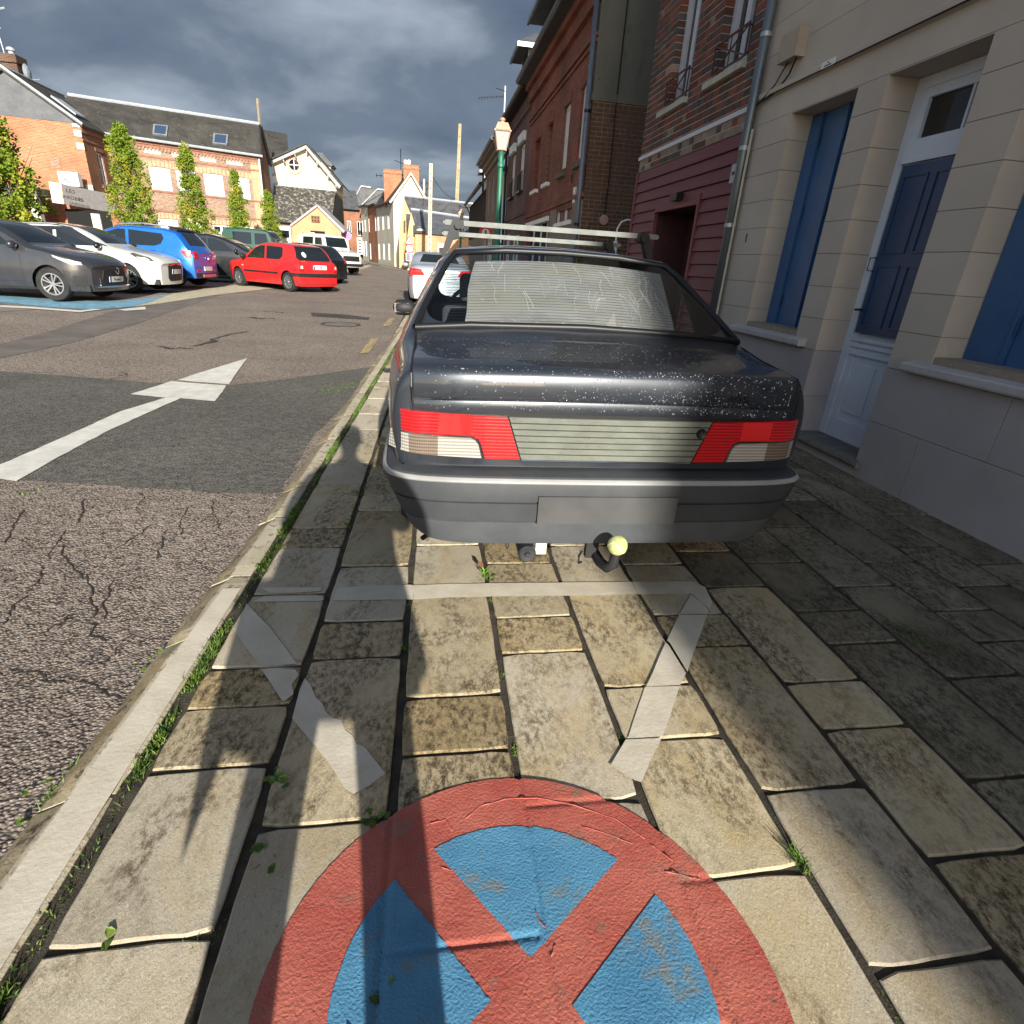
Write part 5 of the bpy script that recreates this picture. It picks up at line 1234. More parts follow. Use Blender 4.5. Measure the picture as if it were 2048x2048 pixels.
            mo = mm.build('door_mirror', s.mmat, root, smooth=True); mo.location = (p.x, p.y + (.02 if sg > 0 else -.02), p.z + .03); mo.scale = (.75, sg, .8)
        if s.wind: patch(s.wind, s.frontmap(), 'windscreen', M_cglass, root, -.01, .006)
        if s.rearw: patch(s.rearw, s.rearmap(), 'rear_window', M_cglass, root, -.01, .006)
        for (mp, poly, mt, nm, l0, l1) in s.decals:
            for sg in ((1, -1) if mp == 'side' else (0,)):
                fn = s.side(sg) if mp == 'side' else s.frontmap() if mp == 'front' else s.rearmap()
                patch(poly, fn, nm, mt, root, l0, l1)
        return root
def sym(p): return p + [(-a, b) for a, b in p[::-1]]
def rect(a, b, c, d): return [(a, c), (b, c), (b, d), (a, d)]
def plate(car, root, where, z, txt):
    fn = car.frontmap() if where == 'front' else car.rearmap()
    o = patch(rect(-.26, .26, z - .055, z + .055), fn, 'number_plate', M_plate, root, -.01, .02)
    patch(rect(.215, .26, z - .053, z + .053) if where == 'rear' else rect(-.26, -.215, z - .053, z + .053), fn, 'country_band', M_euro, o, .018, .022)
    if txt:
        p = Vector(fn(0, z, .021)); sgn = 1 if where == 'front' else -1
        text_obj(txt, .085, M_iron, o, face_matrix(p, (0, sgn, 0), (0, 0, 1)), 'plate_lettering', .001, sx=.85)
    return o
M_yaris = paint('graphite_paint', (0.040, 0.040, 0.046), .35, .3, .08)
M_wcar = paint('pearl_white_paint', (0.55, 0.55, 0.52), .1, .35, .05)
M_bluec = paint('bright_blue_paint', (0.004, 0.12, 0.50), .3, .28, .03)
M_blackc = paint('black_paint', (0.012, 0.013, 0.015), .2, .25, .1)
M_redc = paint('red_paint_car', (0.50, 0.016, 0.016), .0, .3, .03)
M_silver = paint('silver_paint', (0.42, 0.45, 0.50), .55, .3, .1)
M_white2 = paint('white_van_paint', (0.66, 0.66, 0.62), .0, .4, .04)

hatch = dict(L=3.95, W=1.74, H=1.5, sill=.2, belt=.93, tum=.20, rtap=.12, rcur=.12, xf=.80, xr=3.33, wr=.315, ra=.36, spokes=5, wstyle='alloy', xpeak=2.3, mirror=(1.32, .98),
    prof=[(0, .70), (.05, .76), (.35, .88), (.85, .98), (1.12, 1.03), (1.45, 1.22), (1.85, 1.41), (2.3, 1.49), (2.9, 1.47), (3.35, 1.40), (3.60, 1.22), (3.85, .98), (3.95, .90)],
    sidewin=[[(1.42, 1.0), (2.25, .98), (2.25, 1.37), (2.05, 1.375), (1.75, 1.27)], [(2.32, .98), (3.0, 1.0), (3.22, 1.12), (3.1, 1.30), (2.32, 1.37)]],
    seams=[((1.28, .92), (1.30, .35)), ((2.28, .95), (2.28, .32)), ((1.30, .35), (2.28, .32)), ((3.02, .96), (2.92, .45))], handles=[(2.12, .84), (2.88, .86)],
    wind=sym([(.60, 1.08), (.48, 1.40)]), rearw=sym([(.58, 1.06), (.46, 1.38)]), decals=[], mat=M_yaris, hmat=M_yaris, mmat=M_yaris)
def fixwind(p): return [(-p[0][0], p[0][1]), (p[0][0], p[0][1]), (p[1][0], p[1][1]), (-p[1][0], p[1][1])]
hatch['wind'] = fixwind([(.62, 1.07), (.50, 1.42)]); hatch['rearw'] = fixwind([(.60, 1.05), (.46, 1.38)])
# grey hatchback, nose towards the road
c = Car(**hatch); c.decals = [
    ('side', [(.10, .70), (.30, .71), (.62, .82), (.66, .86), (.40, .80), (.12, .755)], M_clear, 'headlight', -.004, .012),
    ('front', sym([(.0, .30), (.42, .30), (.46, .40), (.40, .60), (.30, .66), (.0, .67)])[:12], M_trim, 'grille', -.002, .010),
    ('side', [(.06, .28), (.34, .30), (.36, .42), (.28, .50), (.08, .50)], M_trim, 'bumper_vent', -.002, .006),
    ('side', [(.2, .20), (3.8, .20), (3.8, .25), (.2, .24)], M_trim, 'sill_trim', -.002, .006)]
def fsym(h): return [(a, b) for a, b in h] + [(-a, b) for a, b in h[::-1] if a > 0]
c.decals[1] = ('front', fsym([(0, .30), (.42, .30), (.46, .40), (.40, .60), (.30, .66), (0, .67)]), M_trim, 'grille', -.002, .010)
cy = c.build('grey_hatchback', 'dark graphite hatchback with bright five-spoke alloys nearest the road', 'car', (-8.55, 14.2, .07), R(-3))
plate(c, cy, 'front', .43, 'FY-540-S')
m = MB(); p = c.frontmap()(0, .60, .02); m.lathe([(.05, 0), (.07, .012), (.05, .02)], p, 'x', 16); m.build('badge', M_chrome, cy)
m = MB(); q = [c.frontmap()(y, .29, .012) for y in (-.6, -.4, -.2, 0, .2, .4, .6)]; m.tube(q, .018, 6); m.tube([c.frontmap()(-.5, .3, .01), c.frontmap()(-.52, .46, .01)], .012, 6); m.tube([c.frontmap()(.5, .3, .01), c.frontmap()(.52, .46, .01)], .012, 6); m.build('lip_chrome', M_chrome, cy)
# white hatchback with a black roof
k = dict(hatch); k.update(L=3.95, W=1.71, H=1.46, mat=M_wcar, hmat=M_wcar, mmat=M_blackc, xf=.82, wstyle='alloy', prof=[(0, .70), (.05, .78), (.3, .88), (.85, .97), (1.15, 1.03), (1.5, 1.24), (1.9, 1.40), (2.4, 1.455), (2.9, 1.44), (3.4, 1.36), (3.65, 1.18), (3.86, .98), (3.95, .90)])
c = Car(**k); c.decals = [('side', [(.10, .74), (.36, .72), (.66, .88), (.55, .90), (.2, .82)], M_trim, 'headlight', -.004, .010), ('side', [(.16, .75), (.34, .735), (.5, .82), (.24, .80)], M_clear, 'headlight_lens', .008, .014),
    ('front', fsym([(0, .28), (.34, .28), (.42, .36), (.42, .62), (.34, .68), (0, .68)]), M_trim, 'grille', -.002, .010),
    ('front', [(-.38, .635), (-.05, .655), (-.05, .672), (-.38, .655)], M_chrome, 'grille_chrome', .009, .016), ('front', [(.38, .635), (.05, .655), (.05, .672), (.38, .655)], M_chrome, 'grille_chrome', .009, .016),
    ('side', [(.18, .44), (.27, .44), (.27, .50), (.18, .52)], M_clear, 'daylight', -.004, .012),
    ('front', fixwind([(.66, 1.40), (.55, 1.435)]), M_blackc, 'roof_band', -.004, .008),
    ('side', [(1.16, 1.02), (1.42, 1.10), (1.95, 1.385), (3.3, 1.345), (3.62, 1.10), (3.62, 1.04), (3.2, 1.28), (2.2, 1.30), (1.5, 1.02)], M_blackc, 'roof_pillar', -.004, .005)]
cw = c.build('white_hatchback', 'white hatchback with black roof and smoked headlights beside the grey one', 'car', (-8.35, 16.8, .11), R(0))
plate(c, cw, 'front', .50, '')
m = MB()
for i in range(24):
    x = 1.9 + (3.4 - 1.9) * i / 23; row = []
    for j in range(9): y = (j / 4 - 1) * c.S(x, c.ze(x)) * .97; row.append(tuple(c.D(x, y, c.T(x, y) + .008)))
    m.v += row
    if i: m.f += [((i - 1) * 9 + j, (i - 1) * 9 + j + 1, i * 9 + j + 1, i * 9 + j) for j in range(8)]
m.build('black_roof', M_blackc, cw, smooth=True)
# bright blue crossover, tail towards the road
k = dict(hatch); k.update(L=4.08, W=1.76, H=1.58, sill=.27, belt=1.0, mat=M_bluec, hmat=M_bluec, mmat=M_blackc, wr=.335, ra=.385, xf=.82, xr=3.41, rtap=.08, rcur=.07, xpeak=2.4,
    prof=[(0, .80), (.05, .88), (.4, .99), (.95, 1.07), (1.2, 1.11), (1.55, 1.32), (1.95, 1.49), (2.4, 1.56), (3.1, 1.545), (3.6, 1.47), (3.78, 1.30), (3.96, 1.06), (4.03, .99), (4.08, .93)],
    sidewin=[[(1.5, 1.07), (2.3, 1.05), (2.3, 1.44), (2.1, 1.44), (1.8, 1.34)], [(2.38, 1.05), (3.05, 1.06), (3.22, 1.12), (3.30, 1.26), (3.25, 1.38), (2.38, 1.44)]],
    seams=[((1.33, .98), (1.35, .4)), ((2.34, 1.0), (2.34, .38)), ((3.32, 1.0), (3.0, .55))], handles=[(2.2, .93), (3.02, .95)])
k['wind'] = fixwind([(.64, 1.15), (.52, 1.49)]); k['rearw'] = fixwind([(.56, 1.12), (.47, 1.42)])
c = Car(**k); c.decals = [('side', [(3.74, .98), (3.90, .80), (4.04, .80), (4.04, .98)], M_redlens, 'tail_light', -.004, .014), ('rear', [(.56, .80), (.76, .80), (.74, .96), (.58, .97)], M_redlens, 'tail_light', -.004, .016), ('rear', [(-.56, .80), (-.76, .80), (-.74, .96), (-.58, .97)], M_redlens, 'tail_light', -.004, .016),
    ('rear', rect(-.80, .80, .30, .40), M_trim, 'lower_bumper', -.004, .03), ('rear', rect(-.45, .45, .30, .37), M_alloy, 'skid_plate', .02, .05),
    ('rear', rect(-.68, -.52, .44, .49), M_redlens, 'reflector', -.002, .008), ('rear', rect(.52, .68, .44, .49), M_redlens, 'reflector', -.002, .008),
    ('rear', fixwind([(.60, 1.45), (.55, 1.50)]), M_trim, 'spoiler', .0, .06), ('side', [(.4, .27), (3.8, .27), (3.8, .36), (.4, .34)], M_trim, 'sill_trim', -.002, .012)]
for xw in (k['xf'], k['xr']):
    a = [(xw - .385 * math.cos(t), .335 + .385 * math.sin(t)) for t in [math.pi * i / 10 for i in range(11)]]; b = [(xw - .46 * math.cos(t), .335 + .46 * math.sin(t)) for t in [math.pi * i / 10 for i in range(10, -1, -1)]]
    c.decals.append(('side', a + b, M_trim, 'arch_cladding', -.002, .014))
cb = c.build('blue_crossover', 'bright blue crossover with roof rails and black arches, tail to the road', 'car', (-8.45, 19.35, .12), R(177))
plate(c, cb, 'rear', .52, '')
for sg in (1, -1):
    m = MB(); m.tube([tuple(c.D(x, sg * .52, c.T(x, .52) + h_)) for x, h_ in ((1.95, .01), (2.1, .06), (2.7, .07), (3.3, .06), (3.45, .01))], .02, 6); m.build('roof_rail', M_alloy if sg > 0 else M_trim, cb, smooth=True)
m = MB(); p = c.rearmap()(0, .80, .015); m.lathe([(.001, 0), (.05, 0), (.055, -.015)], p, 'x', 14); m.build('badge', M_chrome, cb)
# black hatchback
k = dict(hatch); k.update(L=4.1, W=1.75, H=1.52, mat=M_blackc, hmat=M_blackc, mmat=M_blackc)
k['prof'] = [(0, .72), (.05, .80), (.35, .92), (.8, 1.02), (1.0, 1.07), (1.4, 1.26), (1.85, 1.43), (2.3, 1.51), (3.0, 1.49), (3.5, 1.42), (3.8, 1.22), (4.0, 1.0), (4.1, .92)]
c = Car(**k); c.decals = [('side', [(.10, .70), (.30, .70), (.62, .88), (.2, .80)], M_clear, 'headlight', -.004, .01)]
c.build('black_hatchback', 'black hatchback parked between the blue crossover and the red car', 'car', (-7.2, 23.3, .13), R(0))
# white cars farther back, mostly hidden
k = dict(hatch); k.update(mat=M_wcar, hmat=M_wcar, mmat=M_wcar, H=1.5)
c = Car(**k); c.build('white_car', 'white car with only its roof showing behind the white hatchback', 'car', (-12.2, 19.6, .15), R(0))
k.update(mat=M_silver, hmat=M_silver, mmat=M_silver); c = Car(**k); c.build('pale_car', 'pale car showing its windscreen between the black hatchback and the green vehicle', 'car', (-8.6, 26.2, .15), R(-5))
# red hatchback pulling in
k = dict(hatch); k.update(L=3.80, W=1.64, H=1.42, sill=.19, belt=.88, mat=M_redc, hmat=M_redc, mmat=M_trim, xf=.75, xr=3.22, wr=.29, ra=.335, wstyle='spin', spokes=9, rtap=.10, rcur=.09, tum=.17, xpeak=2.2, mirror=(1.22, .93),
    prof=[(0, .66), (.05, .74), (.3, .83), (.8, .90), (1.02, .94), (1.35, 1.14), (1.72, 1.33), (2.2, 1.41), (2.8, 1.40), (3.25, 1.34), (3.42, 1.20), (3.62, .94), (3.72, .90), (3.80, .84)],
    sidewin=[[(1.28, .94), (1.30, .92), (2.15, .92), (2.12, 1.29), (1.92, 1.30), (1.62, 1.20)], [(2.24, .92), (2.86, .92), (3.0, 1.02), (2.98, 1.24), (2.9, 1.28), (2.2, 1.30)]],
    seams=[((1.13, .88), (1.16, .33)), ((2.19, .90), (2.19, .30)), ((1.16, .33), (2.19, .30)), ((2.93, .92), (2.76, .55)), ((2.76, .55), (2.76, .30)), ((2.19, .30), (2.76, .30))], handles=[(2.05, .77), (2.80, .79)])
k['wind'] = fixwind([(.60, .98), (.48, 1.34)]); k['rearw'] = [(-.60, .93), (.60, .93), (.66, 1.0), (.52, 1.32), (-.52, 1.32), (-.66, 1.0)]
c = Car(**k); c.decals = [('rear', [(.60, .62), (.75, .62), (.73, .80), (.66, .90), (.62, .86)], M_redlens, 'tail_light', -.004, .016), ('rear', [(-.60, .62), (-.75, .62), (-.73, .80), (-.66, .90), (-.62, .86)], M_redlens, 'tail_light', -.004, .016),
    ('side', [(3.56, .62), (3.78, .62), (3.76, .76), (3.64, .90)], M_redlens, 'tail_light', -.004, .012), ('rear', [(.63, .70), (.72, .70), (.71, .78), (.64, .79)], M_clear, 'indicator', .014, .02), ('rear', [(-.63, .70), (-.72, .70), (-.71, .78), (-.64, .79)], M_clear, 'indicator', .014, .02),
    ('rear', rect(-.78, .78, .47, .57), M_trim, 'bumper_strip', -.004, .03), ('side', [(3.40, .47), (3.80, .47), (3.80, .57), (3.44, .57)], M_trim, 'bumper_strip', -.004, .02),
    ('side', rect(1.12, 2.78, .50, .55), M_trim, 'rub_strip', -.004, .016), ('rear', [(-.22, .67), (.22, .67), (.22, .67), (-.22, .67)][:0] or rect(-.80, .80, .24, .255), M_trim, 'bumper_groove', -.002, .004),
    ('rear', [(.34 + .075 * math.cos(t), 1.09 + .075 * math.sin(t)) for t in [math.pi * 2 * i / 14 for i in range(14)]], M_white, 'disc_sticker', .004, .008), ('side', rect(1.02, 1.08, .66, .69), M_clear, 'side_repeater', -.002, .01)]
cr = c.build('red_hatchback', 'small red five-door hatchback standing askew at the edge of the road', 'car', (-4.80, 21.25, .08), R(140.6))
plate(c, cr, 'rear', .74, 'CG-788-TL')
m = MB(); p = c.D(2.9, 0, 1.40); m.tube([p, (p.x - .25, 0, 1.75)], .008, 4); m.build('aerial', M_iron, cr)
text_obj('A', .10, plain('sticker_red', (.55, .03, .03), .5), cr, face_matrix(Vector(c.rearmap()(.34, 1.09, .012)), (0, -1, 0), (.55, 0, .84)), 'sticker_letter', .001)
# dark car beyond the red one
k = dict(hatch); k.update(mat=M_blackc, hmat=M_blackc, mmat=M_blackc)
c = Car(**k); c.decals = [('rear', [(.60, .80), (.76, .80), (.74, .96), (.62, .97)], M_redlens, 'tail_light', -.004, .016), ('rear', [(-.60, .80), (-.76, .80), (-.74, .96), (-.62, .97)], M_redlens, 'tail_light', -.004, .016)]
c.build('dark_car', 'dark small car mostly hidden behind the tail of the red hatchback', 'car', (-5.3, 26.6, .10), R(150))
# white old-fashioned pick-up van
k = dict(hatch); k.update(L=3.5, W=1.80, H=2.0, sill=.42, belt=1.25, tum=.12, rtap=.04, rcur=.03, mat=M_white2, hmat=M_white2, mmat=M_trim, xf=.85, xr=2.8, wr=.39, ra=.46, wstyle='spin', spokes=6, xpeak=2.2, mirror=(1.3, 1.3),
    prof=[(0, 1.0), (.05, 1.10), (.5, 1.20), (.95, 1.26), (1.10, 1.35), (1.22, 1.7), (1.34, 1.92), (1.6, 1.98), (2.4, 2.0), (3.3, 1.98), (3.45, 1.8), (3.5, 1.4)],
    sidewin=[[(1.30, 1.32), (1.95, 1.32), (1.95, 1.80), (1.42, 1.80)], [(2.1, 1.32), (2.95, 1.32), (2.95, 1.82), (2.1, 1.82)]],
    seams=[((1.15, 1.2), (1.2, .55)), ((2.02, 1.85), (2.02, .5)), ((1.2, .55), (2.02, .5))], handles=[(1.9, 1.12)])
k['wind'] = fixwind([(.72, 1.36), (.66, 1.84)]); k['rearw'] = fixwind([(.6, 1.45), (.55, 1.8)])
c = Car(**k); c.decals = [('front', fsym([(0, .72), (.55, .72), (.55, .96), (0, .96)]), M_trim, 'grille', -.002, .02), ('front', rect(-.85, .85, .48, .60), M_trim, 'bumper', -.01, .08), ('front', rect(.60, .76, .78, .92), M_clear, 'headlight', 0, .03), ('front', rect(-.76, -.60, .78, .92), M_clear, 'headlight', 0, .03),
    ('side', rect(.12, .30, .98, 1.06), M_trim, 'name_plate', -.002, .01), ('side', rect(.05, .20, .78, .90), M_trim, 'corner_lamp', -.002, .02)]
c.build('white_van', 'old white boxy van with black-framed windows in front of the peach garage', 'van', (-5.25, 35.2, .2), R(-42))
# dark green vehicle roof
k.update(mat=paint('dark_green_paint', (0.012, 0.055, 0.040), .1, .35, .05), L=3.9, H=1.95)
c = Car(**k); c.decals = []
c.build('green_van', 'dark green van with side windows parked behind the black and red cars', 'van', (-8.0, 31.8, .12), R(-4))
# silver saloon
k = dict(hatch); k.update(L=4.84, W=1.85, H=1.46, sill=.18, belt=.97, tum=.21, rtap=.13, rcur=.14, mat=M_silver, hmat=M_silver, mmat=M_silver, xf=.85, xr=3.74, wr=.32, ra=.365, xpeak=2.6, mirror=(1.55, 1.0),
    prof=[(0, .66), (.05, .74), (.4, .87), (1.2, .98), (1.45, 1.02), (1.8, 1.20), (2.2, 1.38), (2.7, 1.455), (3.2, 1.44), (3.6, 1.36), (3.95, 1.17), (4.12, 1.10), (4.45, 1.09), (4.72, 1.08), (4.80, 1.03), (4.84, .96)],
    sidewin=[[(1.85, 1.03), (2.65, 1.02), (2.65, 1.34), (2.45, 1.34), (2.1, 1.24)], [(2.72, 1.02), (3.4, 1.03), (3.62, 1.14), (3.4, 1.27), (2.72, 1.34)]],
    seams=[((2.68, 1.0), (2.68, .3)), ((3.55, 1.0), (3.3, .4))], handles=[(2.55, .9), (3.3, .92)])
k['wind'] = fixwind([(.66, 1.07), (.52, 1.38)]); k['rearw'] = fixwind([(.58, 1.155), (.46, 1.37)])
c = Car(**k); c.decals = [('rear', [(.46, .82), (.88, .80), (.88, .88), (.78, .98), (.56, .96)], M_redlens, 'tail_light', -.004, .014), ('rear', [(-.46, .82), (-.88, .80), (-.88, .88), (-.78, .98), (-.56, .96)], M_redlens, 'tail_light', -.004, .014),
    ('side', [(4.52, .82), (4.84, .80), (4.84, .90), (4.74, .99), (4.6, .98)], M_redlens, 'tail_light', -.004, .012), ('rear', rect(-.44, .44, .735, .742), M_trim, 'lid_seam', -.002, .003), ('rear', rect(-.80, .80, .64, .648), M_trim, 'bumper_seam', -.002, .003), ('rear', rect(-.60, .60, .20, .28), M_trim, 'diffuser', -.002, .01)]
cs = c.build('silver_saloon', 'silver saloon parked on the pavement ahead of the dark saloon', 'car', (.34, 19.85, .04), R(92), group='cars parked along the right kerb')
plate(c, cs, 'rear', .86, '367 LWE')

# ================================================================ THE DARK SALOON
M_body = paint('anthracite_paint', (0.024, 0.029, 0.038), .35, .30, .08)
M_plast = noisy('grey_bumper_plastic', (0.030, 0.033, 0.037), (0.042, 0.045, 0.050), scale=6, rough=.55, bump=.25, bscale=220, dist=.001, speck=(.07, .073, .078), speck_scale=14, speck_t=.70, spec=.35)
M_plast2 = noisy('grey_valance_plastic', (0.055, 0.061, 0.067), (0.072, 0.078, 0.085), scale=8, rough=.7, bump=.7, bscale=420, dist=.0015, spec=.35)
M_seal = plain('rubber_seal', (0.008, 0.008, 0.009), .45)
M_redribbed = plain('ribbed_red_lens', (0.50, 0.010, 0.014), .22, spec=.6, coat=.6); M_clrribbed = plain('ribbed_clear_lens', (0.36, 0.34, 0.30), .25, spec=.7, coat=.5); M_smoke = plain('smoked_lens', (0.17, 0.13, 0.10), .25, spec=.7, coat=.5)
for mm_ in (M_redribbed, M_clrribbed, M_smoke):
    nt = mm_.node_tree; N = nt.nodes; L = nt.links; g = N.new('ShaderNodeTexCoord'); w1 = N.new('ShaderNodeTexWave'); w1.bands_direction = 'Z'; w1.inputs['Scale'].default_value = 26; L.new(g.outputs['Object'], w1.inputs['Vector'])
    w2 = N.new('ShaderNodeTexWave'); w2.bands_direction = 'X'; w2.inputs['Scale'].default_value = 40 if mm_ is not M_redribbed else 3; L.new(g.outputs['Object'], w2.inputs['Vector'])
    ad = N.new('ShaderNodeMath'); ad.operation = 'ADD'; L.new(w1.outputs['Fac'], ad.inputs[0]); L.new(w2.outputs['Fac'], ad.inputs[1])
    bp = N.new('ShaderNodeBump'); bp.inputs['Strength'].default_value = .35; bp.inputs['Distance'].default_value = .002; L.new(ad.outputs[0], bp.inputs['Height']); L.new(bp.outputs[0], N['Principled BSDF'].inputs['Normal'])
    hs = N.new('ShaderNodeMapRange'); hs.inputs['To Min'].default_value = .55; hs.inputs['To Max'].default_value = 1.1; L.new(w1.outputs['Fac'], hs.inputs[0])
    h2_ = N.new('ShaderNodeHueSaturation'); h2_.inputs['Color'].default_value = N['Principled BSDF'].inputs['Base Color'].default_value; L.new(hs.outputs[0], h2_.inputs['Value']); L.new(h2_.outputs[0], N['Principled BSDF'].inputs['Base Color'])
saloon = thing('dark_saloon', 'dark grey saloon with roof bars and a tennis ball on its tow hook', 'car', (0.678, 1.87, 0), R(-.94), 'cars parked along the right kerb')
# control net: half sections (x, z) from sill to centre line
NET = [
 (0.105, [(.60, .32), (.70, .42), (.76, .58), (.785, .72), (.775, .83), (.75, .90), (.725, .925), (.69, .935), (.35, .945), (0, .948)]),
 (0.135, [(.62, .32), (.72, .42), (.785, .58), (.81, .72), (.80, .83), (.772, .905), (.74, .937), (.70, .948), (.35, .957), (0, .960)]),
 (0.22, [(.64, .32), (.74, .42), (.80, .58), (.825, .72), (.812, .84), (.785, .915), (.752, .946), (.712, .955), (.35, .966), (0, .970)]),
 (0.42, [(.68, .32), (.77, .42), (.82, .58), (.84, .72), (.828, .85), (.80, .925), (.765, .957), (.73, .968), (.36, .985), (0, .990)]),
 (0.60, [(.76, .30), (.83, .42), (.852, .58), (.857, .72), (.846, .855), (.82, .93), (.785, .965), (.742, .992), (.36, 1.015), (0, 1.020)]),
 (0.66, [(.76, .30), (.83, .42), (.852, .58), (.857, .72), (.846, .86), (.822, .935), (.782, .985), (.735, 1.022), (.36, 1.052), (0, 1.058)]),
 (0.95, [(.76, .30), (.83, .42), (.852, .58), (.857, .72), (.848, .86), (.825, .94), (.735, 1.115), (.660, 1.178), (.33, 1.208), (0, 1.213)]),
 (1.24, [(.76, .30), (.83, .42), (.852, .58), (.857, .72), (.848, .86), (.825, .94), (.640, 1.265), (.560, 1.330), (.30, 1.352), (0, 1.356)]),
 (1.32, [(.76, .30), (.83, .42), (.852, .58), (.857, .72), (.848, .86), (.825, .94), (.632, 1.285), (.550, 1.350), (.30, 1.378), (0, 1.383)]),
 (1.75, [(.76, .30), (.83, .42), (.852, .58), (.857, .72), (.848, .86), (.825, .94), (.635, 1.295), (.555, 1.362), (.30, 1.392), (0, 1.398)]),
 (1.84, [(.76, .30), (.83, .42), (.852, .58), (.857, .72), (.848, .86), (.825, .94), (.635, 1.295), (.555, 1.362), (.30, 1.392), (0, 1.398)]),
 (2.55, [(.76, .30), (.83, .42), (.852, .58), (.857, .72), (.848, .86), (.825, .94), (.632, 1.28), (.55, 1.345), (.30, 1.378), (0, 1.384)]),
 (3.22, [(.76, .30), (.83, .42), (.852, .58), (.857, .72), (.845, .86), (.81, .93), (.76, .965), (.70, .985), (.36, 1.02), (0, 1.028)]),
 (3.80, [(.75, .30), (.82, .42), (.84, .58), (.845, .72), (.82, .80), (.77, .85), (.73, .87), (.66, .885), (.33, .91), (0, .915)]),
 (4.25, [(.70, .30), (.77, .42), (.80, .55), (.80, .62), (.76, .68), (.72, .71), (.68, .725), (.60, .735), (.3, .75), (0, .755)]),
 (4.36, [(.62, .30), (.70, .42), (.72, .55), (.72, .60), (.70, .64), (.66, .66), (.62, .67), (.55, .68), (.3, .69), (0, .69)])]
def netface(i, j):
    if j >= 7 and 5 <= i < 7: return 'rear_window'
    if j >= 7 and i == 11: return 'windscreen'
    if j == 5 and 7 <= i < 9: return 'rear_side_window'
    if j == 5 and i == 6: return 'quarter'
    if j == 5 and i == 10: return 'front_side_window'
    return 'body'
groups = {}
def nv(i, j, s): x, z = NET[i][1][j]; return (s * x, NET[i][0], z)
for i in range(len(NET) - 1):
    for j in range(9):
        for s in (1, -1):
            key = netface(i, j); key = 'body' if key == 'quarter' else key
            if 'side' in key: key += str(s)
            g_ = groups.setdefault(key, MB()); q = [nv(i, j, s), nv(i + 1, j, s), nv(i + 1, j + 1, s), nv(i, j + 1, s)]
            g_.add(q if s > 0 else q[::-1], [(0, 1, 2, 3)])
for end in (0, len(NET) - 1):
    for j in range(9):
        q = [nv(end, j, 1), nv(end, j + 1, 1), nv(end, j + 1, -1), nv(end, j, -1)]
        groups['body'].add(q, [(0, 1, 2, 3)] if end == 0 else [(3, 2, 1, 0)])
M_hglass = glassmat('saloon_glass', (.93, .95, .97), dust=0)
M_hside = glassmat('saloon_side_glass', (.75, .80, .80))
for key, g_ in groups.items():
    nm = 'side_window' if 'side' in key else key
    o = g_.build(nm, M_body if key == 'body' else (M_hglass if key == 'rear_window' else M_hside), saloon)
    bm = bmesh.new(); bm.from_mesh(o.data); bmesh.ops.remove_doubles(bm, verts=bm.verts[:], dist=1e-5); bm.normal_update(); bm.to_mesh(o.data); bm.free()
    for p in o.data.polygons: p.use_smooth = True
    md = o.modifiers.new('subsurf', 'SUBSURF'); md.levels = 2; md.render_levels = 3
# window seals
def yglass(z): return .66 + (z - 1.05) / (1.356 - 1.05) * .58
seal = MB(); pts = [(-.735, .655, 1.020), (-.5, .645, 1.040), (0, .64, 1.052), (.5, .645, 1.040), (.735, .655, 1.020), (.700, .80, 1.095), (.655, .95, 1.175), (.60, 1.12, 1.27), (.556, 1.235, 1.325), (.3, 1.245, 1.350), (0, 1.245, 1.356), (-.3, 1.245, 1.350), (-.556, 1.235, 1.325), (-.60, 1.12, 1.27), (-.655, .95, 1.175), (-.700, .80, 1.095), (-.735, .655, 1.020)]
seal.tube(pts, .015, 8, caps=False); seal.build('window_seal', M_seal, saloon, smooth=True)
m = MB(); m.tube([(-.545, 1.262, 1.342), (-.3, 1.262, 1.365), (0, 1.262, 1.371), (.3, 1.262, 1.365), (.545, 1.262, 1.342)], .0045, 6); m.build('chrome_strip', M_chrome, saloon)
# aged film inside the rear window
M_film = noisy('aged_film', (0.150, 0.150, 0.136), (0.21, 0.21, 0.195), scale=5, rough=.9, bump=.5, bscale=60, dist=.003, speck=(0.36, 0.36, 0.33), speck_scale=26, speck_t=.62, stretch=(1, 1, 2.2), c3=(.185, .18, .145), s3=3)
def filmfn(x, z, l):
    y = .66 + (z - 1.058) / (1.356 - 1.058) * .58; return (x, y + .012 + .014 * abs(x / .6) ** 2 + l * -1, z - .012 - .035 * (x / .7) ** 2)
patch([(-.525, 1.062), (-.20, 1.055), (.20, 1.055), (.440, 1.060), (.462, 1.12), (.480, 1.19), (.500, 1.26), (.515, 1.318), (.25, 1.322), (0, 1.324), (-.25, 1.322), (-.455, 1.318), (-.48, 1.26), (-.50, 1.20), (-.51, 1.12)], filmfn, 'window_film', M_film, saloon, 0, .002, cuts=4)
m = MB()
for k in range(24):
    z = 1.068 + k * .0108; m.tube([filmfn(x, z, .004) for x in (-.60, -.4, -.2, 0, .2, .4, .60)], .0009, 4)
o = m.build('heater_wire', M_seal, saloon); stuff(o)
m = MB(); random.seed(11)
for k in range(60):
    x0 = random.choice((random.gauss(.36, .06), random.uniform(-.5, .45))); z0 = random.uniform(1.07, 1.28); pp = []; a = random.uniform(1.0, 2.2)
    for q in range(5):
        pp.append(filmfn(max(-.5, min(.43 + (z0 - 1.06) * .25, x0)), min(z0, 1.315), .004)); x0 += math.cos(a) * .018; z0 += math.sin(a) * .018; a += random.uniform(-.5, .5)
    m.tube(pp, random.uniform(.0006, .0018), 4)
o = m.build('film_scratch', plain('scratch', (.38, .38, .35), .8), saloon); stuff(o)
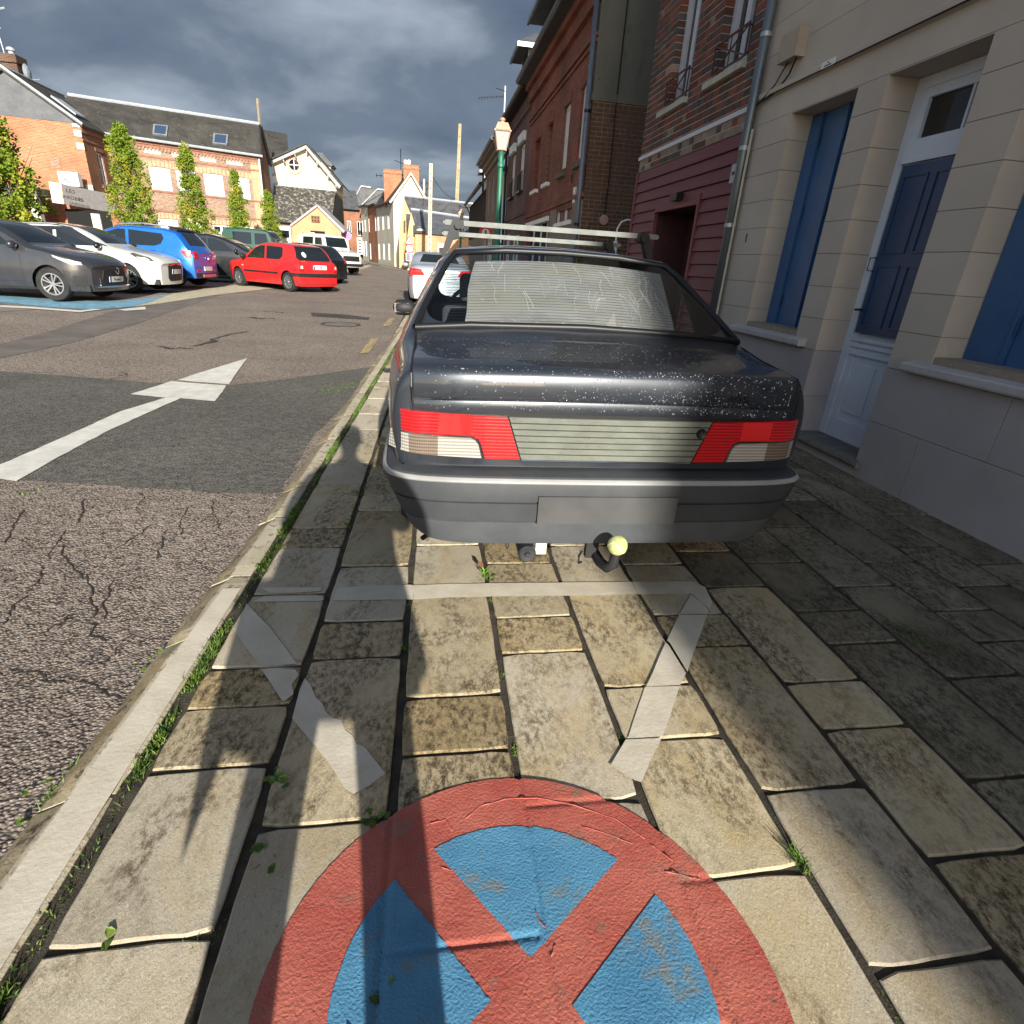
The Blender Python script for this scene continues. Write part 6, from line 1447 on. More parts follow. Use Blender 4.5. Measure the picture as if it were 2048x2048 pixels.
# boot lid: profile swept across with a gentle bow
def lidmesh(prof, xw, bow, n=24):
    m = MB()
    for i in range(n + 1):
        x = xw * (2 * i / n - 1)
        for (y, z) in prof:
            wt = 1 if y < .2 else 0.3
            m.v.append((x, y + bow * (x / xw) ** 2 * wt + (.035 * max(0, abs(x / xw) - .85) / .15 if y < .16 else 0) * .5, z - .012 * (x / xw) ** 2 - (.016 * (abs(x) / xw) ** 2 if y > .3 else 0)))
    c = len(prof)
    for i in range(n):
        for k in range(c - 1): m.f.append((i * c + k, i * c + k + 1, (i + 1) * c + k + 1, (i + 1) * c + k))
    return m
LIDP = [(.11, .794), (.084, .796), (.081, .806), (.081, .838), (.084, .845), (.094, .847), (.094, .851), (.080, .853), (.078, .862), (.079, .90), (.083, .930), (.090, .947), (.104, .959), (.135, .965), (.25, .975), (.42, .992), (.60, 1.018), (.605, 1.005)]
lid = lidmesh(LIDP, .728, .018).build('boot_lid', M_body, saloon, smooth=True, angle=35)
m = MB()
for s in (-1, 1): m.tube([(s * .732, .60, 1.001), (s * .732, .42, .973), (s * .732, .25, .958), (s * .732, .14, .946), (s * .732, .112, .925), (s * .732, .103, .88), (s * .732, .106, .80)], .0042, 6)
m.build('lid_gap', M_seal, saloon)
# rear face parts
M_refl = plain('reflector_red', (.62, .02, .02), .12, coat=.8)
def yr(x): a = abs(x); return .082 + .018 * (x / .73) ** 2 + .085 * (max(0, a - .69) / .13) ** 2
def rmap(x, z, l): return (x, yr(x) - l, z)
def lens(pts, nm, mt, l0=-.02, l1=.012, par=None): return patch(pts, rmap, nm, mt, par or saloon, l0, l1)
patch([(-.79, .60), (.79, .60), (.80, .638), (-.80, .638)], rmap, 'lower_panel', M_body, saloon, -.03, .004)
patch([(-.80, .625), (.80, .625), (.80, .80), (-.80, .80)], rmap, 'lamp_recess', M_seal, saloon, -.03, .001)
for s in (-1, 1):
    f_ = lambda P_: [(s * a, b) for a, b in P_]
    lens(f_([(.800, .7985), (.60, .792), (.392, .7865), (.338, .6275), (.468, .629), (.484, .683), (.494, .702), (.515, .712), (.66, .715), (.812, .721)]), 'tail_light', M_redribbed)
    lens(f_([(.814, .713), (.66, .707), (.521, .704), (.503, .694), (.493, .68), (.481, .630), (.62, .635), (.824, .644)]), 'reversing_light', M_clrribbed)
    lens(f_([(.745, .710), (.64, .7065), (.64, .636), (.745, .641)]), 'smoked_lens', M_smoke, .008, .0135)
    lens(f_([(.640, .790), (.516, .788), (.516, .716), (.640, .718)]), 'reflector', M_refl, .008, .0140)
M_garn = noisy('lichen_garnish', (0.105, 0.112, 0.094), (0.135, 0.143, 0.118), scale=12, rough=.75, bump=.4, bscale=150, dist=.001, speck=(0.055, 0.060, 0.055), speck_scale=50, speck_t=.60, stretch=(1, 1, 2.0))
zs = [.789, .7655, .7425, .7195, .6965, .6735, .650, .6265]
for a, b in zip(zs, zs[1:]):
    xa = .338 + (a - .6275) / (.7865 - .6275) * .054 - .006; xb = .338 + (b - .6275) / (.7865 - .6275) * .054 - .006
    patch([(-xb, b + .002), (xb, b + .002), (xa, a - .002), (-xa, a - .002)], rmap, 'garnish_slat', M_garn, saloon, -.01, .012, cuts=2)
m = MB(); m.lathe([(.001, -.006), (.012, -.006), (.019, -.010), (.020, -.004), (.022, 0)], (.352, yr(.35) - .008, .742), 'y', 20); kh = m.build('boot_lock', M_seal, saloon, smooth=True, angle=40)
m = MB(); m.box(.349, .355, yr(.35) - .020, yr(.35) - .013, .733, .751); m.build('key_slot', M_chrome, kh)
m = MB(); m.tube([(-.33, yr(.3) - .008, .6235), (0, yr(0) - .008, .6235), (.33, yr(.3) - .008, .6235)], .003, 5); m.build('garnish_edge', M_chrome, saloon)
text_obj('405', .040, M_seal, saloon, face_matrix((.478, .0815, .874), (1, .02, 0), (0, 0.06, 1)), 'badge_number', .003, sx=1.55)
patch([(.572, .880), (.60, .886), (.628, .882), (.627, .872), (.60, .868), (.578, .870)], lambda x, z, l: (x, .0835 + .018 * (x / .73) ** 2 - l, z), 'paint_chip', plain('bare_primer', (.30, .31, .27), .7), saloon, -.002, .0008, cuts=1)
# bumper swept round the tail
PATH = [(0, 0), (.25, .002), (.45, .006), (.62, .015), (.73, .034), (.80, .070), (.838, .13), (.850, .24), (.855, .40), (.857, .58)]
def sweep(prof, path, name, mat, lab=None):
    full = [(-x, y) for x, y in path[:0:-1]] + path; m = MB(); c = len(prof)
    for i, p in enumerate(full):
        a = Vector(full[max(i - 1, 0)]); b = Vector(full[min(i + 1, len(full) - 1)]); t = (b - a).normalized(); n = Vector((-t.y, t.x))   # inwards
        w = max(0, min(1, (abs(p[0]) - .55) / .25))
        for (ins, z) in prof:
            e = w * (.075 * max(0, (.54 - z) / .2)); lift = .012 * w * max(0, (.34 - z) / .06)
            m.v.append((p[0] + n.x * ins - math.copysign(e, p[0]), p[1] + n.y * ins, z + lift))
    for i in range(len(full) - 1):
        for k in range(c - 1): m.f.append((i * c + k, (i + 1) * c + k, (i + 1) * c + k + 1, i * c + k + 1))
    return m.build(name, mat, saloon, smooth=True, angle=30)
dense = []
for a, b in zip(PATH, PATH[1:]):
    for t in range(4): dense.append((a[0] + (b[0] - a[0]) * t / 4, a[1] + (b[1] - a[1]) * t / 4))
dense.append(PATH[-1]); PATH = [(sum(q[0] for q in dense[max(0, i - 2):i + 3]) / len(dense[max(0, i - 2):i + 3]) if 2 <= i < len(dense) - 2 else dense[i][0], sum(q[1] for q in dense[max(0, i - 2):i + 3]) / len(dense[max(0, i - 2):i + 3]) if 2 <= i < len(dense) - 2 else dense[i][1]) for i in range(len(dense))]
sweep([(.16, .590), (.05, .588), (.018, .580), (.004, .566), (0, .555), (0, .488), (.010, .484), (.010, .480), (.002, .477), (.004, .408), (.014, .403)], PATH, 'bumper', M_plast)
sweep([(-.0016, .5575), (-.004, .562), (-.001, .5685), (.006, .5745), (.010, .575)], PATH, 'bumper_highlight', noisy('highlight_grey', (.22, .22, .215), (.28, .28, .275), rough=.35, bump=0))  # pale grey strip paints the sunlit glint along the bumper's top edge
sweep([(.014, .403), (.006, .400), (.008, .395), (.014, .340), (.030, .300), (.060, .286), (.13, .290)], PATH, 'lower_valance', M_plast2)
m = MB(); m.box(-.27, .27, -.008, .006, .402, .512); pr = m.build('number_plate', noisy('blank_plate', (.042, .043, .044), (.060, .060, .061), rough=.6, bump=0), saloon)
# mirror, side details, wheels
for s in (-1, 1):
    m = MB(); m.lathe([(.001, 0), (.05, .01), (.075, .04), (.08, .09), (.075, .14), (.03, .165), (.001, .17)], (0, 0, 0), 'x', 14)
    o = m.build('door_mirror', M_trim, saloon, smooth=True); o.location = (s * .80, 2.66, .945); o.scale = (s * 1.0, .8, .72)
    m = MB(); m.box(.05, .155, -.062, -.056, -.045, .045); g_ = m.build('mirror_glass', M_chrome, o)
    wheel_o = wheel(saloon, (s * .735, .98, .30), .30, .185, s, 8, 'spin', rz=0); wheel_o.rotation_euler = (0, 0, R(-90)); wheel_o.scale = (1, 1, 1)
    wheel_f = wheel(saloon, (s * .735, 3.62, .30), .30, .185, s, 8, 'spin'); wheel_f.rotation_euler = (0, 0, R(-90))
    m = MB(); m.box(s * .845 - .008, s * .845 + .014 * s, 1.35, 3.2, .50, .56); m.build('rub_strip', M_trim, saloon)
m = MB(); m.box(-.60, .60, .22, 4.2, .27, .36); m.box(-.50, .50, .9, 4.0, .17, .27); m.build('underbody', M_trim, saloon)
# tow hook with a tennis ball
m = MB(); m.tube([(-.01, .25, .245), (-.01, .06, .243), (-.008, -.02, .243), (.003, -.075, .25), (.018, -.097, .275), (.021, -.098, .33)], [.02, .02, .021, .021, .02, .017], 12); m.box(-.055, -.005, .03, .06, .235, .30)
m.tube([(-.075, .02, .27), (-.092, -.005, .262), (-.09, -.01, .235), (-.075, .01, .228)], .005, 6); m.build('tow_bar', M_trim, saloon, smooth=True, angle=50)
M_tennis = noisy('tennis_felt', (0.33, 0.36, 0.13), (0.50, 0.52, 0.24), scale=40, rough=1, bump=.8, bscale=260, dist=.003, speck=(.16, .17, .06), speck_scale=70, speck_t=.63)
ball = thing('tennis_ball', 'dirty yellow tennis ball stuck on the tow hook', 'tennis ball', (0.678 + .021, 1.87 - .100, .358))
m = MB(); m.lathe([(.0375 * math.sin(math.pi * i / 16) + 1e-4, -.0375 * math.cos(math.pi * i / 16)) for i in range(17)], n=28); m.build('felt', M_tennis, ball, smooth=True)
m = MB(); pp = []
for i in range(61):
    t = 2 * math.pi * i / 60; aa = .44; v_ = Vector((math.cos(t) * (1 + .0) - aa * math.cos(3 * t) * .5, math.sin(t) + aa * math.sin(3 * t) * .5, 1.1 * math.sin(2 * t) * .9)).normalized() * .0372; pp.append(tuple(v_))
m.tube(pp, .0013, 5, caps=False); m.build('seam', plain('ball_seam', (.6, .6, .5), .8), ball)
m = MB(); m.tube([(-.285, .35, .25), (-.285, .06, .238)], .036, 16); m.lathe([(.036, 0), (.03, -.006), (.012, -.004), (.01, -.014), (.001, -.014)], (-.285, .06, .238), 'y', 16)
m.build('silencer_end', noisy('dull_steel', (.035, .038, .042), (.06, .065, .07), rough=.5, metal=.5), saloon, smooth=True, angle=40)
m = MB(); m.box(-.245, -.20, .10, .104, .215, .29); m.build('hanging_tag', plain('tag_cream', (.50, .46, .36), .8), saloon)
m = MB(); m.tube([(-.62, .25, .275), (-.70, .14, .27)], .010, 8); m.tube([(-.37, .09, .29), (-.37, .085, .262), (-.362, .085, .25), (-.355, .09, .262), (-.355, .1, .29)], .004, 6); m.build('tow_eye', M_trim, saloon)
# roof bars
M_bar = noisy('dull_aluminium', (0.13, 0.14, 0.13), (0.19, 0.20, 0.19), scale=12, rough=.7, bump=.3, bscale=60, metal=.0, speck=(.12, .12, .1), speck_scale=30, speck_t=.66)
for y, z in ((1.60, 1.478), (2.32, 1.450)):
    m = MB(); m.box(-.60, .62, y - .016, y + .016, z - .012, z + .014); m.box(-.61, .63, y - .006, y + .006, z - .006, z + .008); rbar = m.build('roof_bar', M_bar, saloon)
    for s in (-1, 1):
        m = MB(); m.extr([(s * .575, y - .03, 1.345), (s * .605, y - .03, 1.31), (s * .62, y - .03, 1.325), (s * .56, y - .03, z + .016), (s * .50, y - .03, z + .016), (s * .495, y - .03, z - .025), (s * .535, y - .03, z - .035)], (0, .06, 0)); m.tube([(s * .53, y - .05, z - .01), (s * .53, y + .05, z - .01)], .022, 8); m.build('bar_foot', M_trim, rbar)
# interior
M_seat = noisy('blue_grey_cloth', (0.035, 0.038, 0.050), (0.055, 0.058, 0.072), scale=20, rough=1, bump=.3, bscale=200)
inside = MB(); inside.box(-.70, .70, .62, 1.15, .84, .90); inside.build('parcel_shelf', noisy('dusty_shelf', (.14, .13, .13), (.22, .21, .20), scale=6, rough=1), saloon)
def cushion(m, x0, x1, y0, y1, z0, z1, sh=0.0): m.extr([(x0, y0, z0), (x1, y0, z0), (x1, y1, z0), (x0, y1, z0)], (0, sh, z1 - z0))
m = MB(); cushion(m, -.66, .66, 1.22, 1.36, .45, .98, -.12); cushion(m, -.66, .66, 1.30, 1.80, .30, .48); m.build('rear_seat', M_seat, saloon)
for s in (-1, 1):
    m = MB(); cushion(m, s * .37 - .24, s * .37 + .24, 2.10, 2.22, .45, 1.02, -.14); cushion(m, s * .37 - .25, s * .37 + .25, 2.2, 2.7, .30, .48); st_ = m.build('front_seat', M_seat, saloon)
    md = st_.modifiers.new('bevel', 'BEVEL'); md.width = .04; md.segments = 3
    m = MB(); m.box(s * .37 - .13, s * .37 + .13, 1.93, 2.02, 1.05, 1.22); hr_ = m.build('headrest', M_seat, st_); md = hr_.modifiers.new('bevel', 'BEVEL'); md.width = .035; md.segments = 3
m = MB(); m.box(-.68, .68, 2.85, 3.2, .70, .96); m.build('dashboard', M_trim, saloon)
m = MB(); m.lathe([(.17, 0), (.185, .012), (.20, 0), (.185, -.012), (.17, 0)], (0, 0, 0), 'y', 24); sw_ = m.build('steering_wheel', M_trim, saloon); sw_.location = (-.37, 2.75, .92)
m = MB(); m.box(-.10, .10, 2.80, 2.83, 1.22, 1.29); m.build('rear_view_mirror', M_trim, saloon)
# rain drops standing on the paint
M_drop = plain('water_drop', (.42, .44, .47), .05, spec=1.0, trans=.0, metal=.7)
dm = MB(); random.seed(21)
def lidpoint(t, x):
    P_ = LIDP; acc = 0; L_ = [math.dist(P_[i], P_[i + 1]) for i in range(len(P_) - 1)]; tot = sum(L_[:14]); d = t * tot
    for i in range(14):
        if d <= L_[i]: k_ = d / L_[i]; y = P_[i][0] + (P_[i + 1][0] - P_[i][0]) * k_; z = P_[i][1] + (P_[i + 1][1] - P_[i][1]) * k_; tx = Vector((0, P_[i + 1][0] - P_[i][0], P_[i + 1][1] - P_[i][1])).normalized(); break
        d -= L_[i]
    else: return None
    n = Vector((0, -tx.z, tx.y)); wt = 1 if y < .2 else .3
    return Vector((x, y + .018 * (x / .728) ** 2 * wt + (.035 * max(0, abs(x / .728) - .85) / .15 if y < .16 else 0) * .5, z - .012 * (x / .728) ** 2)), n
for k in range(1000):
    x = min(.70, max(-.70, random.choice((random.uniform(-.7, .7), random.gauss(.25, .25))))); r_ = lidpoint(random.uniform(.12, .62), x)
    if not r_: continue
    p, n = r_; rad = random.choice((.0012, .0016, .0022, .003)) * random.uniform(.7, 1.2); u = n.orthogonal().normalized(); w = n.cross(u)
    ring = [p + (u * math.cos(a) + w * math.sin(a)) * rad for a in [1.047 * i for i in range(6)]]; ring2 = [p + (u * math.cos(a) + w * math.sin(a)) * rad * .6 + n * rad * .5 for a in [1.047 * i for i in range(6)]]
    dm.add(ring + ring2 + [p + n * rad * .62], [(i, (i + 1) % 6, 6 + (i + 1) % 6, 6 + i) for i in range(6)] + [(6 + i, 6 + (i + 1) % 6, 12) for i in range(6)])
for k in range(500):
    x = random.uniform(-.70, .70); y = random.uniform(.15, .58); z = .965 + (y - .15) * (1.018 - .965) / .45 - .012 * (x / .728) ** 2 - (.016 * (abs(x) / .728) ** 2 if y > .3 else 0) + .001; rad = random.uniform(.0015, .004)
    ring = [(x + rad * math.cos(a), y + rad * math.sin(a), z) for a in [1.047 * i for i in range(6)]]; dm.add(ring + [(x, y, z + rad * .45)], [(i, (i + 1) % 6, 6) for i in range(6)])
o = dm.build('rain_drop', M_drop, saloon, smooth=True); stuff(o)

# ================================================================ FAR SIDE OF THE SQUARE AND THE STREET UPHILL
def at(u, v, Y):
    d = ray(u, v); t = Y / d.y; return Vector((d.x * t, Y, EYE + d.z * t))
def hit(F, u, v):                      # measured point on a wall plane -> (u, z)
    d = ray(u, v); o = Vector((0, 0, EYE)); t = (F.o - o).dot(F.n) / d.dot(F.n); p = o + d * t; return (p - F.o).dot(F.d), p.z
M_orange = brickmat('orange_brick', (0.40, 0.145, 0.070), (0.24, 0.080, 0.042), (0.38, 0.21, 0.13), 'sum', vary=.22)
M_pinkb = brickmat('pink_brick', (0.29, 0.165, 0.115), (0.13, 0.065, 0.050), (0.31, 0.24, 0.175), 'sum', vary=.15, ms=.014)
M_brownb = brickmat('side_brick', (0.24, 0.085, 0.045), (0.18, 0.065, 0.035), (0.22, 0.14, 0.09), 'sum', vary=.2)
M_bandb = noisy('brick_band', (0.20, 0.09, 0.06), (0.28, 0.14, 0.095), scale=6, rough=.95)
M_stone = noisy('pale_stone', (0.46, 0.42, 0.34), (0.56, 0.52, 0.44), scale=4, rough=.9)
M_ridge = noisy('ridge_zinc', (0.26, 0.29, 0.32), (0.34, 0.37, 0.40), scale=4, rough=.5)
M_slate2 = noisy('roof_slate_brown', (0.026, 0.025, 0.022), (0.050, 0.046, 0.040), scale=1.4, rough=.7, bump=.6, bscale=9, dist=.03, speck=(.085, .078, .055), speck_scale=4, speck_t=.58)
def shift(o, root):                    # geometry given in world space, parented to a thing standing elsewhere
    o.parent = root; o.location = -Vector(root.location); return o
def wmesh(root, m, name, mat, **k): return shift(m.build(name, mat, None, **k), root)
def poly(root, name, mat, pts, d): return wmesh(root, MB().extr([tuple(p) for p in pts], d), name, mat)
# ---- wing with the orange brick gable
wing = thing('orange_gable_house', 'orange brick gable house with slate-hung top and brick chimney at the left', 'house', (-19.4, 36.3, .2))
FG = Face(-17.2 - 5.2 * math.cos(R(10)), 36.3 - 5.2 * math.sin(R(10)), 10)
m = wall_mesh(FG, 0, 5.2, 0, 6.45, [(1.1, 1.6, 4.1, 4.5)], .1); wmesh(wing, m, 'wall', M_orange)
poly(wing, 'slate_hanging', noisy('hung_slate', (.050, .055, .064), (.085, .092, .102), scale=1.8, rough=.6, bump=.7, bscale=5, dist=.02, speck=(.05, .05, .055), speck_scale=4, speck_t=.58), [FG.P(0, 6.45, .03), FG.P(5.15, 6.45, .03), FG.P(2.55, 8.35, .03), FG.P(0, 6.46, .03)][:3], (0, .08, 0))
FS = Face(-17.2, 36.3, 90)
w0, zt = hit(FS, 186, 300); w1, zb = hit(FS, 195, 362)
m = wall_mesh(FS, 0, 3.3, 0, 6.45, [(1.15, 1.75, 3.9, 5.4)], .15); wmesh(wing, m, 'wall', M_brownb)
w_ = window(FS, 1.15, 1.75, 3.9, 5.4, None, depth=.1, cols=2, rows=2); shift(w_, wing)
for z0, z1, n in ((5.45, 5.62, .04), (3.75, 3.88, .05), (5.75, 5.82, .04), (6.1, 6.45, .07)):
    m = MB(); a, b = (1.05, 1.85) if z0 in (5.45, 3.75) else (0, 3.3); fbox(m, FS, a, b, z0, z1, .002, n); wmesh(wing, m, 'brick_band', M_bandb)
for z in (5.35, 5.9, 6.3, 3.5): m = MB(); fbox(m, FG, 4.9, 5.22, z, z + .28, .002, .03); wmesh(wing, m, 'quoin', M_stone)
m = MB(); fbox(m, FG, 3.6, 4.0, 4.4, 4.85, .002, .03); wmesh(wing, m, 'patch_panel', M_pinkb)
ap = Vector(FG.P(2.55, 8.37, .2)); er = Vector(FG.P(5.4, 6.40, .2)); el = Vector(FG.P(-.25, 6.40, .2)); back = Vector((-.15, 5.4, 0))
shift(roofslab([er, er + Vector((0, 3.4, 0)), ap + back, ap], 'roof', M_slate2, None), wing); shift(roofslab([el, ap, ap + back, el + back], 'roof', M_slate2, None), wing)
m = MB(); m.tube([ap + Vector((0, 0, .05)), er + Vector((0, 0, .03))], .07, 6); m.tube([ap + Vector((0, 0, .05)), el + Vector((0, 0, .03))], .07, 6); m.tube([ap + Vector((0, 0, .05)), ap + back + Vector((0, 0, .05))], .06, 6); wmesh(wing, m, 'verge', M_ridge)
e0 = (er + Vector((0, 1.0, 0))); sl = (ap - er); sl = Vector((sl.x, 0, sl.z))
m = MB(); m.extr([e0 + sl * .25 + Vector((0, 0, .05)), e0 + sl * .25 + Vector((0, 1.0, .05)), e0 + sl * .6 + Vector((0, 1.0, .05)), e0 + sl * .6 + Vector((0, 0, .05))], (.03, 0, .07)); wmesh(wing, m, 'roof_window', M_ridge)
cb_ = at(33, 158, 38.5); ct = at(30, 112, 38.5)
m = MB(); m.box(cb_.x - .34, cb_.x + .34, 38.2, 38.9, 7.4, ct.z - .15); m.box(cb_.x - .42, cb_.x + .42, 38.1, 39.0, ct.z - .35, ct.z + .0); wmesh(wing, m, 'chimney', brickmat('sooty_brick', (.10, .05, .03), (.06, .035, .025), (.12, .09, .07), 'sum'))
m = MB(); m.lathe([(.12, 0), (.12, .2), (.2, .22), (.16, .34), (.001, .4)], (cb_.x, 38.6, ct.z), 'z', 10); wmesh(wing, m, 'chimney_cowl', M_ridge)
ar = thing('roof_aerial', 'thin television aerial standing on the brick chimney at the far left', 'aerial', (cb_.x - .3, 38.6, ct.z))
m = MB(); m.tube([(0, 0, -.3), (-.12, 0, 1.7)], .03, 5); m.tube([(-.9, 0, 1.55), (.5, 0, 1.95)], .04, 4); m.tube([(-.6, 0, 1.2), (.1, 0, 1.1)], .02, 4)
for k in range(7): m.tube([(-.8 + k * .18, -.25, 1.58 + k * .05), (-.8 + k * .18, .25, 1.58 + k * .05)], .012, 4)
m.build('mast', M_ridge, ar)
dd = thing('satellite_dish', 'small grey satellite dish beside the chimney at the far left', 'satellite dish', tuple(at(57, 145, 38.3)))
m = MB(); m.lathe([(.001, .06), (.2, .03), (.36, -.06)], axis='x', n=16); m.tube([(0, 0, 0), (-.35, 0, -.35)], .03, 5); m.tube([(0, 0, -.3), (.45, 0, -.25)], .015, 4); m.build('dish', M_ridge, dd)
# ---- long brick terrace with white shutters
ter = thing('brick_terrace', 'long pale brick terrace with white shutters under a dark slate roof', 'house', (-13.7, 40.6, .2))
FT = Face(-17.2, 38.9, math.degrees(math.atan2(3.4, 7.0))); LT = math.hypot(3.4, 7)
def wpx(F, x0, x1, v0, v1):
    a, z1 = hit(F, x0, v0); b, _ = hit(F, x1, v0); _, z0 = hit(F, (x0 + x1) / 2, v1); return a, b, z0, z1
ups = [wpx(FT, 296, 326, 331, 378), wpx(FT, 350, 380, 338, 384), wpx(FT, 406, 436, 346, 391), wpx(FT, 460, 488, 352, 397)]
zz0 = sum(o[2] for o in ups) / 4; zz1 = sum(o[3] for o in ups) / 4; ups = [(o[0], o[0] + 1.05, zz0, zz1) for o in ups]
gr = [(ups[0][0] - .02, ups[0][0] + 1.03, .9, 2.55), (ups[2][0] + .1, ups[2][0] + 1.1, .6, 2.45), (ups[1][0], ups[1][0] + 1.0, .9, 2.5), (ups[3][0] + .1, ups[3][0] + 1.0, 1.2, 2.5)]
m = wall_mesh(FT, -2.0, LT, -.1, 6.45, ups + gr, .16); wmesh(ter, m, 'wall', M_pinkb)
for o_ in ups + [gr[0], gr[2], gr[3]]:
    for k in range(2):
        a = o_[0] + .01 + (o_[1] - o_[0]) * k / 2; m = MB(); fbox(m, FT, a, a + (o_[1] - o_[0]) / 2 - .015, o_[2], o_[3], -.09, -.05); wmesh(ter, m, 'shutter', M_white)
w_ = window(FT, *gr[1][:4], None, depth=.1, cols=2, rows=1, fw=.09); shift(w_, ter)
m = MB(); fbox(m, FT, gr[1][0] + .05, gr[1][1] - .05, 1.95, 2.02, -.09, -.03); wmesh(ter, m, 'glazing_bar', M_white)
for o_ in ups + gr:
    for k in range(7):
        t = (k - 3) / 3; uc = (o_[0] + o_[1]) / 2 + t * .62; m = MB(); fbox(m, FT, uc - .085, uc + .085, o_[3] + .02 - .05 * t * t, o_[3] + .30 - .04 * t * t, .002, .03); wmesh(ter, m, 'arch_brick', bpy.data.materials.get('arch_tan') or noisy('arch_tan', (.36, .24, .14), (.44, .31, .19), rough=.95))
for z0, z1, n in ((zz0 - .12, zz0 - .02, .05), (2.9, 3.0, .04), (zz1 + .42, zz1 + .52, .04), (6.25, 6.45, .10), (6.12, 6.25, .05)):
    m = MB(); fbox(m, FT, -.0, LT, z0, z1, .002, n); wmesh(ter, m, 'brick_band', M_bandb)
den = MB()
for k in range(int(LT / .18)): fbox(den, FT, k * .18, k * .18 + .09, 5.98, 6.12, .002, .08)
stuff(wmesh(ter, den, 'dentil', M_pinkb))
for x0, x1, v in ((230, 248, 292), (288, 320, 301), (344, 372, 309), (400, 431, 317), (453, 484, 324)):
    a, z = hit(FT, x0, v); b, _ = hit(FT, x1, v); m = MB(); fbox(m, FT, max(a, .05), b, z - .11, z + .11, .002, .03); wmesh(ter, m, 'blind_panel', M_stone)
m = MB(); fbox(m, FT, LT - .55, LT, -.1, 6.1, .002, .03); wmesh(ter, m, 'corner_pier', bpy.data.materials['arch_tan'])
rl, rr_ = Vector((-19.5, 40.6, 8.36)), Vector((-10.3, 43.8, 8.36)); elp, erp = Vector(FT.P(-2.6, 6.45, .3)), Vector(FT.P(LT + .15, 6.45, .3)); bk = Vector((-10.35, 45.5, 6.45))
shift(roofslab([elp, erp, rr_, rl], 'roof', M_slate2, None), ter); shift(roofslab([rl + Vector((-.3, 2, -1.9)), rl, rr_, bk], 'roof', M_slate2, None), ter)
m = MB(); m.tube([rl + Vector((0, 0, .04)), rr_ + Vector((0, 0, .04))], .09, 6); wmesh(ter, m, 'ridge', M_ridge)
m = MB(); m.tube([elp, erp], .07, 6); wmesh(ter, m, 'gutter', M_ridge)
m = MB(); m.tube([erp, rr_], .06, 6); m.tube([rr_ + Vector((.06, .02, -.1)), bk + Vector((.1, 0, -.1))], .1, 6); wmesh(ter, m, 'verge', M_trim)
sc = Vector(FT.P(LT, 0)); m = MB(); m.add([(sc.x, sc.y, 0), (-10.35, 45.3, 0), (-10.35, 45.3, 6.4), (-10.3, 43.8, 8.3), (sc.x, sc.y, 6.45)], [(0, 1, 2, 3, 4)]); wmesh(ter, m, 'wall', M_brownb)
m = MB(); m.tube([Vector(FT.P(LT - .02, 0, .08)), Vector(FT.P(LT - .02, 6.3, .08))], .05, 6); wmesh(ter, m, 'downpipe', M_white)
def skyl(x, v):
    c_ = []
    for uu, vv in ((x - 14, v - 10), (x + 15, v - 7), (x + 13, v + 13), (x - 16, v + 10)):
        d = ray(uu, vv); n = (erp - elp).cross(rr_ - elp).normalized(); t = (elp - Vector((0, 0, EYE))).dot(n) / d.dot(n); c_.append(Vector((0, 0, EYE)) + d * t)
    return c_, n if n.z > 0 else -n
for x, v in ((321, 261), (441, 279)):
    q, n = skyl(x, v); m = MB(); m.extr([p + n * .0 for p in q], n * .10); sk_ = wmesh(ter, m, 'roof_window', M_zinc); c0 = sum(q, Vector()) / 4
    m = MB(); m.extr([c0 + (p - c0) * .78 + n * .10 for p in q], n * .02); pp_ = wmesh(ter, m, 'pane', plain('skylight', (.03, .05, .09), .05)); pp_.parent = sk_; pp_.location = (0, 0, 0)
m = MB(); m.tube([rr_, rr_ + Vector((.02, 0, 1.35))], .10, 6); wmesh(ter, m, 'ridge_post', noisy('old_post', (.16, .13, .1), (.22, .19, .15)))
# ---- small shop in front of the wing
sh = thing('grey_fascia_shop', 'flat-roofed shop with a sloping dark grey fascia and cream panel', 'shop', (-16.8, 34.8, .2))
a_, b_, c_, d_ = at(124, 368, 34.6), at(225, 389, 36.0), at(232, 427, 35.6), at(129, 408, 34.2)
m = MB(); m.extr([a_, d_, c_, b_], (0, .25, 0)); fs = wmesh(sh, m, 'fascia', noisy('fascia_grey', (.125, .115, .11), (.155, .145, .14), rough=.8))
right = (b_ - a_).normalized(); upv = (a_ - d_).normalized()
for txt, u_, v_, sz in (('LES', 148, 384, .26), ('JARDINS', 152, 398, .22)):
    p = at(u_, v_, 34.25); t_ = text_obj(txt, sz, M_iron, sh, face_matrix(p - Vector(sh.location) + Vector((0, -.30, 0)), right, upv), 'fascia_lettering', .002)
a_, b_, c_, d_ = at(97, 363, 34.5), at(122, 367, 34.6), at(128, 408, 34.2), at(105, 405, 34.1)
m = MB(); m.extr([a_, d_, c_, b_], (0, .25, 0)); wmesh(sh, m, 'cream_panel', noisy('cream_panel', (.62, .56, .36), (.66, .60, .40), rough=.8))
m = MB(); m.box(-18.1, -15.4, 35.0, 37.2, .1, 2.55); wmesh(sh, m, 'wall', M_dark)
m = MB(); m.box(-16.9, -16.5, 34.9, 35.0, .2, 2.4); wmesh(sh, m, 'wall_panel', M_stone)
m = MB(); m.box(-15.95, -15.4, 34.88, 34.98, .2, 2.5); wmesh(sh, m, 'brick_pier', M_brownb)
ac = thing('air_conditioner', 'white outdoor air conditioning unit above the grey shop fascia', 'air conditioner', tuple(at(141, 359, 35.5)))
m = MB(); m.box(-.45, .45, -.17, .17, -.3, .32); m.build('casing', M_white, ac); m = MB(); m.lathe([(.22, 0), (.21, -.012), (.001, -.012)], (-.12, -.175, .0), 'y', 16); m.build('fan_grille', M_zinc, ac)
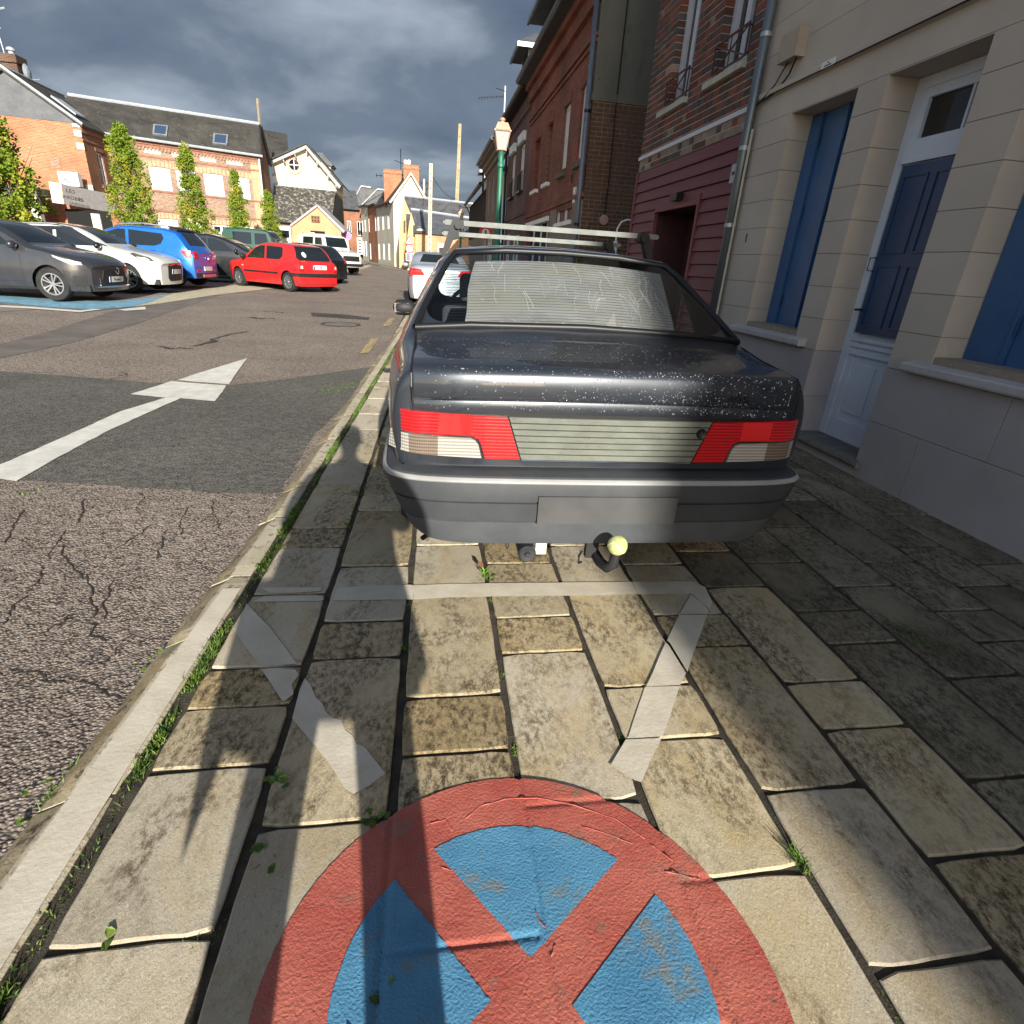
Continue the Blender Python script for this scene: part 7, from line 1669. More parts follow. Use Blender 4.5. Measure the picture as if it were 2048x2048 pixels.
pc = thing('porch_canopy', 'grey porch canopy on posts behind the big left tree', 'canopy', (-19.3, 33.5, .2))
m = MB(); m.box(-1.6, .9, 0, 1.4, 2.75, 3.1); m.build('canopy_roof', M_cem, pc); m = MB(); m.box(.45, .8, .05, .35, 0, 2.75); m.build('post', M_stone, pc); m = MB(); m.box(-1.6, .45, 1.0, 1.3, 0, 2.75); m.build('door_wall', M_orange, pc)
# ---- roof behind, cream gable house, mottled roof, peach garage
hb2 = thing('rear_slate_house', 'slate-roofed house rising behind the end of the brick terrace', 'house', (-10.6, 51, .3))
q = [at(522, 258, 52), at(574, 268, 52), at(577, 305, 49), at(536, 325, 48.5)]
shift(roofslab(q, 'roof', M_slate2, None), hb2); m = MB(); m.box(q[3].x, q[2].x, 49.5, 53, .2, 6.3); m.box(q[3].x, q[1].x - .1, 52, 53, 6, 8.0); wmesh(hb2, m, 'wall', M_brownb)
m = MB(); m.extr([at(555, 296, 50.2), at(555, 308, 50.0), at(566, 310, 50.0), at(566, 298, 50.2)], (0, -.06, .05)); wmesh(hb2, m, 'roof_window', M_zinc)
m = MB(); c_ = at(541, 340, 48); m.box(c_.x - .5, c_.x + .35, 47.9, 48.0, 4.2, 6.0); wmesh(hb2, m, 'window', M_white)
M_cream = noisy('cream_render', (0.66, 0.60, 0.40), (0.72, 0.66, 0.47), scale=1, rough=.9, speck=(.5, .44, .3), speck_scale=2.5, speck_t=.66)
M_pinkp = noisy('pink_paint', (.55, .30, .24), (.6, .35, .28), rough=.9); M_grey = noisy('grey_timber', (.26, .26, .26), (.33, .33, .33), rough=.8)
ch = thing('cream_gable_house', 'cream rendered gable with a round pink-ringed window and grey barge boards', 'house', (-8.6, 48, .3))
g_ = [at(547, 372, 48), at(672, 386, 48), at(672, 362, 48), at(612, 296, 48), at(547, 328, 48)]
poly(ch, 'wall', M_cream, g_, (0, 4, 0))
for uv in (((549, 366), (672, 378), (672, 372), (549, 361)), ((547, 368), (553, 369), (553, 330), (547, 333))): poly(ch, 'painted_band', M_pinkp, [at(a, b, 47.97) for a, b in uv], (0, .03, 0))
poly(ch, 'ledge', M_ridge, [at(a, b, 47.8) for a, b in ((547, 370), (673, 383), (673, 379), (547, 366))], (0, .2, 0))
for q in (((535, 325), (612, 290), (612, 297), (537, 330)), ((612, 290), (682, 372), (678, 377), (611, 297))): poly(ch, 'barge_board', M_grey, [at(a, b, 47.5) for a, b in q], (0, .6, 0))
for a, b in ((565, 320), (588, 309), (611, 303), (632, 325), (654, 352), (670, 370)): poly(ch, 'bracket', M_grey, [at(a, b, 47.5), at(a + 4, b + 7, 47.5), at(a + 2, b - 2, 47.5)], (0, .5, 0))
for q in (((535, 322), (612, 288), (606, 284), (540, 312)), ((612, 288), (684, 372), (690, 371), (622, 290))): poly(ch, 'roof', M_slate2, [at(a, b, 47.6) + Vector((0, 0, 0)) for a, b in q[:2]] + [at(q[1][0], q[1][1], 47.6) + Vector((0, 4, 0)), at(q[0][0], q[0][1], 47.6) + Vector((0, 4, 0))], (0, 0, .1))
cc = at(588.5, 330, 47.95)
m = MB(); m.lathe([(.56, 0), (.56, -.06), (.34, -.06), (.34, 0)], tuple(cc), 'y', 24); rwn = wmesh(ch, m, 'round_window', M_pinkp)
m = MB(); m.lathe([(.35, -.01), (.001, -.01)], tuple(cc), 'y', 20); g2 = wmesh(ch, m, 'pane', M_pane); g2.parent = rwn; g2.location = (0, 0, 0)
m = MB(); m.box(cc.x - .35, cc.x + .35, cc.y - .04, cc.y - .015, cc.z - .025, cc.z + .025); m.box(cc.x - .025, cc.x + .025, cc.y - .05, cc.y - .015, cc.z - .35, cc.z + .35); g2 = wmesh(ch, m, 'glazing_bar', M_white); g2.parent = rwn; g2.location = (0, 0, 0)
rh = thing('dormered_house', 'dark-roofed house with white dormer wall behind the cream gable', 'house', (-7.5, 53, .3))
poly(rh, 'roof', M_slate, [at(622, 303, 53), at(645, 306, 53), at(666, 330, 53), at(660, 335, 53), at(640, 322, 53)], (0, 2, 0)); poly(rh, 'wall', M_stone, [at(642, 324, 53), at(661, 333, 53), at(661, 360, 53), at(642, 340, 53)], (0, 2, 0))
m = MB(); m.box(-9.5, -7, 53.2, 56, .2, 6.5); wmesh(rh, m, 'lower_wall', M_brownb)
M_lich = noisy('lichened_tiles', (.035, .032, .028), (.06, .055, .048), scale=3, rough=.95, bump=.6, bscale=8, dist=.03, speck=(.26, .25, .20), speck_scale=4.5, speck_t=.52)
mr_ = thing('lichen_roofed_barn', 'low barn with a big lichen-mottled roof below the cream gable', 'barn', (-8.6, 45.5, .3))
shift(roofslab([at(543, 440, 44.5), at(662, 452, 44.5), at(671, 384, 47.7), at(548, 370, 47.7)], 'roof', M_lich, None), mr_)
m = MB(); a_, b_ = at(546, 440, 44.9), at(660, 450, 44.9); m.box(a_.x, b_.x, 44.9, 47.5, .1, 3.1); wmesh(mr_, m, 'wall', M_pinkb)
m = MB(); a_, b_ = at(546, 455, 44.8), at(584, 490, 44.8); m.box(a_.x, b_.x, 44.75, 44.88, .7, 2.75); mw = wmesh(mr_, m, 'window', M_white); m = MB(); m.box(a_.x + .1, b_.x - .1, 44.72, 44.75, 2.05, 2.5); m.box(a_.x + .1, b_.x - .1, 44.72, 44.75, .9, 1.7); p_ = wmesh(mr_, m, 'pane', M_pane); stuff(p_)
poly(mr_, 'end_wall', M_dark, [at(665, 384, 47.6), at(684, 400, 49.5), at(686, 462, 49.5), at(668, 450, 45)], (.0, .3, 0))
M_peach = noisy('peach_render', (.52, .245, .13), (.57, .285, .155), scale=2, rough=.9)
pg = thing('peach_garage', 'peach rendered gabled garage with a small barred window', 'garage', (-7.0, 42, .25))
poly(pg, 'wall', M_peach, [at(584, 500, 42), at(683, 512, 42), at(682, 462, 42), at(634, 413, 42), at(584, 449, 42)], (0, 3.5, 0))
for q in (((580, 449), (634, 408), (635, 413), (582, 453)), ((634, 408), (690, 462), (686, 466), (634, 413))): poly(pg, 'roof', M_grey, [at(a, b, 41.85) for a, b in q], (0, 3.8, 0))
m = MB(); a_, b_ = at(622, 431, 41.95), at(640, 445, 41.95); m.box(a_.x, b_.x, 41.9, 41.99, b_.z, a_.z); w_ = wmesh(pg, m, 'window', noisy('brown_frame', (.2, .1, .06), (.25, .13, .08)))
for k in range(3):
    for j in range(2):
        m = MB(); dx = (b_.x - a_.x) / 3; dz = (a_.z - b_.z) / 2; m.box(a_.x + dx * k + .03, a_.x + dx * (k + 1) - .03, 41.88, 41.9, b_.z + dz * j + .03, b_.z + dz * (j + 1) - .03); p_ = wmesh(pg, m, 'pane', M_pane); p_.parent = w_; p_.location = (0, 0, 0)
m = MB(); a_, b_ = at(621, 461, 41.95), at(652, 500, 41.95); m.box(a_.x, b_.x, 41.9, 41.99, .2, a_.z); wmesh(pg, m, 'door_opening', M_dark)
m = MB(); m.box(a_.x, a_.x + .25, 41.86, 41.9, .2, a_.z - .1); wmesh(pg, m, 'door_leaf', M_cream)
# ---- houses along the street going up the hill
def rowhouse(name, label, F, L, zb, ze, mat, ops, roofm=None, rdepth=4, rise=2.4, cat='house', shutters=True):
    o = thing(name, label, cat, F.P(L / 2, zb))
    wmesh(o, wall_mesh(F, 0, L, zb - .5, ze, ops, .12), 'wall', mat)
    for q in ops:
        w_ = window(F, *q[:4], None, depth=.08, cols=2, fw=.05); shift(w_, o)
    a, b = Vector(F.P(-.05, ze, .25)), Vector(F.P(L + .05, ze, .25)); c, d = Vector(F.P(L + .05, ze + rise, -rdepth)), Vector(F.P(-.05, ze + rise, -rdepth))
    shift(roofslab([a, b, c, d], 'roof', roofm or M_slate, None), o)
    m = MB(); m.tube([a, b], .08, 5); wmesh(o, m, 'gutter', M_iron)
    return o
FW = Face(-6.2, 73, math.degrees(math.atan2(-13, 3.2)))       # far to near, facing the road
M_whitew = noisy('aged_white_render', (.52, .47, .36), (.60, .55, .44), scale=.8, rough=.9, speck=(.4, .36, .28), speck_scale=1.5, speck_t=.62)
uw = hit(FW, 754, 450)[0]; LW = 13.39
wo = [(uw + .5 + k * (LW - uw - .6) / 3, uw + 1.35 + k * (LW - uw - .6) / 3, 3.7, 5.1) for k in range(3)] + [(uw + .5 + k * (LW - uw - .6) / 3, uw + 1.3 + k * (LW - uw - .6) / 3, .9, 2.5) for k in range(3)]
wh = thing('white_gable_house', 'aged white rendered house with its gable towards the square and two brick stacks', 'house', FW.P(LW, .4))
wmesh(wh, wall_mesh(FW, uw, LW, 0, 6.0, wo, .12), 'wall', M_whitew)
for q in wo: shift(window(FW, *q[:4], None, depth=.06, cols=2, fw=.04), wh)
gp = [(-3.0, 60, 0), (.1, 60, 0), (.1, 60, 6.0)] + [tuple(at(822, 349, 60)), (-3.0, 60, 6.0)]
poly(wh, 'gable_wall', M_cream, gp, (0, .3, 0))
apx = at(822, 346, 59.8)
shift(roofslab([(-3.3, 59.7, 5.9), tuple(apx), (apx.x - 3.0, 72, apx.z - .2), tuple(Vector(FW.P(uw, 5.95, .3)))], 'roof', M_slate2, None), wh)
poly(wh, 'roof', M_slate2, [(.35, 59.7, 5.9), tuple(apx), tuple(apx + Vector((0, 0, .12))), (.45, 59.7, 5.95)], (0, 6, 0))
poly(wh, 'barge_board', M_stone, [(-3.35, 59.6, 5.85), (-3.2, 59.6, 5.75), tuple(apx + Vector((0, -.2, -.15))), tuple(apx + Vector((0, -.2, .08)))], (0, .2, 0)); poly(wh, 'barge_board', M_stone, [(.45, 59.6, 5.85), (.3, 59.6, 5.75), tuple(apx + Vector((0, -.2, -.15))), tuple(apx + Vector((0, -.2, .08)))], (0, .2, 0))
for (x0, x1, v0, v1, Y) in ((767, 804, 339, 395, 63), (807, 838, 330, 372, 61)):
    a_, b_ = at(x0, v0, Y), at(x1, v0, Y); zb = at(x0, v1, Y).z - .8
    m = MB(); m.box(a_.x, b_.x, Y, Y + 1.0, zb, a_.z); ck = wmesh(wh, m, 'chimney', M_orange); m = MB(); m.box(a_.x - .06, b_.x + .06, Y - .06, Y + 1.06, a_.z - .3, a_.z - .18); m.box(a_.x - .04, b_.x + .04, Y - .04, Y + 1.04, a_.z, a_.z + .08); c2_ = wmesh(wh, m, 'chimney_band', M_bandb); c2_.parent = ck; c2_.location = (0, 0, 0)
for k in range(2):
    p = at(811 + 7 * k, 328, 61.4); m = MB(); m.lathe([(.12, -.2), (.12, 0), (.17, .05), (.15, .3), (.001, .35)], tuple(p), 'z', 8); wmesh(wh, m, 'chimney_pot', M_white)
ub = hit(FW, 736, 450)[0]
rowhouse('orange_brick_house', 'narrow orange brick house with ochre shutters next to the white gable house', Face(*FW.P(ub, 0)[:2], math.degrees(math.atan2(-13, 3.2))), uw - ub - .05, .6, 6.3, M_orange, [(.4, 1.1, 3.7, 5.2), (uw - ub - 1.2, uw - ub - .5, 3.7, 5.2), (.6, 1.5, .8, 2.6)], rise=2.2)
rowhouse('tall_white_house', 'slim pale house with half-timbering beyond the orange brick one', Face(*FW.P(ub - 5, 0)[:2], math.degrees(math.atan2(-13, 3.2))), 4.9, .8, 6.6, M_whitew, [(.4, 1.1, 3.8, 5.2), (2.6, 3.4, 3.8, 5.2), (.6, 1.4, 1.1, 2.9), (2.6, 3.4, 1.1, 2.9)], rise=2.6)
FB = Face(*at(676, 480, 86).to_tuple()[:2], 12)
la, lb = at(676, 418, 86), at(722, 418, 86); LB = (lb - la).length
bh_ = rowhouse('brown_corner_house', 'brown brick corner house with pale window surrounds where the street bends', FB, LB, 1.0, la.z, M_brownb, [(.35, .85, 3.6, 5.3), (1.3, 1.8, 3.6, 5.3), (2.6, 3.3, 3.6, 5.3), (2.6, 3.2, 1.3, 2.8)], rise=2.6, rdepth=3.5)
sb = thing('upright_shop_sign', 'white upright shop sign with dark strokes on the corner house', 'sign', tuple(at(720, 492, 84)))
m = MB(); m.box(-.35, .35, 0, .08, -1.0, 1.0); m.build('board', M_white, sb)
for k in range(5): m = MB(); m.box(-.2, .2, -.02, 0, -.85 + k * .36, -.72 + k * .36); m.box(-.2, -.08, -.02, 0, -.72 + k * .36, -.6 + k * .36); m.build('stroke', M_iron, sb)
for nm, lb_, px, Y, mt in (('grey_roof_house', 'house with a pale-edged grey roof left of the corner house', [(640, 418), (676, 420), (676, 398), (664, 388), (655, 395), (645, 400)], 90, M_slate), ('pointed_roof_house', 'house with a steep pale gable above the grey roofs', [(700, 415), (730, 412), (742, 375), (722, 372), (712, 376), (700, 396)], 95, M_slate), ('hipped_slate_house', 'blue-grey hipped slate roof behind the orange chimneys', [(718, 415), (772, 405), (770, 380), (755, 378), (728, 376)], 92, M_slate)):
    o = thing(nm, lb_, 'house', at(*px[0], Y).to_tuple()); poly(o, 'roof', mt, [at(a, b, Y) for a, b in px], (0, 2, 0))
    m = MB(); x0 = min(at(a, b, Y).x for a, b in px); x1 = max(at(a, b, Y).x for a, b in px); m.box(x0 + .2, x1 - .2, Y + .2, Y + 4, 0, at(*px[0], Y).z + .1); wmesh(o, m, 'wall', M_brownb)
    m = MB(); m.tube([at(*px[2], Y - .1), at(*px[3], Y - .1)], .12, 5); m.tube([at(*px[3], Y - .1), at(*px[0], Y - .1)], .08, 5); wmesh(o, m, 'ridge', M_ridge)
# ---- ochre houses with slate roofs at the fork, brick wall
M_ochre = noisy('ochre_render', (.46, .31, .15), (.53, .37, .20), scale=2, rough=.9)
oc = thing('ochre_slate_house', 'ochre gabled house with a long blue slate roof at the fork', 'house', (0.5, 56, .3))
poly(oc, 'wall', M_ochre, [at(a, b, 55.2) for a, b in ((799, 540), (826, 545), (826, 440), (808, 396), (798, 464))], (0, 1.2, 0))
shift(roofslab([at(816, 463, 53.5), at(965, 470, 53.5), at(960, 409, 57), at(808, 391, 57)], 'roof', M_slate, None), oc)
m = MB(); m.tube([at(808, 391, 56.9), at(960, 409, 56.9)], .08, 5); wmesh(oc, m, 'ridge', M_ridge)
poly(oc, 'doorway', plain('orange_door', (.45, .22, .06), .6), [at(a, b, 55.1) for a, b in ((806, 525), (813, 526), (813, 482), (807, 484))], (0, .05, 0)); poly(oc, 'window', M_pane, [at(a, b, 55.1) for a, b in ((807, 465), (811, 465), (811, 440), (807, 442))], (0, .05, 0))
po = thing('low_brick_house', 'low brick house with small white window under a lichened slate roof behind the silver saloon', 'house', (1.2, 50, .3))
poly(po, 'gable_wall', M_ochre, [at(a, b, 51) for a, b in ((817, 543), (833, 545), (833, 462), (822, 424), (815, 470))], (0, .6, 0))
a_, b_ = at(830, 465, 50.5), at(950, 473, 50.5); M_ob = brickmat('ochre_brick', (.46, .22, .10), (.34, .15, .08), (.45, .34, .22), 'sum', vary=.25)
m = MB(); m.box(a_.x, b_.x, 50.5, 52, -.2, a_.z); wmesh(po, m, 'wall', M_ob)
shift(roofslab([at(828, 463, 50.2), at(955, 473, 50.2), at(955, 438, 53), at(822, 418, 53)], 'roof', noisy('blue_slate_lichen', (.045, .05, .06), (.075, .08, .09), scale=2, rough=.7, speck=(.26, .27, .26), speck_scale=1.6, speck_t=.60), None), po)
m = MB(); m.tube([at(822, 418, 52.9), at(955, 438, 52.9)], .09, 5); wmesh(po, m, 'ridge', M_ridge)
a_, b_ = at(875, 487, 50.4), at(895, 505, 50.4); m = MB(); m.box(a_.x, b_.x, 50.35, 50.48, b_.z - .3, a_.z); w_ = wmesh(po, m, 'window', M_white); m = MB(); m.box(a_.x + .12, b_.x - .12, 50.32, 50.35, b_.z - .2, a_.z - .28); p_ = wmesh(po, m, 'pane', M_pane); p_.parent = w_; p_.location = (0, 0, 0)
poly(po, 'white_patch', M_stone, [at(a, b, 50.4) for a, b in ((829, 466), (855, 468), (845, 458), (838, 457), (829, 462))], (0, .08, 0))
# ---- poles and wires
def pole(label, x, y, z0, z1, w0, w1, lean, mt, rungs=0, name='utility_pole'):
    o = thing(name, label, 'utility pole', (x, y, z0), 0, 'poles beside the slate roofs'); m = MB(); h_ = z1 - z0
    m.v = [(-w0, -w0, 0), (w0, -w0, 0), (w0, w0, 0), (-w0, w0, 0), (lean - w1, -w1, h_), (lean + w1, -w1, h_), (lean + w1, w1, h_), (lean - w1, w1, h_)]; m.f = [(0, 1, 5, 4), (1, 2, 6, 5), (2, 3, 7, 6), (3, 0, 4, 7), (4, 5, 6, 7)]
    s_ = m.build('shaft', mt, o); rg = MB()
    for k in range(rungs):
        t = (k + .5) / rungs; ww = w0 + (w1 - w0) * t; rg.box(lean * t - .03, lean * t + .03, -ww - .02, -ww + .01, h_ * t, h_ * t + .10)
    if rungs: stuff(rg.build('rung_hole', M_iron, o))
    return o
M_pole = noisy('concrete_pole', (.36, .31, .22), (.46, .40, .30), scale=2, rough=.9, stretch=(1, 1, .2))
t1_, b1_ = at(862, 327, 46), at(858, 500, 46)
pole('shorter concrete pole rising from behind the silver saloon', b1_.x, 46, .2, t1_.z, .14, .12, t1_.x - b1_.x, M_pole, 16)
t2_, b2_ = at(920, 248, 62), at(912, 401, 62)
pole('tallest leaning wooden pole behind the slate roofs', b2_.x - .1, 62, .4, t2_.z, .22, .13, t2_.x - b2_.x + .1, noisy('wood_pole', (.27, .2, .12), (.36, .27, .17), scale=2, rough=.95), 18)
t3_ = at(848, 358, 72); o = pole('slim pole with insulators seen behind the cream gable', t3_.x, 72, .5, t3_.z, .12, .1, 0, M_pole)
m = MB()
for k in range(5):
    for s in (-1, 1): m.lathe([(.001, 0), (.09, .04), (.09, .2), (.001, .24)], (s * .28, 0, t3_.z - 1.0 - k * .55), 'z', 6)
stuff(m.build('insulator', M_iron, o))
wr = thing('overhead_wires', 'thin overhead wires sagging between the poles and houses', 'wires', (0, 46, 6))
m = MB()
def sag(a, b, d=.4, n=10): return [a + (b - a) * (i / n) + Vector((0, 0, -d * 4 * (i / n) * (1 - i / n))) for i in range(n + 1)]
for a, b, r_ in ((at(864, 352, 46), at(915, 398, 60), .022), (at(862, 362, 46), at(836, 395, 71), .02), (at(912, 402, 60), at(950, 408, 46), .03), (at(786, 401, 60), at(812, 412, 56), .02)): m.tube(sag(a, b), r_, 4)
wo_ = wmesh(wr, m, 'wire', M_iron)
a3 = thing('roof_aerial', 'tall spindly aerial rising behind the orange chimneys', 'aerial', at(803, 395, 66).to_tuple()); tz = at(803, 298, 66).z - at(803, 395, 66).z
m = MB(); m.tube([(0, 0, -1), (0, 0, tz)], .035, 4); m.tube([(-.6, 0, tz - 1.0), (.7, 0, tz - 1.4)], .025, 4); m.tube([(-2.5, 0, tz * .42), (0, 0, tz * .42)], .025, 4)
for k in range(5): m.tube([(-2.4 + k * .4, 0, tz * .42 - .2), (-2.4 + k * .4, 0, tz * .42 + .2)], .02, 4)
m.build('mast', M_iron, a3)
# ---- signs
def disc_sign(root, y, z, r, mats, x=0):
    prof = mats; m = MB(); m.lathe([(.001, .015), (r, .015), (r, 0), (.001, 0)], (x, y, z), 'y', 24); return m.build('sign_face', mats[0], root)
M_sw = plain('sign_white', (.66, .64, .62), .4); M_sr = plain('sign_red', (.50, .03, .03), .4); M_sb = plain('sign_blue', (.02, .16, .42), .4); M_spk = plain('sign_faded', (.50, .22, .42), .5)
p = at(819, 500, 50)
sg = thing('road_sign_post', 'stack of road signs with warning triangle, 30 limit and blue priority square', 'sign', (p.x, 50, .27))
m = MB(); m.tube([(0, .05, 0), (0, .05, 2.5)], .03, 6); m.build('post', M_ridge, sg)
zc = at(819, 497, 50).z - .27; m = MB(); m.lathe([(.34, .0), (.34, -.02), (.001, -.02)], (0, 0, zc), 'y', 24); s1 = m.build('limit_sign', M_sr, sg); m = MB(); m.lathe([(.26, -.022), (.26, -.03), (.001, -.03)], (0, 0, zc), 'y', 24); m.build('sign_face', M_sw, s1)
text_obj('30', .34, M_iron, s1, face_matrix((0, -.035, zc), (1, 0, 0), (0, 0, 1)), 'sign_number', .002)
zc = at(819, 481, 50).z - .27; m = MB(); m.extr([(-.38, 0, zc - .28), (.38, 0, zc - .28), (0, 0, zc + .36)], (0, -.02, 0)); s2 = m.build('warning_triangle', M_sr, sg); m = MB(); m.extr([(-.26, -.02, zc - .21), (.26, -.02, zc - .21), (0, -.02, zc + .22)], (0, -.01, 0)); m.build('sign_face', M_sw, s2)
m = MB(); m.extr([(-.16, -.035, zc - .14), (.16, -.035, zc - .14), (.07, -.035, zc - .05), (-.07, -.035, zc - .05)], (0, -.01, 0)); m.build('hump_symbol', M_iron, s2)
zc = at(819, 514, 50).z - .27; m = MB(); m.box(-.30, .30, -.02, 0, zc - .3, zc + .3); s3 = m.build('priority_sign', M_sw, sg); m = MB(); m.box(-.27, .27, -.03, -.02, zc - .27, zc + .27); m.build('sign_face', M_sb, s3)
m = MB(); m.box(.05, .13, -.04, -.03, zc - .2, zc + .12); m.extr([(.0, -.035, zc + .1), (.18, -.035, zc + .1), (.09, -.035, zc + .22)], (0, -.01, 0)); m.build('white_arrow', M_sw, s3); m = MB(); m.box(-.13, -.06, -.04, -.03, zc - .12, zc + .2); m.build('red_arrow', M_sr, s3)
p = at(695, 472, 43)
np_ = thing('faded_no_stopping_sign', 'round faded purple no-stopping sign at the peach garage corner', 'sign', (p.x, 43, p.z))
m = MB(); m.lathe([(.26, 0), (.26, -.02), (.001, -.02)], (0, 0, 0), 'y', 20); f_ = m.build('sign_face', M_spk, np_); m = MB(); m.lathe([(.20, -.022), (.20, -.026), (.001, -.026)], (0, 0, 0), 'y', 20); m.build('centre', plain('faded_violet', (.32, .16, .5), .5), f_)
m = MB(); m.tube([(-.17, -.03, -.17), (.17, -.03, .17)], .03, 4); m.tube([(-.17, -.03, .17), (.17, -.03, -.17)], .03, 4); m.build('cross', M_spk, f_); m = MB(); m.tube([(-.15, .03, 0), (-.9, .03, .22)], .03, 5); m.tube([(0, .03, 0), (0, .03, -p.z + .3)], .03, 5); m.build('bracket', M_white, np_)
p = at(971, 466, 24)
rs2 = thing('red_ring_sign', 'round white sign with a thick red ring behind the roof bars', 'sign', (p.x, 24, p.z))
m = MB(); m.lathe([(.25, 0), (.25, -.02), (.15, -.02), (.15, 0)], (0, 0, 0), 'y', 24); m.build('red_ring', M_sr, rs2); m = MB(); m.lathe([(.16, -.01), (.001, -.01)], (0, 0, 0), 'y', 20); m.build('sign_face', M_sw, rs2); m = MB(); m.box(-.03, .03, -.03, -.012, -.1, .1); m.build('symbol', M_iron, rs2)
m = MB(); m.tube([(0, .04, .2), (0, .04, -p.z)], .03, 6); m.build('post', M_ridge, rs2)
# ---- street lamps
M_green = noisy('green_lamp_paint', (.012, .105, .060), (.018, .135, .080), scale=6, rough=.45, bump=.1)
M_copper = noisy('copper', (.52, .30, .20), (.62, .38, .27), scale=8, rough=.4, metal=.5, bump=0); M_frost = plain('frosted_glass', (.27, .29, .29), .5)
def lamp(label, x, y, z0, H, group='green street lamps'):
    o = thing('street_lamp', label, 'street lamp', (x, y, z0), 0, group); h_ = H - .70
    m = MB(); m.lathe([(.14, 0), (.14, .5), (.10, .6), (.085, .7), (.08, 1.6), (.10, 1.62), (.10, 1.68), (.072, 1.72), (.062, h_ - .35), (.09, h_ - .33), (.09, h_ - .27), (.06, h_ - .22), (.075, h_ - .04), (.09, h_)], n=14); m.build('post', M_green, o, smooth=True, angle=40)
    def fr(w0, z0_, w1, z1_): return [(-w0, -w0, z0_), (w0, -w0, z0_), (w0, w0, z0_), (-w0, w0, z0_), (-w1, -w1, z1_), (w1, -w1, z1_), (w1, w1, z1_), (-w1, w1, z1_)]
    m = MB(); m.add(fr(.10, h_ + .02, .175, h_ + .40), [(0, 1, 5, 4), (1, 2, 6, 5), (2, 3, 7, 6), (3, 0, 4, 7)]); m.build('lantern_glass', M_frost, o)
    m = MB(); F_ = fr(.105, h_ + .02, .182, h_ + .41)
    for k in range(4): m.tube([F_[k], F_[k + 4]], .012, 5); m.tube([F_[k], F_[(k + 1) % 4]], .014, 5); m.tube([F_[k + 4], F_[4 + (k + 1) % 4]], .018, 5)
    m.box(-.06, .06, -.06, .06, h_ - .01, h_ + .03); m.build('lantern_frame', M_copper, o)
    m = MB(); m.add(fr(.19, h_ + .42, .12, h_ + .58), [(0, 1, 5, 4), (1, 2, 6, 5), (2, 3, 7, 6), (3, 0, 4, 7), (4, 5, 6, 7), (3, 2, 1, 0)]); m.lathe([(.07, h_ + .58), (.05, h_ + .61), (.075, h_ + .64), (.06, h_ + .68), (.001, h_ + .70)], n=10); m.build('lantern_cap', M_copper, o)
    return o
lamp('green street lamp with copper lantern beside the row of brick houses', 1.83, 16, .07, 4.42)
p = at(922, 430, 43); lamp('distant street lamp in front of the blue slate roof', p.x, 43, .25, at(922, 418, 43).z - .25)
# ---- markings and paving of the square
M_cobble = noisy('pale_cobbles', (.36, .31, .21), (.46, .41, .30), scale=7, rough=.9, bump=.6, bscale=12, dist=.02, speck=(.2, .17, .1), speck_scale=9, speck_t=.6)
M_bluep = noisy('blue_ground_paint', (.10, .24, .36), (.16, .33, .46), scale=5, rough=.85, bump=.5, bscale=30, speck=(.10, .2, .17), speck_scale=7, speck_t=.52)
sq = structure(flat([(-500, 640), (0, 602), (100, 612), (200, 616), (262, 611), (340, 603), (430, 591), (530, 578), (620, 560), (700, 545), (760, 528), (600, 520), (300, 520), (0, 540), (-500, 560)], .07, .006, 'parking_ground', noisy('parking_asphalt', (.17, .15, .13), (.23, .20, .17), scale=2, rough=.9), None, use_gz=True))
flat([(235, 606), (345, 588), (420, 578), (505, 568), (560, 577), (520, 581), (430, 591), (340, 603), (262, 611)], .07, .010, 'cobble_strip', M_cobble, sq, jit=.02, use_gz=True)
flat([(660, 552), (700, 535), (745, 538), (700, 549), (672, 558)], .1, .010, 'cobble_strip', M_cobble, sq, jit=.02, use_gz=True)
flat([(-400, 600), (0, 588), (60, 594), (130, 600), (240, 601), (300, 596), (345, 588), (300, 603), (262, 611), (200, 615), (100, 611), (0, 601), (-400, 635)], .07, .014, 'blue_bay_paint', M_bluep, sq, jit=.02, use_gz=True)
for q in ([(0, 609), (60, 612), (160, 619), (230, 612), (232, 614), (160, 622), (60, 615), (0, 612)], [(236, 618), (290, 613), (292, 618), (250, 620)]): flat(q, .05, .014, 'white_bay_line', M_wpaint, sq, use_gz=True)
vg = sheet(lambda y: -2.0 - (y - 52) * .245, lambda y: -1.2 - (y - 52) * .245, 46, 74, .05, 2).build('verge', noisy('mossy_verge', (.17, .16, .08), (.26, .23, .15), scale=3, rough=1)); structure(vg)
vl = sheet(lambda y: -2.25 - (y - 52) * .245, lambda y: -2.05 - (y - 52) * .245, 44, 78, .02, 2).build('painted_line', M_wpaint, vg)

# ================================================================ TREES
def crownmat(name, a, b, c):
    m = leafmat(name, a, b, .3); nt = m.node_tree; N = nt.nodes; L = nt.links
    g = N.new('ShaderNodeNewGeometry'); n = N.new('ShaderNodeTexNoise'); n.inputs['Scale'].default_value = 1.6; n.inputs['Detail'].default_value = 4; L.new(g.outputs['Position'], n.inputs['Vector'])
    rp = N.new('ShaderNodeValToRGB'); rp.color_ramp.elements[0].position = .50; rp.color_ramp.elements[1].position = .68; L.new(n.outputs[0], rp.inputs[0])
    pb = N['Principled BSDF']; src = pb.inputs['Base Color'].links[0].from_socket; mx = N.new('ShaderNodeMixRGB'); L.new(rp.outputs[0], mx.inputs[0]); L.new(src, mx.inputs[1]); mx.inputs[2].default_value = (*c, 1); L.new(mx.outputs[0], pb.inputs['Base Color'])
    return m
M_leaf = crownmat('tree_leaf', (.085, .165, .014), (.25, .32, .025), (.42, .38, .04))
M_bark = noisy('bark', (.09, .07, .05), (.15, .12, .09), scale=8, rough=1, bump=.6, bscale=20)
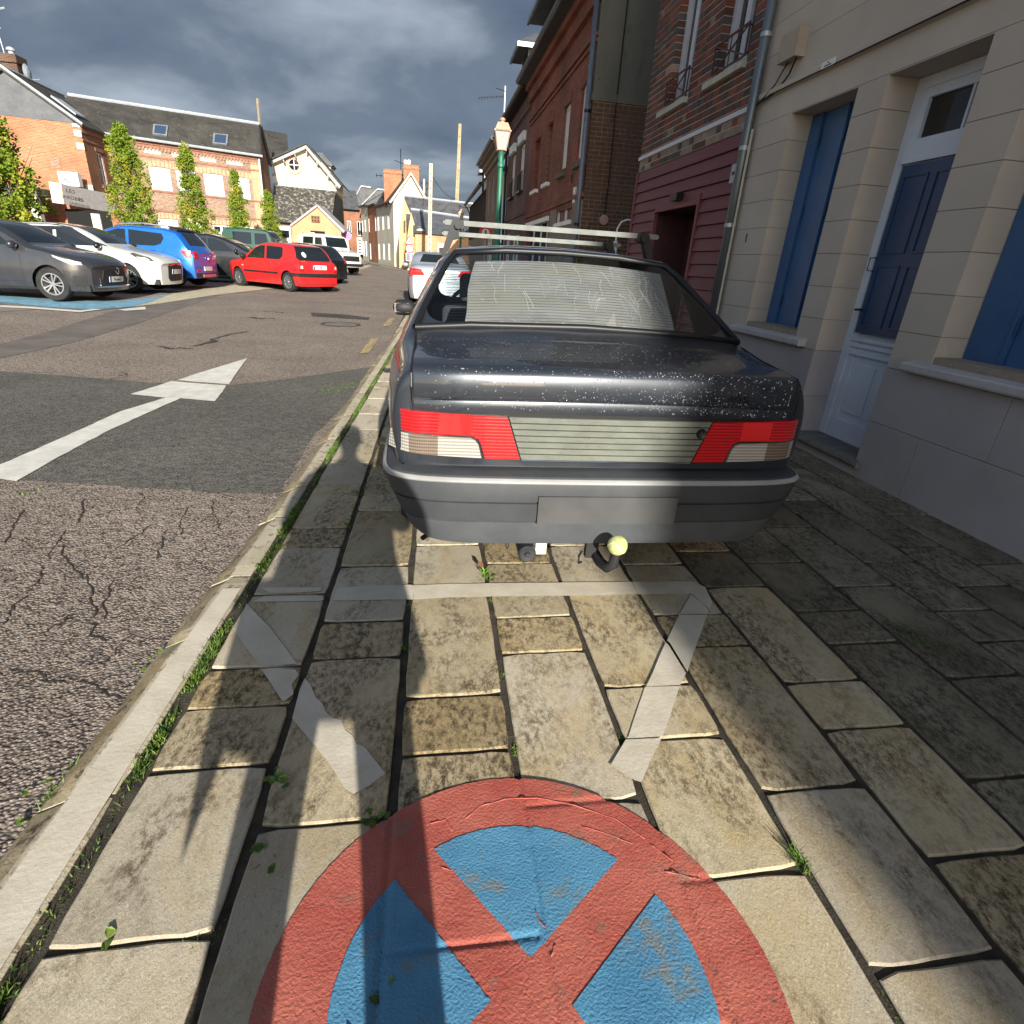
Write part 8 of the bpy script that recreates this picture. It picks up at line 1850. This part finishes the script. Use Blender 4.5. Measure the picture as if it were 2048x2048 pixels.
def tree(label, x, y, z0, H, prof, n, seed, size=.085):
    """prof: (height fraction, radius) of the narrow crown"""
    random.seed(seed); o = thing('columnar_tree', label, 'tree', (x, y, z0), 0, 'young columnar trees along the square')
    m = MB(); tr = [(0, 0, 0)]; 
    for k in range(1, 9): tr.append((random.uniform(-.05, .05), random.uniform(-.05, .05), H * .95 * k / 8))
    m.tube(tr, [.085 - .009 * k for k in range(9)], 8); limbs = []
    for k in range(26):
        z = H * random.uniform(.2, .85); a = random.uniform(0, 6.28); r = rad_(prof, z / H) * random.uniform(.6, .95); e = (math.cos(a) * r, math.sin(a) * r, z + r * 1.3)
        m.tube([(0, 0, z), (e[0] * .5, e[1] * .5, z + r * .5), e], [.025, .018, .007], 5); limbs.append(Vector(e))
    m.build('trunk', M_bark, o)
    c = MB(); cl = []
    while len(cl) < n // 26:
        z = random.uniform(prof[0][0], 1.0); a = random.uniform(0, 6.28); rr = rad_(prof, z); rr *= (.55 + .45 * math.sin(3 * a + z * 17 + seed)) * .45 + .62
        q = math.sqrt(random.random()) * rr; cl.append((Vector((math.cos(a) * q, math.sin(a) * q, z * H)), .10 + .16 * random.random()))
    for p, s in cl:
        for _ in range(26):
            d = Vector((random.gauss(0, 1), random.gauss(0, 1), random.gauss(0, 1))).normalized() * s * random.random() ** .4; q = p + d
            t = Vector((random.gauss(0, 1), random.gauss(0, 1), random.gauss(-.4, .6))).normalized(); u = t.orthogonal().normalized(); ll = size * random.uniform(.7, 1.3); w = ll * .38
            c.add([q - t * ll * .5, q - t * ll * .1 + u * w, q + t * ll * .5, q - t * ll * .1 - u * w], [(0, 1, 2, 3)])
    c.build('crown', M_leaf, o); return o
def rad_(prof, t):
    for (a, ra), (b, rb_) in zip(prof, prof[1:]):
        if t <= b: return ra + (rb_ - ra) * max(0, (t - a)) / (b - a)
    return .05
T0 = [(.18, .45), (.3, .95), (.42, .90), (.6, .72), (.75, .60), (.9, .48), (1.0, .12)]
T1 = [(.12, .5), (.3, .85), (.45, .82), (.6, .60), (.72, .45), (.88, .36), (1.0, .1)]
p = at(8, 440, 22.5); tree('big bushy green tree cut by the left edge of the view', p.x - .3, 22.5, .15, 5.25, [(.12, 1.9), (.3, 1.85), (.5, 1.45), (.7, 1.15), (.85, .9), (1.0, .25)], 26000, 5, .10)
for (lab, u, v0, Y, pr, n, sd, hh) in (('yellow-green columnar tree in front of the left end of the brick terrace', 263, 255, 28, T0, 10500, 8, 0), ('lopsided columnar tree before the middle windows of the terrace', 381, 293, 31.5, T1, 10500, 13, 0), ('thin columnar tree before the terrace right-hand windows', 469, 345, 35.5, [(.15, .55), (.3, .70), (.45, .55), (.6, .55), (.75, .38), (.88, .25), (1, .05)], 7500, 21, 0), ('darker slim tree at the right end of the brick terrace', 530, 384, 39, [(.12, .45), (.3, .62), (.5, .66), (.7, .50), (.85, .35), (1, .08)], 7000, 34, 0)):
    top = at(u, v0, Y); b = at(u + 10, 440, Y); tree(lab, b.x, Y, .2, top.z - .2, pr, n, sd)

# ================================================================ THE PHOTOGRAPHER (behind the lens; the body casts the long shadow)
M_coat = noisy('dark_coat', (.02, .022, .03), (.035, .038, .048), scale=12, rough=.95); M_jean = noisy('jeans', (.025, .035, .06), (.04, .055, .09), scale=20, rough=.95); M_skin = noisy('skin', (.42, .26, .19), (.47, .30, .22), scale=8, rough=.6, bump=.1); M_hair = noisy('hair', (.03, .02, .014), (.06, .04, .028), scale=30, rough=.8)
per = thing('person', 'person in a dark open coat standing on the painted sign holding up a phone', 'person', (-.07, -.42, 0))
def skinned(name, verts, edges, rad, mat, parent, lv=2):
    me = bpy.data.meshes.new(name); me.from_pydata(verts, edges, []); me.materials.append(mat); o = bpy.data.objects.new(name, me); col.objects.link(o); o.parent = parent
    sk = o.modifiers.new('skin', 'SKIN'); sk.use_smooth_shade = True
    if not me.skin_vertices: me.attributes.new('skin', 'FLOAT', 'POINT') if False else None
    try:
        bpy.context.view_layer.objects.active = o
        sv = me.skin_vertices
        if not sv: bpy.ops.mesh.customdata_skin_add(); sv = me.skin_vertices
        for i, r_ in enumerate(rad): sv[0].data[i].radius = (r_, r_) if not isinstance(r_, tuple) else r_
        sv[0].data[0].use_root = True
    except Exception as ex: print('skin', ex)
    ss = o.modifiers.new('subsurf', 'SUBSURF'); ss.levels = lv; ss.render_levels = lv
    return o
V = [(0, 0, .95), (0, .01, 1.12), (0, .01, 1.30), (0, 0, 1.42), (0, .01, 1.50), (0, .03, 1.60),
     (-.11, 0, .88), (-.17, .01, .50), (-.18, -.02, .09), (-.19, .11, .045), (.10, 0, .88), (.135, .02, .50), (.135, -.01, .09), (.15, .12, .045),
     (-.19, 0, 1.40), (-.27, .03, 1.13), (-.10, .27, 1.24), (.19, 0, 1.40), (.27, .03, 1.13), (.10, .27, 1.24)]
E_ = [(0, 1), (1, 2), (2, 3), (3, 4), (4, 5), (0, 6), (6, 7), (7, 8), (8, 9), (0, 10), (10, 11), (11, 12), (12, 13), (3, 14), (14, 15), (15, 16), (3, 17), (17, 18), (18, 19)]
rad = [(.15, .11), (.14, .10), (.17, .115), (.13, .09), (.055, .055), (.06, .06), .11, .085, .070, .04, .11, .085, .070, .04, .062, .046, .032, .062, .046, .032]
skinned('body', V, E_, rad, M_jean, per)
m = MB(); m.lathe([(.001, -.125), (.045, -.118), (.066, -.08), (.078, -.02), (.082, .04), (.07, .09), (.04, .118), (.001, .125)], (0, 0, 0), 'z', 20); hd = m.build('head', M_skin, per, smooth=True); hd.location = (0, .04, 1.66); hd.scale = (.95, 1.15, 1)
m = MB(); m.lathe([(.088, -.02), (.093, .04), (.082, .10), (.05, .132), (.001, .14)], (0, -.012, 0), 'z', 20); m.build('hair', M_hair, hd, smooth=True)
m = MB(); m.extr([(-.012, .07, -.035), (.012, .07, -.035), (.004, .072, .02), (-.004, .072, .02)], (0, .022, -.004)); m.build('nose', M_skin, hd)
for s in (-1, 1):
    m = MB(); m.lathe([(.001, -.012), (.012, 0), (.001, .012)], (s * .03, .072, .01), 'z', 8); m.build('eye', M_white, hd); m = MB(); m.lathe([(.001, -.03), (.012, -.015), (.014, .012), (.001, .03)], (s * .082, 0, -.005), 'z', 8); m.build('ear', M_skin, hd)
# open coat down to mid-thigh, longer and fuller on the left where a bag hangs
m = MB(); rows = [(1.45, .14, .10), (1.40, .215, .13), (1.25, .23, .145), (1.0, .22, .15), (.85, .24, .17), (.74, .26, .18), (.70, .265, .185)]; n = 28
for z, a, b in rows:
    for k in range(n):
        an = math.pi * (.5 + .10) + (2 * math.pi - .2 * math.pi) * k / (n - 1); fl = 1 + (.06 * math.sin(9 * an) if z < 1 else 0); x = a * fl * math.cos(an); x *= 1.28 if (x < 0 and z < 1.1) else 1
        m.v.append((x, b * fl * math.sin(an), z - (.06 if x < -.2 and z < .75 else 0)))
for r_ in range(len(rows) - 1):
    for k in range(n - 1): m.f.append((r_ * n + k, r_ * n + k + 1, (r_ + 1) * n + k + 1, (r_ + 1) * n + k))
ct_ = m.build('coat', M_coat, per, smooth=True); md = ct_.modifiers.new('solid', 'SOLIDIFY'); md.thickness = .012
for s in (-1, 1): skinned('sleeve', [(s * .17, 0, 1.41), (s * .26, .02, 1.25), (s * .29, .035, 1.11), (s * .20, .16, 1.17), (s * .12, .25, 1.23)], [(0, 1), (1, 2), (2, 3), (3, 4)], [.075, .066, .060, .052, .046], M_coat, per)
for s in (-1, 1):      # hands: palm and five fingers round the phone
    HV = [(s * .10, .27, 1.24), (s * .085, .31, 1.262)]; HE = [(0, 1)]; HR = [.026, .03]
    for k in range(4):
        b = len(HV); z = 1.235 + k * .018; HV += [(s * .078, .335, z + .004), (s * .068, .367, z + .006), (s * .045, .378, z + .008), (s * .030, .374, z + .008)]; HE += [(1, b), (b, b + 1), (b + 1, b + 2), (b + 2, b + 3)]; HR += [.010, .009, .008, .007]
    b = len(HV); HV += [(s * .072, .312, 1.285), (s * .058, .330, 1.305), (s * .04, .342, 1.310)]; HE += [(1, b), (b, b + 1), (b + 1, b + 2)]; HR += [.012, .010, .008]
    skinned('hand', HV, HE, HR, M_skin, per)
for s, x, y in ((-1, -.18, .06), (1, .165, .07)):
    m = MB(); m.box(x - .045, x + .045, y - .13, y + .14, .0, .075); sh_ = m.build('shoe', M_trim, per); md = sh_.modifiers.new('bevel', 'BEVEL'); md.width = .03; md.segments = 3
ph = thing('phone', 'dark phone held up in both hands', 'phone', (0, -.055, 1.285)); m = MB(); m.box(-.075, .075, -.004, .004, -.036, .036); o = m.build('case', M_trim, ph)
bag = thing('shoulder_bag', 'dark bag hanging at the left hip of the standing person', 'bag', (-.405, -.42, .50)); m = MB(); m.extr([(.0, -.05, .0), (.035, -.05, .14), (.06, -.05, .42), (-.05, -.05, .42), (-.035, -.05, .14)], (0, .10, 0)); m.build('bag_body', M_coat, bag); m = MB(); m.tube([(-.08, 0, .36), (.10, 0, .72), (.30, .02, .96)], .012, 6); m.build('strap', M_coat, bag)
